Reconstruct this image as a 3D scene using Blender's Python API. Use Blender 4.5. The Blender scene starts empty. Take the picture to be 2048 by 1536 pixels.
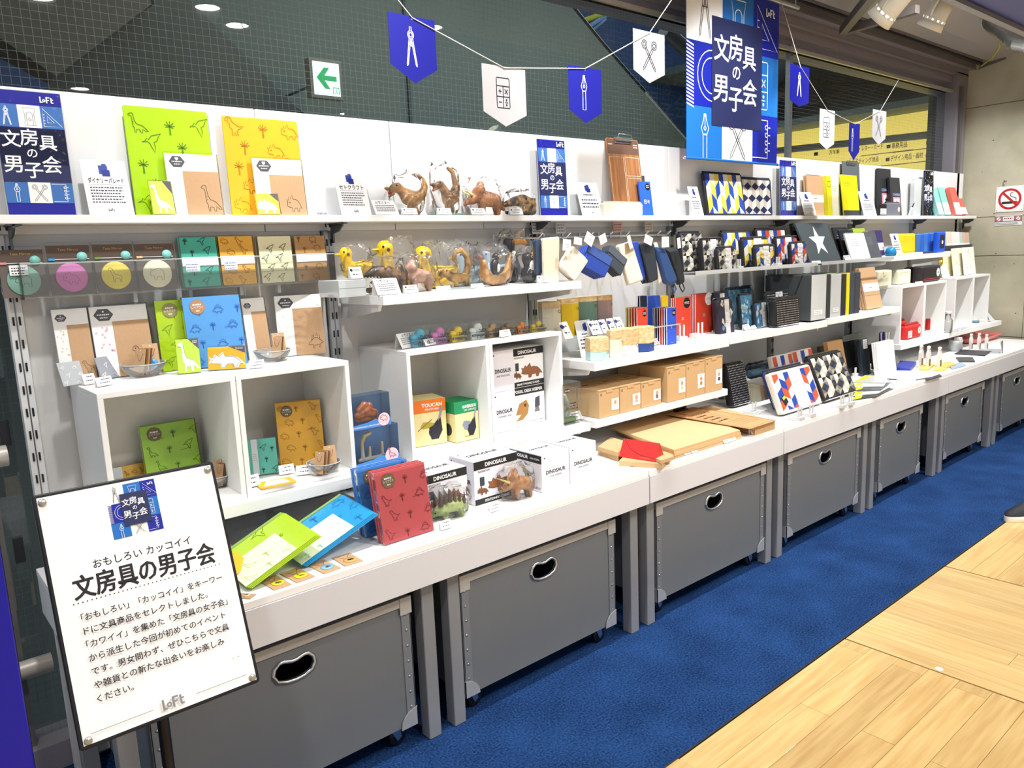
import bpy, math, random
from mathutils import Vector as V, Matrix, noise
from mathutils.geometry import tessellate_polygon
random.seed(11)
S = bpy.context.scene
COL = S.collection
# ---------------------------------------------------------------- camera
FP = 1540.0
YAW, PITCH, ROLL = 0.702646, -0.167407, -0.0409496
CAM = V((-1.219133, -2.359705, 1.400675))
_r = V((math.cos(YAW), -math.sin(YAW), 0))
FW = V((math.sin(YAW)*math.cos(PITCH), math.cos(YAW)*math.cos(PITCH), math.sin(PITCH)))
_u = _r.cross(FW)
RT = _r*math.cos(ROLL) + _u*math.sin(ROLL)
UP = -_r*math.sin(ROLL) + _u*math.cos(ROLL)
cam = bpy.data.objects.new('camera', bpy.data.cameras.new('camera'))
COL.objects.link(cam)
m = Matrix((RT, UP, -FW)).transposed().to_4x4(); m.translation = CAM
cam.matrix_world = m
cam.data.sensor_width = 36; cam.data.lens = FP/2048*36
cam.data.clip_start = .05; cam.data.clip_end = 60
S.camera = cam
# ---------------------------------------------------------------- world, light, exposure
S.view_settings.view_transform = 'Standard'; S.view_settings.look = 'None'
S.view_settings.gamma = 1; S.view_settings.use_curve_mapping = False
S.view_settings.exposure = 0.47
S.cycles.max_bounces = 7; S.cycles.transparent_max_bounces = 24
S.cycles.diffuse_bounces = 3; S.cycles.glossy_bounces = 3; S.cycles.caustics_reflective = False; S.cycles.caustics_refractive = False
S.cycles.use_denoising = True
S.cycles.sample_clamp_indirect = 4
w = bpy.data.worlds.new('world'); S.world = w; w.use_nodes = True
w.node_tree.nodes['Background'].inputs[0].default_value = (.86, .90, 1, 1)
w.node_tree.nodes['Background'].inputs[1].default_value = .5
def light(kind, loc, tgt, e, size, col=(.975, .985, 1), ang=80, blend=.7, sy=None):
    d = bpy.data.lights.new(kind.lower()+'_light', kind); d.energy = e; d.color = col
    if kind == 'SPOT': d.shadow_soft_size = size; d.spot_size = math.radians(ang); d.spot_blend = blend
    else:
        d.size = size
        if sy: d.shape = 'RECTANGLE'; d.size_y = sy
    o = bpy.data.objects.new(d.name, d); COL.objects.link(o); o.location = loc
    o.rotation_euler = (V(tgt)-V(loc)).to_track_quat('-Z', 'Y').to_euler()
    return o
for k, e in ((-1, 34), (0, 44), (1, 44), (2, 44), (3, 44), (4, 46), (5, 46)):
    light('SPOT', (k*.9+.2, -.92, 2.86), (k*.9+.42, -.16, 1.25), e*1.85, .045, ang=85)
DOWN = [(.756, -2.6), (1.05, -2.87), (-.113, -2.94), (.61, -5.42), (3.27, -5.41), (6.0, -5.47), (3.53, -2.59), (3.685, -2.84), (2.2, -2.2), (4.9, -1.9), (-1.6, -2.1), (5.6, -3.4)]
for x, y in DOWN: light('SPOT', (x, y, 2.99), (x, y, 0), 80, .07, (1, .975, .95), ang=150, blend=1)
light('AREA', (2.6, 1.2, 3.3), (2.6, 2.6, 1.6), 34, 4, (.88, .97, 1), sy=.6)  # unseen area lamp, added to brighten the backdrop beyond the glass
# ---------------------------------------------------------------- pixel <-> space
def ray(a, b): return FW + RT*((a-1024)/FP) - UP*((b-768)/FP)
def at(a, b, X=None, Y=None, Z=None):
    d = ray(a, b); i, v = (0, X) if X is not None else ((1, Y) if Y is not None else (2, Z))
    return CAM + d*((v-CAM[i])/d[i])
def xat(px, y, z):
    n = RT*FP - FW*(px-1024); P = V((0, y, z))-CAM
    return -(P.dot(n))/n.x
# ---------------------------------------------------------------- materials
_M = {}
def srgb(h):
    h = h.lstrip('#'); c = [int(h[i:i+2], 16)/255 for i in (0, 2, 4)]
    return [x/12.92 if x <= .04045 else ((x+.055)/1.055)**2.4 for x in c]
def M(h, rough=.55, metal=0, var=.05, bump=0, scale=40, emit=0, coat=0, spec=.4):
    key = (h, rough, metal, var, bump, scale, emit, coat, spec)
    if key in _M: return _M[key]
    m = bpy.data.materials.new('surface_'+h.strip('#')); m.use_nodes = True
    nt = m.node_tree; b = nt.nodes['Principled BSDF']; c = srgb(h)
    b.inputs['Roughness'].default_value = rough; b.inputs['Metallic'].default_value = metal
    b.inputs['Specular IOR Level'].default_value = spec
    b.inputs['Coat Weight'].default_value = coat; b.inputs['Coat Roughness'].default_value = .12
    tc = nt.nodes.new('ShaderNodeTexCoord'); nz = nt.nodes.new('ShaderNodeTexNoise'); nz.inputs['Scale'].default_value = scale
    nt.links.new(tc.outputs['Object'], nz.inputs['Vector'])
    mx = nt.nodes.new('ShaderNodeMix'); mx.data_type = 'RGBA'
    mx.inputs[6].default_value = (*[x*(1-var) for x in c], 1); mx.inputs[7].default_value = (*[min(1, x*(1+var)) for x in c], 1)
    nt.links.new(nz.outputs['Fac'], mx.inputs[0]); nt.links.new(mx.outputs[2], b.inputs['Base Color'])
    if bump:
        bp = nt.nodes.new('ShaderNodeBump'); bp.inputs['Strength'].default_value = bump; bp.inputs['Distance'].default_value = .002
        nt.links.new(nz.outputs['Fac'], bp.inputs['Height']); nt.links.new(bp.outputs[0], b.inputs['Normal'])
    if emit:
        nt.links.new(mx.outputs[2], b.inputs['Emission Color']); b.inputs['Emission Strength'].default_value = emit
    _M[key] = m; return m
def Mclear(name, tint='#ffffff', gloss=.1, rough=.05, fres=1.45, bump=0, body=0, bodycol='#ffffff'):
    """clear sheet: see-through with a fresnel reflection, a little milky body"""
    if name in _M: return _M[name]
    m = bpy.data.materials.new(name); m.use_nodes = True; nt = m.node_tree; nt.nodes.clear(); N = nt.nodes.new; L = nt.links.new
    out = N('ShaderNodeOutputMaterial'); t = N('ShaderNodeBsdfTransparent'); g = N('ShaderNodeBsdfGlossy'); f = N('ShaderNodeFresnel')
    t.inputs[0].default_value = (*srgb(tint), 1); g.inputs['Roughness'].default_value = rough; f.inputs['IOR'].default_value = fres
    mr = N('ShaderNodeMath'); mr.operation = 'MULTIPLY_ADD'; mr.inputs[1].default_value = 1.0; mr.inputs[2].default_value = gloss*.3
    L(f.outputs[0], mr.inputs[0]); mx = N('ShaderNodeMixShader'); L(mr.outputs[0], mx.inputs[0]); L(t.outputs[0], mx.inputs[1]); L(g.outputs[0], mx.inputs[2])
    last = mx
    if bump:
        tc = N('ShaderNodeTexCoord'); nz = N('ShaderNodeTexNoise'); nz.inputs['Scale'].default_value = 45; nz.inputs['Detail'].default_value = 1
        bp = N('ShaderNodeBump'); bp.inputs['Strength'].default_value = bump; bp.inputs['Distance'].default_value = .01
        L(tc.outputs['Object'], nz.inputs['Vector']); L(nz.outputs['Fac'], bp.inputs['Height']); L(bp.outputs[0], g.inputs['Normal']); L(bp.outputs[0], f.inputs['Normal'])
    if body:
        d = N('ShaderNodeBsdfDiffuse'); d.inputs[0].default_value = (*srgb(bodycol), 1); m2 = N('ShaderNodeMixShader'); m2.inputs[0].default_value = body
        L(last.outputs[0], m2.inputs[1]); L(d.outputs[0], m2.inputs[2]); last = m2
    L(last.outputs[0], out.inputs[0]); _M[name] = m; return m
CELLO = Mclear('cellophane', gloss=.05, rough=.12, fres=1.18, bump=.5, body=.03)
ACR = Mclear('clear_acrylic', '#fbfdfd', gloss=.04, rough=.03, fres=1.2, body=.03, bodycol='#f4f8f8')
ACRE = Mclear('acrylic_edge', '#dfe8e8', gloss=.3, rough=.1, body=.45, bodycol='#f4f8f8')
BOWL = Mclear('bowl_glass', '#fafcfc', gloss=.1, rough=.03, fres=1.28, body=.12)
FILM = Mclear('clear_film', gloss=.015, rough=.08, fres=1.12, bump=.12, body=.0)
def wood_mat(h1, h2, scale=6, along='X', rough=.45, coat=0):
    key = ('w', h1, h2, scale, along, rough)
    if key in _M: return _M[key]
    m = bpy.data.materials.new('wood_'+h1.strip('#')); m.use_nodes = True; nt = m.node_tree; N = nt.nodes.new; L = nt.links.new
    b = nt.nodes['Principled BSDF']; b.inputs['Roughness'].default_value = rough; b.inputs['Coat Weight'].default_value = coat
    tc = N('ShaderNodeTexCoord'); oi = N('ShaderNodeObjectInfo'); ad = N('ShaderNodeVectorMath'); ad.operation = 'ADD'
    mul = N('ShaderNodeMath'); mul.operation = 'MULTIPLY'; mul.inputs[1].default_value = 37; L(oi.outputs['Random'], mul.inputs[0])
    mp = N('ShaderNodeMapping'); sc = [scale*9]*3; sc['XYZ'.index(along)] = scale*.6; mp.inputs['Scale'].default_value = sc
    L(tc.outputs['Object'], ad.inputs[0]); L(mul.outputs[0], ad.inputs[1]); L(ad.outputs[0], mp.inputs[0])
    nz = N('ShaderNodeTexNoise'); nz.inputs['Scale'].default_value = 1.2; nz.inputs['Detail'].default_value = 5; L(mp.outputs[0], nz.inputs['Vector'])
    cr = N('ShaderNodeValToRGB'); cr.color_ramp.elements[0].color = (*srgb(h2), 1); cr.color_ramp.elements[1].color = (*srgb(h1), 1)
    cr.color_ramp.elements[0].position = .3; cr.color_ramp.elements[1].position = .65
    L(nz.outputs['Fac'], cr.inputs[0])
    hs = N('ShaderNodeHueSaturation'); mr = N('ShaderNodeMapRange'); mr.inputs[3].default_value = .86; mr.inputs[4].default_value = 1.06
    L(oi.outputs['Random'], mr.inputs[0]); L(mr.outputs[0], hs.inputs['Value']); L(cr.outputs[0], hs.inputs['Color']); L(hs.outputs[0], b.inputs['Base Color'])
    _M[key] = m; return m
WHITE = M('#f2f2f0', .45, var=.01); OFFW = M('#e9e8e4', .5, var=.01)
PAPER = M('#fafafa', .7, var=.01); KRAFT = M('#c9a27a', .75, var=.06, bump=.1, scale=120); CARD = M('#cba97c', .8, var=.05, scale=60)
BLACK = M('#121214', .5); INK = M('#1c1c1e', .6); STEEL = M('#c9cbcc', .28, 1, .03); DSTEEL = M('#7c7f82', .35, .9, .03)
INDIGO = M('#1a1c96', .4); NAVY = M('#252c58', .5); MBLUE = M('#3f74bd', .5); BRIGHTB = M('#1b6fc0', .5); DKBLUE = M('#0d1f9c', .5)
# ---------------------------------------------------------------- mesh builder
class MB:
    def __init__(s): s.v = []; s.f = []; s.m = []; s.mats = []; s.sm = []
    def mi(s, mat):
        if mat not in s.mats: s.mats.append(mat)
        return s.mats.index(mat)
    def add(s, vs, fs, mat, smooth=False, T=None):
        o = len(s.v); i = s.mi(mat)
        s.v += [tuple(T @ V(p)) if T else tuple(p) for p in vs]
        s.f += [tuple(o+j for j in f) for f in fs]; s.m += [i]*len(fs); s.sm += [smooth]*len(fs)
        return s
    def box(s, x0, y0, z0, x1, y1, z1, mat, T=None):
        vs = [(x0, y0, z0), (x1, y0, z0), (x1, y1, z0), (x0, y1, z0), (x0, y0, z1), (x1, y0, z1), (x1, y1, z1), (x0, y1, z1)]
        return s.add(vs, [(0, 3, 2, 1), (4, 5, 6, 7), (0, 1, 5, 4), (1, 2, 6, 5), (2, 3, 7, 6), (3, 0, 4, 7)], mat, T=T)
    def bbox(s, x0, y0, z0, x1, y1, z1, mat, e=.003, T=None):
        """box with chamfered edges"""
        X = (x0, x0+e, x1-e, x1); Y = (y0, y0+e, y1-e, y1); Z = (z0, z0+e, z1-e, z1); vs = []; ix = {}
        for i in (0, 1):
            for j in (0, 1):
                for k in (0, 1):
                    for a in range(3):
                        c = [(1, 2)[i], (1, 2)[j], (1, 2)[k]]; c[a] = (0, 3)[(i, j, k)[a]]
                        ix[(i, j, k, a)] = len(vs); vs.append((X[c[0]], Y[c[1]], Z[c[2]]))
        fs = []
        for a in range(3):
            b, c = [(1, 2), (0, 2), (0, 1)][a]
            for sd in (0, 1):
                q = []
                for (p, r) in ((0, 0), (1, 0), (1, 1), (0, 1)):
                    t = [0, 0, 0]; t[a] = sd; t[b] = p; t[c] = r; q.append(ix[(*t, a)])
                fs.append(tuple(q))
            for p in (0, 1):
                for r in (0, 1):
                    q = []
                    for (t_, ax) in ((0, b), (0, c), (1, c), (1, b)):
                        t = [0, 0, 0]; t[a] = t_; t[b] = p; t[c] = r; q.append(ix[(*t, ax)])
                    fs.append(tuple(q))
        for i in (0, 1):
            for j in (0, 1):
                for k in (0, 1): fs.append((ix[(i, j, k, 0)], ix[(i, j, k, 1)], ix[(i, j, k, 2)]))
        return s.add(vs, fs, mat, T=T)
    def prism(s, pts, y0, y1, mat, T=None, plane='xz'):
        """extrude a polygon (x,z) between y0 and y1"""
        n = len(pts); f3 = (lambda p, y: (p[0], y, p[1])) if plane == 'xz' else ((lambda p, y: (p[0], p[1], y)) if plane == 'xy' else (lambda p, y: (y, p[0], p[1])))
        vs = [f3(p, y0) for p in pts]+[f3(p, y1) for p in pts]
        tr = tessellate_polygon([[V((p[0], p[1], 0)) for p in pts]])
        fs = [tuple(t) for t in tr]+[tuple(n+i for i in reversed(t)) for t in tr]+[(i, (i+1) % n, n+(i+1) % n, n+i) for i in range(n)]
        return s.add(vs, fs, mat, T=T)
    def holed(s, outer, hole, y0, y1, mat, T=None):
        loops = [[V((p[0], p[1], 0)) for p in outer], [V((p[0], p[1], 0)) for p in hole]]
        tr = tessellate_polygon(loops); a = outer+hole; n = len(a); no = len(outer); nh = len(hole)
        vs = [(p[0], y0, p[1]) for p in a]+[(p[0], y1, p[1]) for p in a]
        fs = [tuple(t) for t in tr]+[tuple(n+i for i in t) for t in tr]
        fs += [(i, (i+1) % no, n+(i+1) % no, n+i) for i in range(no)]+[(no+i, no+(i+1) % nh, n+no+(i+1) % nh, n+no+i) for i in range(nh)]
        return s.add(vs, fs, mat, T=T)
    def loft(s, rings, mat, cap=True, smooth=False, T=None, closed=True):
        n = len(rings[0]); vs = [p for r in rings for p in r]; fs = []
        for k in range(len(rings)-1):
            for i in range(n if closed else n-1): fs.append((k*n+i, k*n+(i+1) % n, (k+1)*n+(i+1) % n, (k+1)*n+i))
        s.add(vs, fs, mat, smooth, T)
        if cap:
            s.add(rings[0], [tuple(range(n))], mat, False, T); s.add(rings[-1], [tuple(range(n))], mat, False, T)
        return s
    def slab(s, w, h, T_, e, rc, mat, x=0, z=0, y=0, T=None, seg=4):
        """soft slab: rounded-corner front outline, rounded edges"""
        def ring(ins, yy):
            a = []; r = max(rc-ins, .0008)
            for cx, cz, a0 in ((w-ins-r, ins+r, -90), (w-ins-r, h-ins-r, 0), (ins+r, h-ins-r, 90), (ins+r, ins+r, 180)):
                for i in range(seg+1):
                    t = math.radians(a0+90*i/seg); a.append((x+cx+r*math.cos(t), y+yy, z+cz+r*math.sin(t)))
            return a
        e2 = min(e, T_/2)
        return s.loft([ring(e*1.3, 0), ring(e*.35, e2*.3), ring(0, e2), ring(0, T_-e2), ring(e*.35, T_-e2*.3), ring(e*1.3, T_)], mat, True, True, T)
    def tube(s, pts, r, mat, n=8, T=None, cap=True, radii=None):
        pts = [V(p) for p in pts]; rings = []; prev = None
        for i, p in enumerate(pts):
            d = (pts[min(i+1, len(pts)-1)]-pts[max(i-1, 0)]).normalized()
            a = prev-d*prev.dot(d) if prev is not None else d.orthogonal()
            a = a.normalized(); prev = a; b = d.cross(a); rr = radii[i] if radii else r
            rings.append([tuple(p+a*math.cos(2*math.pi*k/n)*rr+b*math.sin(2*math.pi*k/n)*rr) for k in range(n)])
        return s.loft(rings, mat, cap, n > 5, T)
    def lathe(s, prof, mat, n=16, T=None, smooth=True, cap=True):
        rings = [[(r*math.cos(2*math.pi*k/n), r*math.sin(2*math.pi*k/n), z) for k in range(n)] for r, z in prof]
        return s.loft(rings, mat, cap, smooth, T)
    def ball(s, c, r, mat, sx=1, sy=1, sz=1, n=12, T=None):
        rings = []
        for i in range(1, 8):
            t = math.pi*i/8-math.pi/2
            rings.append([(c[0]+r*sx*math.cos(t)*math.cos(2*math.pi*k/n), c[1]+r*sy*math.cos(t)*math.sin(2*math.pi*k/n), c[2]+r*sz*math.sin(t)) for k in range(n)])
        return s.loft(rings, mat, True, True, T)
    def mesh(s, name):
        me = bpy.data.meshes.new(name); me.from_pydata(s.v, [], s.f)
        for mt in s.mats: me.materials.append(mt)
        me.polygons.foreach_set('material_index', s.m); me.polygons.foreach_set('use_smooth', s.sm); me.update()
        return me
def obj(name, mb, parent=None, mw=None, label=None):
    me = mb.mesh(name) if isinstance(mb, MB) else mb
    o = bpy.data.objects.new(name, me); COL.objects.link(o)
    if parent: o.parent = parent
    if mw is not None: o.matrix_local = mw if parent else mw
    if label: o['label'] = label
    return o
def tag(o, label, cat, group=None):
    o['label'] = label; o['category'] = cat
    if group: o['group'] = group
    return o
def struct(o): o['kind'] = 'structure'; return o
def empty(name, mw): o = bpy.data.objects.new(name, None); o.empty_display_size = .05; COL.objects.link(o); o.matrix_world = mw; return o
def Tr(x, y, z, rz=0, s=1): return Matrix.Translation((x, y, z)) @ Matrix.Rotation(rz, 4, 'Z') @ Matrix.Scale(s, 4)
def dup(o, mw=None, parent=None, label=None, group=None):
    c = o.copy(); COL.objects.link(c)
    if parent: c.parent = parent
    for ch in o.children: dup(ch, None, c)
    if mw is not None: c.matrix_world = mw
    if label: c['label'] = label
    if group: c['group'] = group
    return c
class Fr:
    """frame of a standing or lying flat thing: origin front lower left, x along its width, z up its face, -y out of its face"""
    def __init__(s, O, ex, ez, w, h):
        s.w = w; s.h = h; ey = ez.cross(ex); s.ex = ex; s.ez = ez; s.ey = ey
        m = Matrix((ex, ey, ez)).transposed().to_4x4(); m.translation = O; s.m = m
def stand(base, top, z, y=None, lean=0, T=.004, h=None, w=None):
    """base: (xl,xr) columns with depth y, or two base pixels on plane z; top: pixel row of the top edge"""
    if y is not None:
        P0 = V((xat(base[0], y, z), y, z)); P1 = V((xat(base[1], y, z), y, z))
    else: P0 = at(*base[0], Z=z); P1 = at(*base[1], Z=z)
    if y is None and max(P0.y, P1.y) > -.045:
        y2 = -.05-T; P0 = V((xat(base[0][0], y2, z), y2, z)); P1 = V((xat(base[1][0], y2, z), y2, z))
    if abs(P1.y-P0.y) < .14*abs(P1.x-P0.x): ya = (P0.y+P1.y)/2; P0 = V((xat(base[0][0] if y is None else base[0], ya, z), ya, z)); P1 = V((xat(base[1][0] if y is None else base[1], ya, z), ya, z))
    ex = (P1-P0); wd = w or ex.length; ex.normalize(); b = V((-ex.y, ex.x, 0)); a = math.radians(lean)
    ez = V((0, 0, math.cos(a)))+b*math.sin(a); Pm = P0+ex*wd*.5
    if h is None: n = UP*FP+FW*(top-768); h = -(Pm-CAM).dot(n)/ez.dot(n)
    if a > 0:
        lim = (-.004 if z >= TOP-.02 else -.024) if base[0] is None or not isinstance(base[0], tuple) else -.024
        y = max(P0.y, P1.y)
        if y+h*math.sin(a)+T*math.cos(a) > lim:
            a = math.asin(max(0, min(1, (lim-y-T)/h))); ez = V((0, 0, math.cos(a)))+b*math.sin(a)
    P0 = P0+V((0, 0, T*math.sin(a)+(.0006 if a == 0 else .0016)))
    return Fr(P0, ex, ez, wd, h)
def lay(bl, br, tl, z, T=0):
    """lying sheet: three corner pixels on the plane z (its upper face)"""
    A = at(*bl, Z=z+T); B = at(*br, Z=z+T); D = at(*tl, Z=z+T); ex = (B-A); w = ex.length; ex.normalize()
    b = V((-ex.y, ex.x, 0)); h = (D-A).dot(b)
    return Fr(A, ex, b, w, abs(h)) if h > 0 else Fr(A, ex, -b, w, abs(h))
# ---------------------------------------------------------------- text, in a scratch scene
TS = bpy.data.scenes.new('scratch')
_G = {}
def glyphs(s, bold=0):
    k = (s, bold)
    if k in _G: return _G[k]
    cu = bpy.data.curves.new('t', 'FONT'); cu.body = s; cu.offset = bold; cu.resolution_u = 2; cu.fill_mode = 'FRONT'
    o = bpy.data.objects.new('t', cu); TS.collection.objects.link(o); vl = TS.view_layers[0]; vl.update()
    me = bpy.data.meshes.new_from_object(o.evaluated_get(vl.depsgraph)); me.calc_loop_triangles()
    vs = [(v.co.x, v.co.y) for v in me.vertices]; fs = [tuple(t.vertices) for t in me.loop_triangles]
    bpy.data.objects.remove(o); bpy.data.curves.remove(cu); bpy.data.meshes.remove(me)
    _G[k] = (vs, fs); return _G[k]
class Art:
    """flat print: coloured shapes in (x,z), joined into one mesh that lies just proud of the face"""
    def __init__(s): s.mb = MB(); s.L = 1
    def _y(s): s.L += 1; return -(.00012*s.L+.0002)
    def tri(s, vs, fs, c, y=None):
        y = s._y() if y is None else y; s.mb.add([(a, y, b) for a, b in vs], fs, c); return s
    def poly(s, pts, c, y=None):
        tr = tessellate_polygon([[V((p[0], p[1], 0)) for p in pts]]); return s.tri(pts, [tuple(t) for t in tr], c, y)
    def rect(s, x0, z0, x1, z1, c, y=None): return s.tri([(x0, z0), (x1, z0), (x1, z1), (x0, z1)], [(0, 1, 2, 3)], c, y)
    def line(s, pts, c, wd, closed=False, y=None):
        y = s._y() if y is None else y; n = len(pts); pp = [V((*p, 0)) for p in pts]
        if closed: pp = pp+[pp[0]]
        L = []; R = []
        for i, p in enumerate(pp):
            if closed: a = pp[i-1] if i > 0 else pp[-2]; b = pp[i+1] if i < len(pp)-1 else pp[1]
            else: a = pp[max(i-1, 0)]; b = pp[min(i+1, len(pp)-1)]
            d = (b-a)
            if d.length < 1e-9: d = V((1, 0, 0))
            d.normalize(); q = V((-d.y, d.x, 0))*wd/2; L.append(p+q); R.append(p-q)
        vs = [(p.x, p.y) for p in L+R]; m_ = len(pp)
        return s.tri(vs, [(i, i+1, m_+i+1, m_+i) for i in range(m_-1)], c, y)
    def disc(s, x, z, r, c, n=20, y=None): return s.tri([(x+r*math.cos(6.28318*i/n), z+r*math.sin(6.28318*i/n)) for i in range(n)], [tuple(range(n))], c, y)
    def ring(s, x, z, r, c, wd, n=20, y=None, sx=1): return s.line([(x+sx*r*math.cos(6.28318*i/n), z+r*math.sin(6.28318*i/n)) for i in range(n)], c, wd, True, y)
    def text(s, t, x, z, h, c, al='l', bold=0, wmax=None, sx=1):
        vs, fs = glyphs(t, bold)
        if not vs: return s
        k = h/.72; x0 = min(v[0] for v in vs); x1 = max(v[0] for v in vs); W_ = (x1-x0)*k*sx
        if wmax and W_ > wmax: sx *= wmax/W_; W_ = wmax
        ox = x-(0 if al == 'l' else (W_/2 if al == 'c' else W_))
        return s.tri([(ox+(v[0]-x0)*k*sx, z+v[1]*k) for v in vs], fs, c)
    def strokes(s, rows, x, z, S_, c, wd, sx=1):
        y = s._y()
        for r in rows:
            cl = r[0] == 'c'; pts = r[1:] if cl else r
            s.line([(x+p[0]*S_*sx, z+p[1]*S_) for p in pts], c, wd, cl, y)
        return s
    def greek(s, x0, z0, x1, z1, n, c, frac=.5, jag=.15):
        """rows of text too small to read"""
        y = s._y(); st = (z1-z0)/n
        for i in range(n):
            z = z1-(i+.5)*st; xe = x1-(x1-x0)*random.random()*jag; x = x0
            while x < xe:
                d = min(xe-x, st*random.uniform(.5, 1.1)); s.rect(x, z-st*frac/2*random.uniform(.6, 1), x+d*.72, z+st*frac/2, c, y); x += d
        return s
    def put(s, parent, T=None, name='print', label=None):
        if not s.mb.v: return None
        return obj(name, s.mb, parent, T, label)

def fr3(A, B, D):
    """frame from three space points: lower left, lower right, upper left"""
    ex = (B-A); w = ex.length; ex = ex.normalized(); d = D-A; ez = (d-ex*d.dot(ex)); h = ez.length; return Fr(A, ex, ez.normalized(), w, h)
# ---------------------------------------------------------------- motifs
def arc(cx, cz, r, a0, a1, n=8): return [(cx+r*math.cos(math.radians(a0+(a1-a0)*i/n)), cz+r*math.sin(math.radians(a0+(a1-a0)*i/n))) for i in range(n+1)]
def circ(cx, cz, r, n=14): return ['c']+arc(cx, cz, r, 0, 360*(n-1)/n, n-1)
IC = {
 'compass': [circ(.5, .78, .1), circ(.5, .78, .055), ['c', (.47, .88), (.53, .88), (.53, .97), (.47, .97)], ['c', (.44, .7), (.49, .68), (.36, .05), (.33, .02), (.33, .08)], ['c', (.56, .7), (.51, .68), (.64, .05), (.67, .02), (.67, .08)], [(.42, .55), (.58, .55)], [(.5, .5), (.5, .6)]],
 'sharpener': [['c', (.22, .05), (.28, .3), (.28, .65), (.2, .95), (.8, .95), (.72, .65), (.72, .3), (.78, .05)], [(.36, .05), (.36, .6)]+arc(.5, .6, .14, 180, 0)+[(.64, .05)], circ(.5, .35, .06)],
 'square': [['c', (.08, .05), (.95, .05), (.08, .98)], ['c', (.27, .25), (.58, .25), (.27, .6)], [(.08, .2), (.16, .2)], [(.08, .35), (.16, .35)], [(.08, .5), (.16, .5)], [(.08, .65), (.16, .65)]],
 'pen': [['c', (.47, 1), (.53, 1), (.56, .85), (.64, .68), (.58, .55), (.42, .55), (.36, .68), (.44, .85)], circ(.5, .68, .04), [(.5, .72), (.5, .98)], ['c', (.43, .53), (.57, .53), (.57, .0), (.43, .0)]],
 'scissors': [circ(.25, .82, .13), circ(.25, .82, .07), circ(.75, .82, .13), circ(.75, .82, .07), ['c', (.3, .68), (.36, .72), (.8, .1), (.82, .0), (.74, .06)], ['c', (.7, .68), (.64, .72), (.2, .1), (.18, .0), (.26, .06)]],
 'notebook': [[(0, 1), (.72, 1), (.72, .02), (0, .02)]]+[circ(.66, z, .055) for z in (.82, .62, .42, .22)]+[[(.7, z), (.85, z)] for z in (.82, .62, .42, .22)],
 'calc': [['c', (.2, .02), (.8, .02), (.83, .05), (.83, .95), (.8, .98), (.2, .98), (.17, .95), (.17, .05)], [(.17, .72), (.83, .72)], [(.17, .38), (.83, .38)], [(.5, .02), (.5, .72)],
          [(.26, .55), (.42, .55)], [(.34, .47), (.34, .63)], [(.58, .47), (.74, .63)], [(.58, .63), (.74, .47)], [(.26, .2), (.42, .2)], [(.58, .2), (.74, .2)], circ(.66, .28, .025, 8), circ(.66, .12, .025, 8)],
 'curve': [circ(.5, .5, .48, 24), circ(.5, .5, .34, 20)],
 'brachio': [['c', (1, .08), (.88, .2), (.72, .36), (.55, .42), (.42, .46), (.34, .62), (.3, .82), (.3, .92), (.25, 1), (.14, .98), (.04, .92), (.08, .87), (.2, .86), (.22, .7), (.22, .5), (.24, .34), (.3, .24), (.3, .02), (.38, .02), (.4, .18), (.55, .17), (.6, .02), (.68, .02), (.7, .2), (.85, .1)], [(.26, .45), (.3, .46)], [(.25, .55), (.29, .57)]],
 'stego': [['c', (0, .2), (.1, .32), (.16, .34), (.25, .5), (.28, .68), (.36, .58), (.42, .8), (.5, .62), (.58, .82), (.64, .6), (.74, .68), (.76, .48), (.86, .36), (1, .3), (.88, .24), (.78, .22), (.78, .02), (.7, .02), (.68, .18), (.5, .14), (.4, .16), (.38, .02), (.3, .02), (.28, .2), (.14, .18)], arc(.5, .25, .3, 150, 30, 6)],
 'tricera': [['c', (.0, .3), (.06, .46), (.0, .62), (.12, .56), (.18, .74), (.26, .62), (.4, .84), (.46, .6), (.6, .62), (.78, .54), (.9, .36), (1, .16), (.86, .22), (.8, .02), (.7, .02), (.68, .2), (.5, .18), (.44, .02), (.34, .02), (.32, .22), (.14, .24)], circ(.2, .46, .03, 6)],
 'trex': [['c', (.0, .8), (.04, .94), (.2, 1), (.32, .9), (.36, .76), (.52, .62), (.72, .5), (1, .52), (.84, .4), (.68, .34), (.62, .2), (.68, .02), (.56, .02), (.5, .2), (.44, .02), (.34, .02), (.36, .28), (.28, .42), (.2, .4), (.24, .5), (.22, .62), (.12, .66), (.2, .74)], circ(.16, .88, .02, 6)],
 'ptero': [['c', (.0, .52), (.18, .6), (.26, .74), (.34, .66), (.5, .86), (1, 1), (.84, .8), (.78, .62), (.6, .52), (.66, .3), (.6, .0), (.46, .3), (.4, .46), (.28, .56)]],
 'palm': [['c', (.46, 0), (.54, 0), (.53, .6), (.47, .6)], [(.5, .62), (.2, .55)], [(.5, .62), (.15, .75)], [(.5, .62), (.3, .95)], [(.5, .62), (.55, 1)], [(.5, .62), (.8, .88)], [(.5, .62), (.88, .66)], [(.5, .62), (.76, .5)]],
 'rhino': [['c', (.02, .4), (.1, .6), (.14, .82), (.2, .64), (.34, .72), (.6, .8), (.82, .7), (.94, .5), (.9, .2), (.9, .02), (.76, .02), (.74, .24), (.5, .24), (.42, .02), (.3, .02), (.28, .3), (.12, .3)]],
 'giraffe': [['c', (.1, .95), (.2, 1), (.3, .9), (.42, .55), (.8, .42), (.84, .3), (.8, 0), (.74, 0), (.7, .25), (.42, .25), (.38, 0), (.32, 0), (.3, .4), (.18, .82), (.06, .84)]],
}
def icon(a, n, x, z, s, c, wd, sx=1): a.strokes(IC[n], x, z, s, c, wd, sx)
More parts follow.
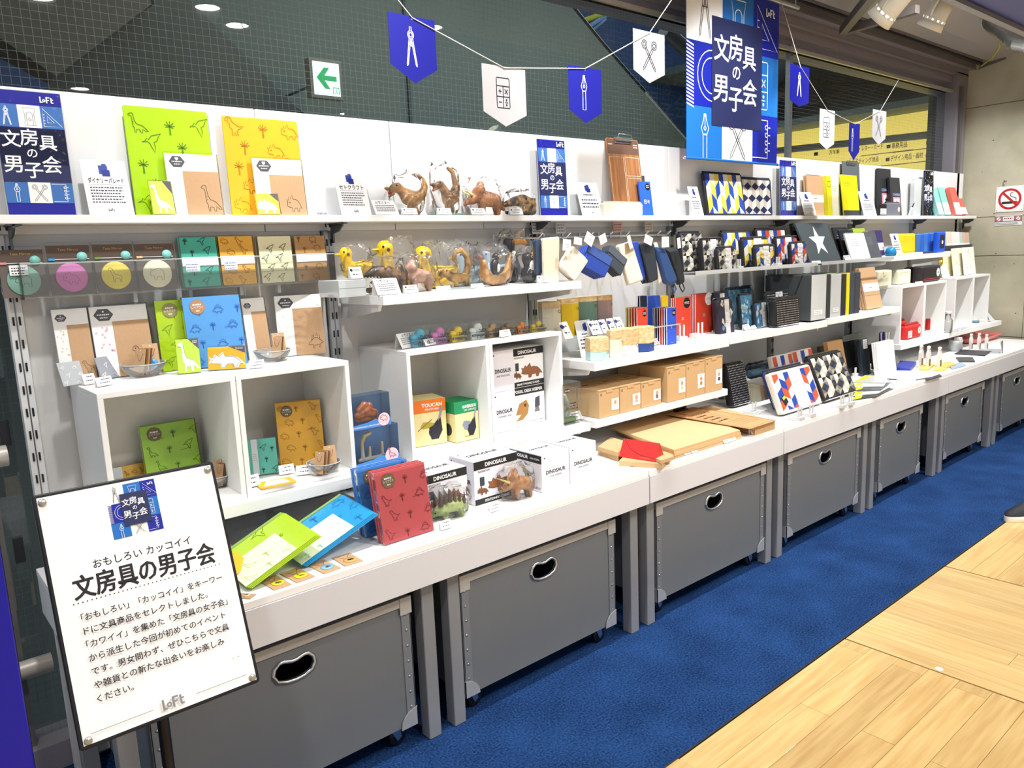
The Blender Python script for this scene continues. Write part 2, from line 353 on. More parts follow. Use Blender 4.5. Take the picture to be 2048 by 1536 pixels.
def loft_logo(a, x, z, h, c):
    k = h; y = a._y()
    a.poly([(x, z), (x+.42*k, z), (x+.42*k, z+.2*k), (x+.2*k, z+.2*k), (x+.2*k, z+1*k), (x, z+1*k)], c, y)
    a.ring(x+.62*k, z+.38*k, .17*k, c, .15*k, 16, y)
    a.poly([(x+.92*k, z), (x+1.12*k, z), (x+1.12*k, z+.4*k), (x+1.4*k, z+.4*k), (x+1.4*k, z+.58*k), (x+1.12*k, z+.58*k), (x+1.12*k, z+.82*k), (x+1.5*k, z+.82*k), (x+1.5*k, z+k), (x+.92*k, z+k)], c, y)
    a.poly([(x+1.6*k, z+.12*k), (x+1.72*k, z), (x+2.0*k, z), (x+2.0*k, z+.18*k), (x+1.8*k, z+.2*k), (x+1.8*k, z+.5*k), (x+2.02*k, z+.5*k), (x+2.02*k, z+.66*k), (x+1.8*k, z+.66*k), (x+1.8*k, z+.92*k), (x+1.6*k, z+.92*k)], c, y)
def title(a, x, z, w, h, c):
    s = w*.26; b = .012
    for ch, u, v, k in (('文', .17, .66, 1), ('房', .45, .7, 1), ('具', .74, .62, .95), ('の', .47, .46, .62), ('男', .15, .2, 1.05), ('子', .46, .1, 1), ('会', .76, .2, 1.05)):
        a.text(ch, x+u*w, z+v*h, s*k*.86, c, 'c', b)
def poster_art(w, h, narrow=False):
    a = Art(); a.rect(0, 0, w, h, INDIGO)
    for z0, z1, ics in ((.71, .89, ('compass', 'sharpener', 'square')), (.10, .27, ('pen', 'scissors', 'notebook'))):
        for i, n in enumerate(ics):
            x0 = w*i/3; x1 = w*(i+1)/3; a.rect(x0, h*z0, x1, h*z1, PAPER if i == 1 else MBLUE)
            s = h*(z1-z0)*.86; a.strokes(IC[n], (x0+x1)/2-.5*min(s, (x1-x0)*.95), h*z0+h*(z1-z0)*.06, s, M('#9a9a96') if i == 1 else PAPER, h*.0045, min(1, (x1-x0)*.95/s))
    a.rect(0, h*.27, w, h*.71, NAVY); title(a, w*.02, h*.27, w*.94, h*.44, PAPER)
    loft_logo(a, w*.68, h*.915, h*.05 if not narrow else w*.13, PAPER)
    return a
def quilt_art(w, h, full=True):
    a = Art(); W1, W2 = w*.36, w*.70; H1, H2 = h*.30, h*.66; ln = h*.006; gy = M('#55555a')
    if full: a.rect(0, 0, w, h, BRIGHTB)
    a.rect(0, 0, W1, H1, BRIGHTB); a.rect(W1, H2, W2, h, BRIGHTB); a.rect(W2, H1, w, H2, BRIGHTB)
    a.rect(W2, 0, w, H1, DKBLUE); a.rect(W2, H2, w, h, DKBLUE); a.rect(w*.07, H1, W1, H2, DKBLUE)
    if full: a.rect(0, H2, W1, h, PAPER); a.rect(W1, 0, W2, H1, PAPER)
    y = a._y()
    if full: a.rect(0, H1, w*.07, H2, DKBLUE)
    y = a._y()
    for i in range(18):
        z0 = H1+(H2-H1)*(i+.2)/18; a.tri([(0, z0), (w*.07, z0-(H2-H1)*.05), (w*.07, z0-(H2-H1)*.05+(H2-H1)*.026), (0, z0+(H2-H1)*.026)], [(0, 1, 2, 3)], PAPER if full else DKBLUE, y)
    icon(a, 'compass', W1/2-.5*h*.32, H2+h*.02, h*.32, gy, ln); icon(a, 'sharpener', (W1+W2)/2-h*.13, H2+h*.04, h*.26, PAPER, ln)
    icon(a, 'square', W2+w*.02, H2+h*.03, min(h*.27, w*.3), PAPER, ln); icon(a, 'curve', w*.1, H1+h*.03, h*.3, PAPER, ln)
    icon(a, 'calc', W2-w*.06, H1+h*.03, h*.3, PAPER, ln, .9); icon(a, 'pen', W1/2-h*.13, 0, h*.26, PAPER, ln)
    icon(a, 'scissors', (W1+W2)/2-h*.13, h*.01, h*.26, gy, ln); icon(a, 'notebook', W2, h*.03, h*.24, PAPER, ln)
    a.rect(w*.25, h*.2, w*.8, h*.82, NAVY); title(a, w*.26, h*.26, w*.53, h*.5, PAPER)
    loft_logo(a, w*.84, h*.90, h*.05, PAPER)
    return a
def pattern(a, w, h, mot, c, s, wd, dx=None, dz=None, x0=0, z0=0, seed=1):
    rnd = random.Random(seed); dx = dx or s*1.5; dz = dz or s*1.25; k = 0; z = z0+dz*.12; r = 0
    while z+s*.8 < z0+h:
        x = x0+(dx*.15 if r % 2 == 0 else dx*.5)
        while x+s*.7 < x0+w:
            n = mot[k % len(mot)]; k += 1; ss = s*(.75 if n == 'palm' else 1)
            a.strokes(IC[n], x+rnd.uniform(-.08, .08)*s, z+rnd.uniform(-.08, .08)*s, ss, c, wd, 1); x += dx
        z += dz; r += 1
def seal(a, x, z, r, col='#6f5f4a'):
    a.disc(x, z, r, M(col)); a.text('レイアウト', x, z-r*.22, r*.3, PAPER, 'c', 0, r*1.5); a.greek(x-r*.6, z+r*.15, x+r*.6, z+r*.45, 1, PAPER, .8, .1); a.greek(x-r*.25, z-r*.65, x+r*.25, z-r*.42, 1, PAPER, .8, .0)
# ---------------------------------------------------------------- blobs (figures)
def blob(chains, vox=.0035, it=3, sub=.4):
    """one continuous skin over chains of balls (x,y,z,r[,sy])"""
    mb = MB(); g = M('#808080')
    for ch in chains:
        for i in range(len(ch)):
            a = ch[i]; b = ch[min(i+1, len(ch)-1)]; d = (V(b[:3])-V(a[:3])).length; n = max(1, int(d/(max(min(a[3], b[3]), .0015)*sub)))
            for k in range(n):
                t = k/n; q = [a[j]*(1-t)+b[j]*t for j in range(4)]; mb.ball(q[:3], q[3], g, n=10)
    me = mb.mesh('b'); o = bpy.data.objects.new('b', me); TS.collection.objects.link(o)
    r = o.modifiers.new('r', 'REMESH'); r.mode = 'VOXEL'; r.voxel_size = vox; r.use_smooth_shade = True
    s = o.modifiers.new('s', 'SMOOTH'); s.iterations = it; s.factor = .6
    vl = TS.view_layers[0]; vl.update(); res = bpy.data.meshes.new_from_object(o.evaluated_get(vl.depsgraph)); res.materials.clear()
    bpy.data.objects.remove(o); bpy.data.meshes.remove(me); return res
def shell(sx, sy, sz, seed=0, n=14, amp=.09, pinch=True):
    """crinkled clear bag around a thing centred on (0,0,sz/2)"""
    mb = MB(); rings = []
    for i in range(9):
        t = i/8; ang = (t-.5)*math.pi; rr = max(abs(math.cos(ang))**.45, .12); row = []
        for k in range(n):
            p = 2*math.pi*k/n; c, s_ = math.cos(p), math.sin(p); c = math.copysign(abs(c)**.7, c); s_ = math.copysign(abs(s_)**.7, s_)
            q = 1+amp*noise.noise(V((c*3+seed*7, s_*3, t*6)))*2.2
            row.append((sx/2*rr*c*q, sy/2*rr*s_*q, max(.001, sz*(.5+.5*math.copysign(abs(math.sin(ang))**.8, math.sin(ang)))*q*.99)))
        rings.append(row)
    mb.loft(rings, CELLO); return mb
def book(name, label, cat, f, T, mat, art=None, group=None, pages=None, n=1, gap=.001, lbl=None, film=False):
    """flat product in frame f; n>1 gives several alike behind it (each its own object)"""
    res = []; gap = .0045 if film else gap
    for i in range(n):
        mw = f.m @ Matrix.Translation((0, i*(T+gap), i*(T+gap)*(-f.ey.z/f.ez.z))); mb = MB()
        if pages:
            mb.bbox(0, 0, 0, f.w, T*.12, f.h, mat, min(.0012, T*.04)); mb.bbox(0, T*.88, 0, f.w, T, f.h, mat, min(.0012, T*.04)); mb.box(0, T*.12, 0, T*.1, T*.88, f.h, mat)
        else: mb.bbox(0, 0, 0, f.w, T, f.h, mat, min(.001, T*.2))
        o = obj(name, mb, None, mw); tag(o, label if i == 0 else lbl[(i-1) % len(lbl)], cat, group)
        if pages: p = MB(); p.box(T*.1, T*.12, .001, f.w-.0015, T*.88, f.h-.0015, pages); obj('pages', p, o)
        if art and i == 0: art.put(o)
        if film and i == 0:
            fb = MB(); fb.bbox(-.002, -.0035, 0, f.w+.002, T+.001, f.h+.003, FILM, .001); obj('clear_wrap', fb, o)
        res.append(o)
    return res[0]
def tent(label, f, T=.0008, art=True, name='price_card', cat='price card', group=None, dot=True, tri=None):
    a = Art(); c = M('#44444a')
    if art: a.greek(f.w*.35, f.h*.62, f.w*.9, f.h*.82, 1, c, .6); a.greek(f.w*.2, f.h*.2, f.w*.85, f.h*.48, 1, c, .35)
    if dot: a.disc(f.w*.16, f.h*.72, f.h*.13, M(tri or '#2b2f7a'))
    mb = MB(); mb.box(0, 0, 0, f.w, T, f.h, PAPER); o = obj(name, mb, None, f.m); tag(o, label, cat, group)
    # folded rear leaf that props the card up
    r = MB(); r.add([(0, T, f.h), (f.w, T, f.h), (f.w, f.h*.5, f.h*.16), (0, f.h*.5, f.h*.16)], [(0, 1, 2, 3)], PAPER); obj('rear_leaf', r, o)
    a.put(o); return o
# ---------------------------------------------------------------- heights of the display
TOP, DUCK, CUBE, TBL, LSH, RSH, CBS = 1.544, 1.290, 1.108, .619, .765, .757, .750
BSH = .985
MW = .9
YF = -.345
I4 = Matrix.Identity(4)
# ================================================================ SETTING
XW = 5.46
wood = wood_mat('#d8b87c', '#c39d62', 5, 'X', .32, .25); woodY = wood_mat('#d9bb81', '#c6a268', 5, 'Y', .32, .25)
mb = MB(); mb.box(-4, -7, -.06, XW+2, -1.153, -.012, M('#2a2118', .8)); fl = struct(obj('floor', mb))
mb = MB(); mb.box(-4, -7, -.012, XW+2, -2.6, 0, wood); mb.box(-4, -2.6, -.012, .35, -1.155, 0, wood); o = obj('plank_field', mb, fl); o['kind'] = 'stuff'
_pm = {}
def plank(x0, y0, x1, y1, mt):
    k = (round(x1-x0, 3), round(y1-y0, 3), mt.name)
    if k not in _pm:
        b = MB(); b.bbox(0, 0, -.012, x1-x0-.0012, y1-y0-.0012, 0, mt, .0006); _pm[k] = b.mesh('plank')
    o = bpy.data.objects.new('plank', _pm[k]); COL.objects.link(o); o.parent = fl; o.location = (x0+.0006, y0, 0)
rp = random.Random(5)
def rows_x(xa, xb, ya, yb):
    y = ya; i = 0
    while y > yb:
        x = xa-(.42 if i % 2 else 0)
        while x < xb:
            xe = min(x+.9, xb); xs = max(x, xa)
            if xe-xs > .05: plank(xs, y-.0945, xe, y, wood)
            x += .9
        y -= .0945; i += 1
rows_x(.35, 1.303, -1.157, -2.6); rows_x(2.203, 4.0, -1.157, -2.3)
x = 1.309
for i in range(9):
    y = -1.157-(0 if i % 2 else .0); L_ = [.62, .9, .45, .75][i % 4]
    while y > -2.5: plank(x, y-L_, x+.0985, y, woodY); y -= L_; L_ = .9
    x += .0985
# carpet
cm = bpy.data.materials.new('blue_carpet'); cm.use_nodes = True; nt = cm.node_tree; b = nt.nodes['Principled BSDF']; b.inputs['Roughness'].default_value = 1; b.inputs['Specular IOR Level'].default_value = .1
tc = nt.nodes.new('ShaderNodeTexCoord'); n1 = nt.nodes.new('ShaderNodeTexNoise'); n1.inputs['Scale'].default_value = 150; n1.inputs['Detail'].default_value = 3
n2 = nt.nodes.new('ShaderNodeTexNoise'); n2.inputs['Scale'].default_value = 5; mx = nt.nodes.new('ShaderNodeMath'); mx.operation = 'MULTIPLY_ADD'; mx.inputs[1].default_value = .35
cr = nt.nodes.new('ShaderNodeValToRGB'); cr.color_ramp.elements[0].color = (*srgb('#0e2143'), 1); cr.color_ramp.elements[1].color = (*srgb('#264a80'), 1); cr.color_ramp.elements[0].position = .48; cr.color_ramp.elements[1].position = .88
for n in (n1, n2): nt.links.new(tc.outputs['Object'], n.inputs['Vector'])
nt.links.new(n2.outputs['Fac'], mx.inputs[0]); nt.links.new(n1.outputs['Fac'], mx.inputs[2]); nt.links.new(mx.outputs[0], cr.inputs[0]); nt.links.new(cr.outputs[0], b.inputs['Base Color'])
bp = nt.nodes.new('ShaderNodeBump'); bp.inputs['Strength'].default_value = .6; bp.inputs['Distance'].default_value = .004; nt.links.new(n1.outputs['Fac'], bp.inputs['Height']); nt.links.new(bp.outputs[0], b.inputs['Normal'])
mb = MB(); mb.box(-4, -1.152, -.06, XW, .1, 0, cm); struct(obj('floor_carpet', mb))
mb = MB(); mb.box(-4, -1.1545, -.03, XW, -1.1515, .0012, M('#3a3020', .5)); struct(obj('trim_1', mb))
# concrete wall
def concrete():
    m = bpy.data.materials.new('concrete'); m.use_nodes = True; nt = m.node_tree; N = nt.nodes.new; L = nt.links.new; b = nt.nodes['Principled BSDF']; b.inputs['Roughness'].default_value = .75
    tc = N('ShaderNodeTexCoord'); a = N('ShaderNodeTexNoise'); a.inputs['Scale'].default_value = 2.2; a.inputs['Detail'].default_value = 7
    c = N('ShaderNodeTexNoise'); c.inputs['Scale'].default_value = 60; c.inputs['Detail'].default_value = 4
    v = N('ShaderNodeTexVoronoi'); v.inputs['Scale'].default_value = 9; lt = N('ShaderNodeMath'); lt.operation = 'LESS_THAN'; lt.inputs[1].default_value = .045
    r = N('ShaderNodeValToRGB'); r.color_ramp.elements[0].color = (*srgb('#a8a48c'), 1); r.color_ramp.elements[1].color = (*srgb('#cdc8b0'), 1); r.color_ramp.elements[0].position = .35; r.color_ramp.elements[1].position = .68
    for n in (a, c, v): L(tc.outputs['Object'], n.inputs['Vector'])
    L(a.outputs['Fac'], r.inputs[0]); L(v.outputs['Distance'], lt.inputs[0]); mx = N('ShaderNodeMix'); mx.data_type = 'RGBA'; mx.inputs[7].default_value = (*srgb('#5b574a'), 1)
    L(lt.outputs[0], mx.inputs[0]); L(r.outputs[0], mx.inputs[6]); L(mx.outputs[2], b.inputs['Base Color'])
    bp = N('ShaderNodeBump'); bp.inputs['Strength'].default_value = .25; bp.inputs['Distance'].default_value = .003; L(c.outputs['Fac'], bp.inputs['Height']); L(bp.outputs[0], b.inputs['Normal']); return m
CON = concrete()
mb = MB()
for z0, z1 in ((0, .62), (.625, 1.235), (1.24, 1.528), (1.533, 2.35), (2.355, 3.2)):
    for y0, y1 in ((-.45, .1), (-1.35, -.454), (-2.25, -1.354), (-4.5, -2.254)): mb.box(XW, y0, z0, XW+.2, y1, z1, CON)
mb.box(XW+.004, -4.5, 0, XW+.19, .1, 3.2, M('#6e6b5c', .9)); struct(obj('wall_right', mb))
# glazed wall behind the display
FRM = M('#918b92', .45, .2); FRM2 = M('#6b6867', .45, .2)
mb = MB()
mb.box(5.26, .02, 1.0, XW, .16, 2.60, FRM); mb.box(5.30, .0, 1.0, 5.34, .02, 2.5, FRM2); mb.box(-4, .03, -.05, 5.3, .15, .08, FRM)
mb.prism([(.10, 2.462), (.10, 2.53), (.06, 2.53), (.06, 2.585), (.02, 2.585), (.02, 2.63), (-.03, 2.63), (-.03, 2.672), (-.075, 2.672), (-.075, 2.80), (.2, 2.80), (.2, 2.462)], -4, XW, FRM, plane='yz')
mb.box(-4, .045, 2.455, 5.3, .06, 2.475, M('#c9c4ba', .3, .6)); mb.box(-4, -.034, 2.625, XW, -.03, 2.635, M('#8a8782', .4, .4)); mb.box(-4, .016, 2.578, XW, .02, 2.588, M('#8a8782', .4, .4))
struct(obj('window_1_frame', mb))
# wired glass
gm = bpy.data.materials.new('wired_glass'); gm.use_nodes = True; nt = gm.node_tree; nt.nodes.clear(); N = nt.nodes.new; L = nt.links.new
out = N('ShaderNodeOutputMaterial'); t = N('ShaderNodeBsdfTransparent'); t.inputs[0].default_value = (*srgb('#dfe8e2'), 1); g = N('ShaderNodeBsdfGlossy'); g.inputs['Roughness'].default_value = .0; f = N('ShaderNodeFresnel'); f.inputs['IOR'].default_value = 1.6
mx = N('ShaderNodeMixShader'); L(f.outputs[0], mx.inputs[0]); L(t.outputs[0], mx.inputs[1]); L(g.outputs[0], mx.inputs[2])
tc = N('ShaderNodeTexCoord'); sp = N('ShaderNodeSeparateXYZ'); L(tc.outputs['Object'], sp.inputs[0]); ws = []
for ax in ('X', 'Z'):
    a = N('ShaderNodeMath'); a.operation = 'MULTIPLY'; a.inputs[1].default_value = 1/.0215; L(sp.outputs[ax], a.inputs[0])
    b_ = N('ShaderNodeMath'); b_.operation = 'FRACT'; L(a.outputs[0], b_.inputs[0]); c_ = N('ShaderNodeMath'); c_.operation = 'LESS_THAN'; c_.inputs[1].default_value = .055; L(b_.outputs[0], c_.inputs[0]); ws.append(c_)
m0 = N('ShaderNodeMath'); m0.operation = 'MAXIMUM'; L(ws[0].outputs[0], m0.inputs[0]); L(ws[1].outputs[0], m0.inputs[1])
mm = N('ShaderNodeMath'); mm.operation = 'MULTIPLY'; mm.inputs[1].default_value = .55; L(m0.outputs[0], mm.inputs[0])
d = N('ShaderNodeBsdfDiffuse'); d.inputs[0].default_value = (*srgb('#6f7470'), 1); m2 = N('ShaderNodeMixShader'); L(mm.outputs[0], m2.inputs[0]); L(mx.outputs[0], m2.inputs[1]); L(d.outputs[0], m2.inputs[2]); L(m2.outputs[0], out.inputs[0])
mb = MB(); mb.add([(-4, .1, .05), (5.3, .1, .05), (5.3, .1, 2.5), (-4, .1, 2.5)], [(0, 1, 2, 3)], gm); struct(obj('window_1', mb))
mb = MB(); mb.box(-1.02, .06, .0, -.99, .14, 2.5, FRM2); mb.box(3.02, .085, 1.0, 3.05, .115, 2.5, M('#b9bcba', .25, .9)); struct(obj('window_1_mullion', mb))
mb = MB()
mb.tube([(-3, .02, .93), (-.96, .02, .93)], .028, M('#b8b0a6', .4, .2), 10); mb.tube([(-3, .02, .33), (-.93, .02, .33)], .026, M('#b8b0a6', .4, .2), 10); struct(obj('trim_2', mb))
for i, (a, b) in enumerate(((9, 866), (38, 1100))):
    p = at(a, b, Y=.095); mb = MB(); mb.box(p.x-.012, .088, p.z-.035, p.x+.012, .0985, p.z+.035, M('#26282b')); tag(obj('tape_strip', mb), ['black tape strip on the wired glass, upper of the two beside the shelving', 'black tape strip on the wired glass, lower of the two beside the blue panel'][i], 'tape')
# what stands beyond the glass: sloped cladding panels, blue gantry, a strut, a ceiling and a yellow directory
CL1 = M('#5c5a50', .8, var=.12, scale=3); CL2 = M('#4d504b', .8, var=.1, scale=3); CL3 = M('#5a625d', .8, var=.1, scale=2)
def far(name, px, y, T, mat, st=True):
    P = [at(a, b, Y=y) for a, b in px]; mb = MB(); mb.prism([(p.x, p.z) for p in P], y, y+T, mat); o = obj(name, mb)
    return struct(o) if st else o
far('wall_outer', [(-400, -300), (2400, -300), (2400, 900), (-400, 1700)], 3.3, .1, M('#454b4a', .9, var=.15, scale=1.5))
far('trim_3', [(-200, -250), (296, -20), (303, 8), (112, 152), (-200, -60)], 2.2, .15, CL1)
far('trim_4', [(309, 8), (296, -40), (340, -40), (600, 222), (600, 420), (-200, 420), (-200, -10), (110, 160)], 2.35, .15, CL2)
far('trim_5', [(-300, 20), (-40, 96), (100, 170), (-40, 300), (-300, 300)], 2.1, .2, M('#26406a', .7))
far('trim_6', [(318, 8), (345, -60), (1085, -60), (1118, -20), (1205, 86), (1385, 290), (1420, 420), (622, 420), (608, 226)], 2.6, .15, CL3)
mb = MB(); A = at(815, 170, Y=2.59); mb.box(A.x, 2.585, 1.2, A.x+.02, 2.6, 3.6, M('#2c302f')); struct(obj('trim_7', mb))
far('wall_far_blue', [(1120, -80), (1420, -80), (1420, 330), (1130, 60)], 3.1, .1, M('#1c3f6e', .7, var=.3, scale=6))
for i, (a, b, c_, r) in enumerate((((1135, 80), (1230, 20), '#6c8fc4', .02), ((1170, 40), (1215, 25), '#b9bb3a', .025), ((1183, 62), (1212, 38), '#7fb0e0', .012))):
    mb = MB(); mb.tube([at(*a, Y=3.05), at(*b, Y=2.9)], r, M(c_)); struct(obj('trim_%d' % (8+i), mb))
mb = MB(); mb.tube([at(1118, -22, Y=1.2), at(1205, 85, Y=1.2), at(1385, 292, Y=1.2)], .010, M('#1b1e20', .4), 8); mb.tube([at(1290, 185, Y=1.185), at(1380, 287, Y=1.185)], .007, STEEL, 8); struct(obj('trim_11', mb))
mb = MB(); mb.tube([at(1328, 60, Y=.9), at(1500, 210, Y=.9)], .05, M('#4f5354', .5), 6); mb.box(XW, .2, 0, XW+.1, .3, 3, CL2); struct(obj('trim_12', mb))
# directory board beyond the glass, perpendicular to it
XD = 6.6
def dfr(a, b): p = at(a, b, X=XD); return p
p0 = at(1540, 258, X=XD); p1 = at(1893, 221, X=XD)
mb = MB(); zt = (p0.z+p1.z)/2
mb.box(XD, .5, 1.3, XD+.12, p0.y+.8, zt-.02, M('#dcc060', .5, emit=1.0)); dir_ = obj('directory_board', mb); tag(dir_, 'yellow backlit directory board with black lettering seen through the glass', 'sign')
a = Art(); ex = V((0, -1, 0)); K = M('#2f2c20', .7)
def dtext(t, px, py, px2, hp):
    p = at(px, py, X=XD-.002); q = at(px2, py, X=XD-.002); r = at(px, py-hp, X=XD-.002); h = r.z-p.z; a.text(t, -p.y, p.z, h, K, 'l', .01, None, (p.y-q.y)/(len(t)*h/.72))
def dsq(px, py):
    p = at(px, py, X=XD-.002); q = at(px+8, py-8, X=XD-.002); a.rect(-p.y, p.z, -q.y, q.z, K)
for px, py in ((1773, 297), (1771, 323), (1852, 289), (1851, 315), (1628, 312)): dsq(px, py)
dtext('ト・レター・カード', 1712, 303, 1768, 8); dtext('事務用品', 1783, 297, 1815, 9); dtext('アート', 1862, 288, 1888, 8); dtext('デザイン用品・画材', 1781, 322, 1846, 9)
dtext('ライティング用品', 1704, 328, 1758, 8); dtext('表現', 1862, 313, 1882, 8); dtext('万年筆', 1658, 309, 1679, 7)
y_ = a._y()
for px, py in ((1785, 306), (1722, 313), (1783, 331), (1700, 340)): p = at(px, py, X=XD-.002); a.rect(-p.y, p.z, -p.y+.5, p.z+.008, M('#9a8b45'), y_)
a.put(dir_, Matrix(((0, 1, 0, XD), (-1, 0, 0, 0), (0, 0, 1, 0), (0, 0, 0, 1))))
mb = MB(); mb.tube([at(1540, 303, X=XD-.1), at(1893, 266, X=XD-.1)], .035, M('#6d7068', .5), 10); struct(obj('trim_13', mb))
mb = MB(); mb.box(XD-.3, .3, zt, XD+3, 9, zt+.06, M('#7d8784', .8)); mb.box(XD-1.2, .3, zt+.55, XD+3, 6, zt+.62, M('#55605f', .8)); struct(obj('ceiling_outer', mb))
# store ceiling, soffit, header
CE = M('#7b7873', .7, var=.04, scale=3)
mb = MB(); mb.box(-4, -7, 3.02, XW+2, -.9, 3.1, M('#a9a6a0', .8)); struct(obj('ceiling', mb))
SOF = M('#aaa3a0', .35, .1, .04)
prof = [(-.075, 2.69), (-.12, 2.665), (-.25, 2.68), (-.42, 2.73), (-.58, 2.80), (-.72, 2.89), (-.85, 3.02), (-.85, 3.1), (-.02, 3.1), (-.02, 2.69)]
mb = MB(); mb.prism(prof, -4, XW, SOF, plane='yz'); struct(obj('trim_14', mb))
mb = MB(); mb.tube([(-4, -.065, 2.66), (XW, -.065, 2.66)], .012, M('#2b2827'), 8); struct(obj('trim_15', mb))
# hanging rail
RY = -.11
ra = at(1190, -2, Y=RY); rb = at(1700, 56, Y=RY); rz = 2.605
mb = MB(); mb.tube([(-3, RY, rz), (1.46, RY, rz)], .016, STEEL, 12); mb.tube([(1.46, RY, rz), (1.5, RY, rz)], .019, M('#8d8a84', .4, .6), 12); mb.tube([(1.5, RY, rz), (2.75, RY, rz)], .010, M('#cfcac2', .3, .9), 10)
rail = obj('hanging_rail', mb); tag(rail, 'polished metal pipe rail under the ceiling beam that carries the banner', 'rail')
for x in (-.2, 1.55, 2.72):
    mb = MB(); mb.tube([(x, RY, rz), (x, RY, 2.7)], .004, STEEL, 6); obj('hanger', mb, rail)
# cross bars of the lighting track
mb = MB(); a_ = at(1690, 62, Y=-.14); b_ = at(1835, 18, Y=-.55); c_ = at(1760, -30, Y=-.8)
mb.box(-.5, -.02, -.02, .5, .02, .02, M('#5d5752', .5), T=Matrix.Translation((a_+b_)/2) @ (b_-a_).to_track_quat('X', 'Z').to_matrix().to_4x4() @ Matrix.Scale((b_-a_).length, 4, (1, 0, 0)))
q0 = a_+V((-.02, 0, 0)); mb.box(-.5, -.02, -.02, .5, .02, .02, M('#5d5752', .5), T=Matrix.Translation((q0+c_)/2) @ (c_-q0).to_track_quat('X', 'Z').to_matrix().to_4x4() @ Matrix.Scale((c_-q0).length, 4, (1, 0, 0)))
tag(obj('track_bar', mb), 'brown-grey steel bracket bars reaching out to the white spotlights', 'bracket')
# blue header over the aisle
p = at(1919, 0, Y=-1.25); q = at(2048, 66, Y=-1.25); zz = (p.z+q.z)/2
mb = MB(); mb.prism([(-1.25, zz+.006), (-1.25, zz+.5), (-1.6, zz+.5), (-1.6, zz+.006)], 1.5, XW, M('#14147e', .35), plane='yz'); struct(obj('trim_16', mb))
mb = MB(); mb.box(1.5, -1.262, zz-.01, XW, -1.235, zz+.008, M('#8d8a86', .4, .5)); struct(obj('trim_17', mb))
# silver flexible duct and yellow cable
dm = M('#b9bab8', .3, .8, .1)
A = at(1998, 50, X=4.35); B = at(2062, 82, X=4.35); C_ = at(1985, 38, X=4.4)
pts = [C_, A, (A+B)/2+V((0, 0, -.03)), B, B+V((0, -.3, 0))]; cc = []; rr = []
for i in range(len(pts)-1):
    for k in range(12): t_ = k/12; cc.append(pts[i].lerp(pts[i+1], t_)); rr.append(.056+.010*((len(cc)) % 2))
mb = MB(); mb.tube(cc, .08, dm, 16, radii=rr); o = obj('flexible_duct', mb); tag(o, 'silver corrugated flexible duct bulging at the ceiling corner', 'duct')
pts = [at(a_, b_, X=x_) for a_, b_, x_ in ((2000, 74, 4.4), (1998, 95, 4.5), (1985, 115, 4.8), (1962, 132, 5.3))]; mb = MB(); mb.tube(pts, .006, M('#a7a22c'), 6); tag(obj('yellow_cable', mb), 'thin yellow cable curving down from the silver duct', 'cable')
mb = MB(); P = [at(*q, X=XW-.004) for q in ((1955, 140), (1975, 118), (2012, 100), (2012, 118), (1972, 133))]
mb.prism([(q.y, q.z) for q in P], XW-.006, XW-.0005, M('#7d7d78', .4, .6), plane='yz'); bp_ = obj('steel_plate', mb); tag(bp_, 'grey bolted steel plate at the top of the concrete wall', 'plate')
for q in ((1990, 100), (1975, 106)):
    w_ = at(*q, X=XW-.01); mb = MB(); mb.tube([w_, w_+V((-.02, 0, 0))], .008, STEEL, 6); obj('bolt', mb, bp_)
# ================================================================ DISPLAY: back panels, uprights, shelves
PAN = M('#efefef', .35, var=.01, scale=2); PAN_SHADE = M('#d2d0cc', .35, var=.01, scale=2)  # lower panels: shade under the shelves is mixed into their white
sh = []
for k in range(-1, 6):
    mb = MB(); mb.bbox(k*MW+.018, .0, .02, (k+1)*MW-.018, .02, 1.5, PAN_SHADE, .002); o = obj('back_panel', mb)
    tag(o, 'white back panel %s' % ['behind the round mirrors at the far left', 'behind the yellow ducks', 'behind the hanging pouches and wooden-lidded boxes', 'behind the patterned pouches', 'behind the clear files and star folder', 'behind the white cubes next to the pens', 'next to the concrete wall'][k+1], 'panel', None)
for k, (x0, x1) in enumerate(((-1.4, -.205), (-.202, .272), (.275, .67), (.673, 1.0), (1.003, 1.8), (1.803, 2.7), (2.703, 3.6), (3.603, 4.5), (4.503, 5.42))):
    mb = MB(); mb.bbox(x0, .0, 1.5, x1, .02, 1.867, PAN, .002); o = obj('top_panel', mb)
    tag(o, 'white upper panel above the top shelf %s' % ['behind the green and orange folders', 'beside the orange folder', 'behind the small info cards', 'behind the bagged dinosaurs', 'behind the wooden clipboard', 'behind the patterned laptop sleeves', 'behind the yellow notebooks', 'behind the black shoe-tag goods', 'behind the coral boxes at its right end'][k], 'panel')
UPM = M('#a9abad', .35, .7); SL = M('#17181a')
slot = MB()
for i in range(22):
    for s in (-.007, .007): slot.box(s-.0022, -.0225, .25+i*.06, s+.0022, -.0205, .25+i*.06+.022, SL)
slotm = slot.mesh('slots')
for k in range(-1, 7):
    mb = MB(); mb.box(k*MW-.016, -.02, .0, k*MW+.016, .012, 1.498, UPM if k > -1 else M('#dcdcda', .4)); mb.box(k*MW-.0015, -.021, .0, k*MW+.0015, -.02, 1.5, DSTEEL)
    o = obj('slotted_upright', mb); tag(o, 'slotted metal upright %s' % ['at the left end of the shelving', 'between the memo pads and the ducks', 'between the ducks and the hanging pouches', 'left of the pyramid-pattern pouches', 'left of the star folder', 'left of the pen bundle', 'in the middle of the white cubes', 'at the right end beside the concrete wall'][k+1], 'upright')
    s_ = bpy.data.objects.new('slots', slotm); COL.objects.link(s_); s_.parent = o; s_.location = (k*MW, 0, 0); s_['kind'] = 'stuff'
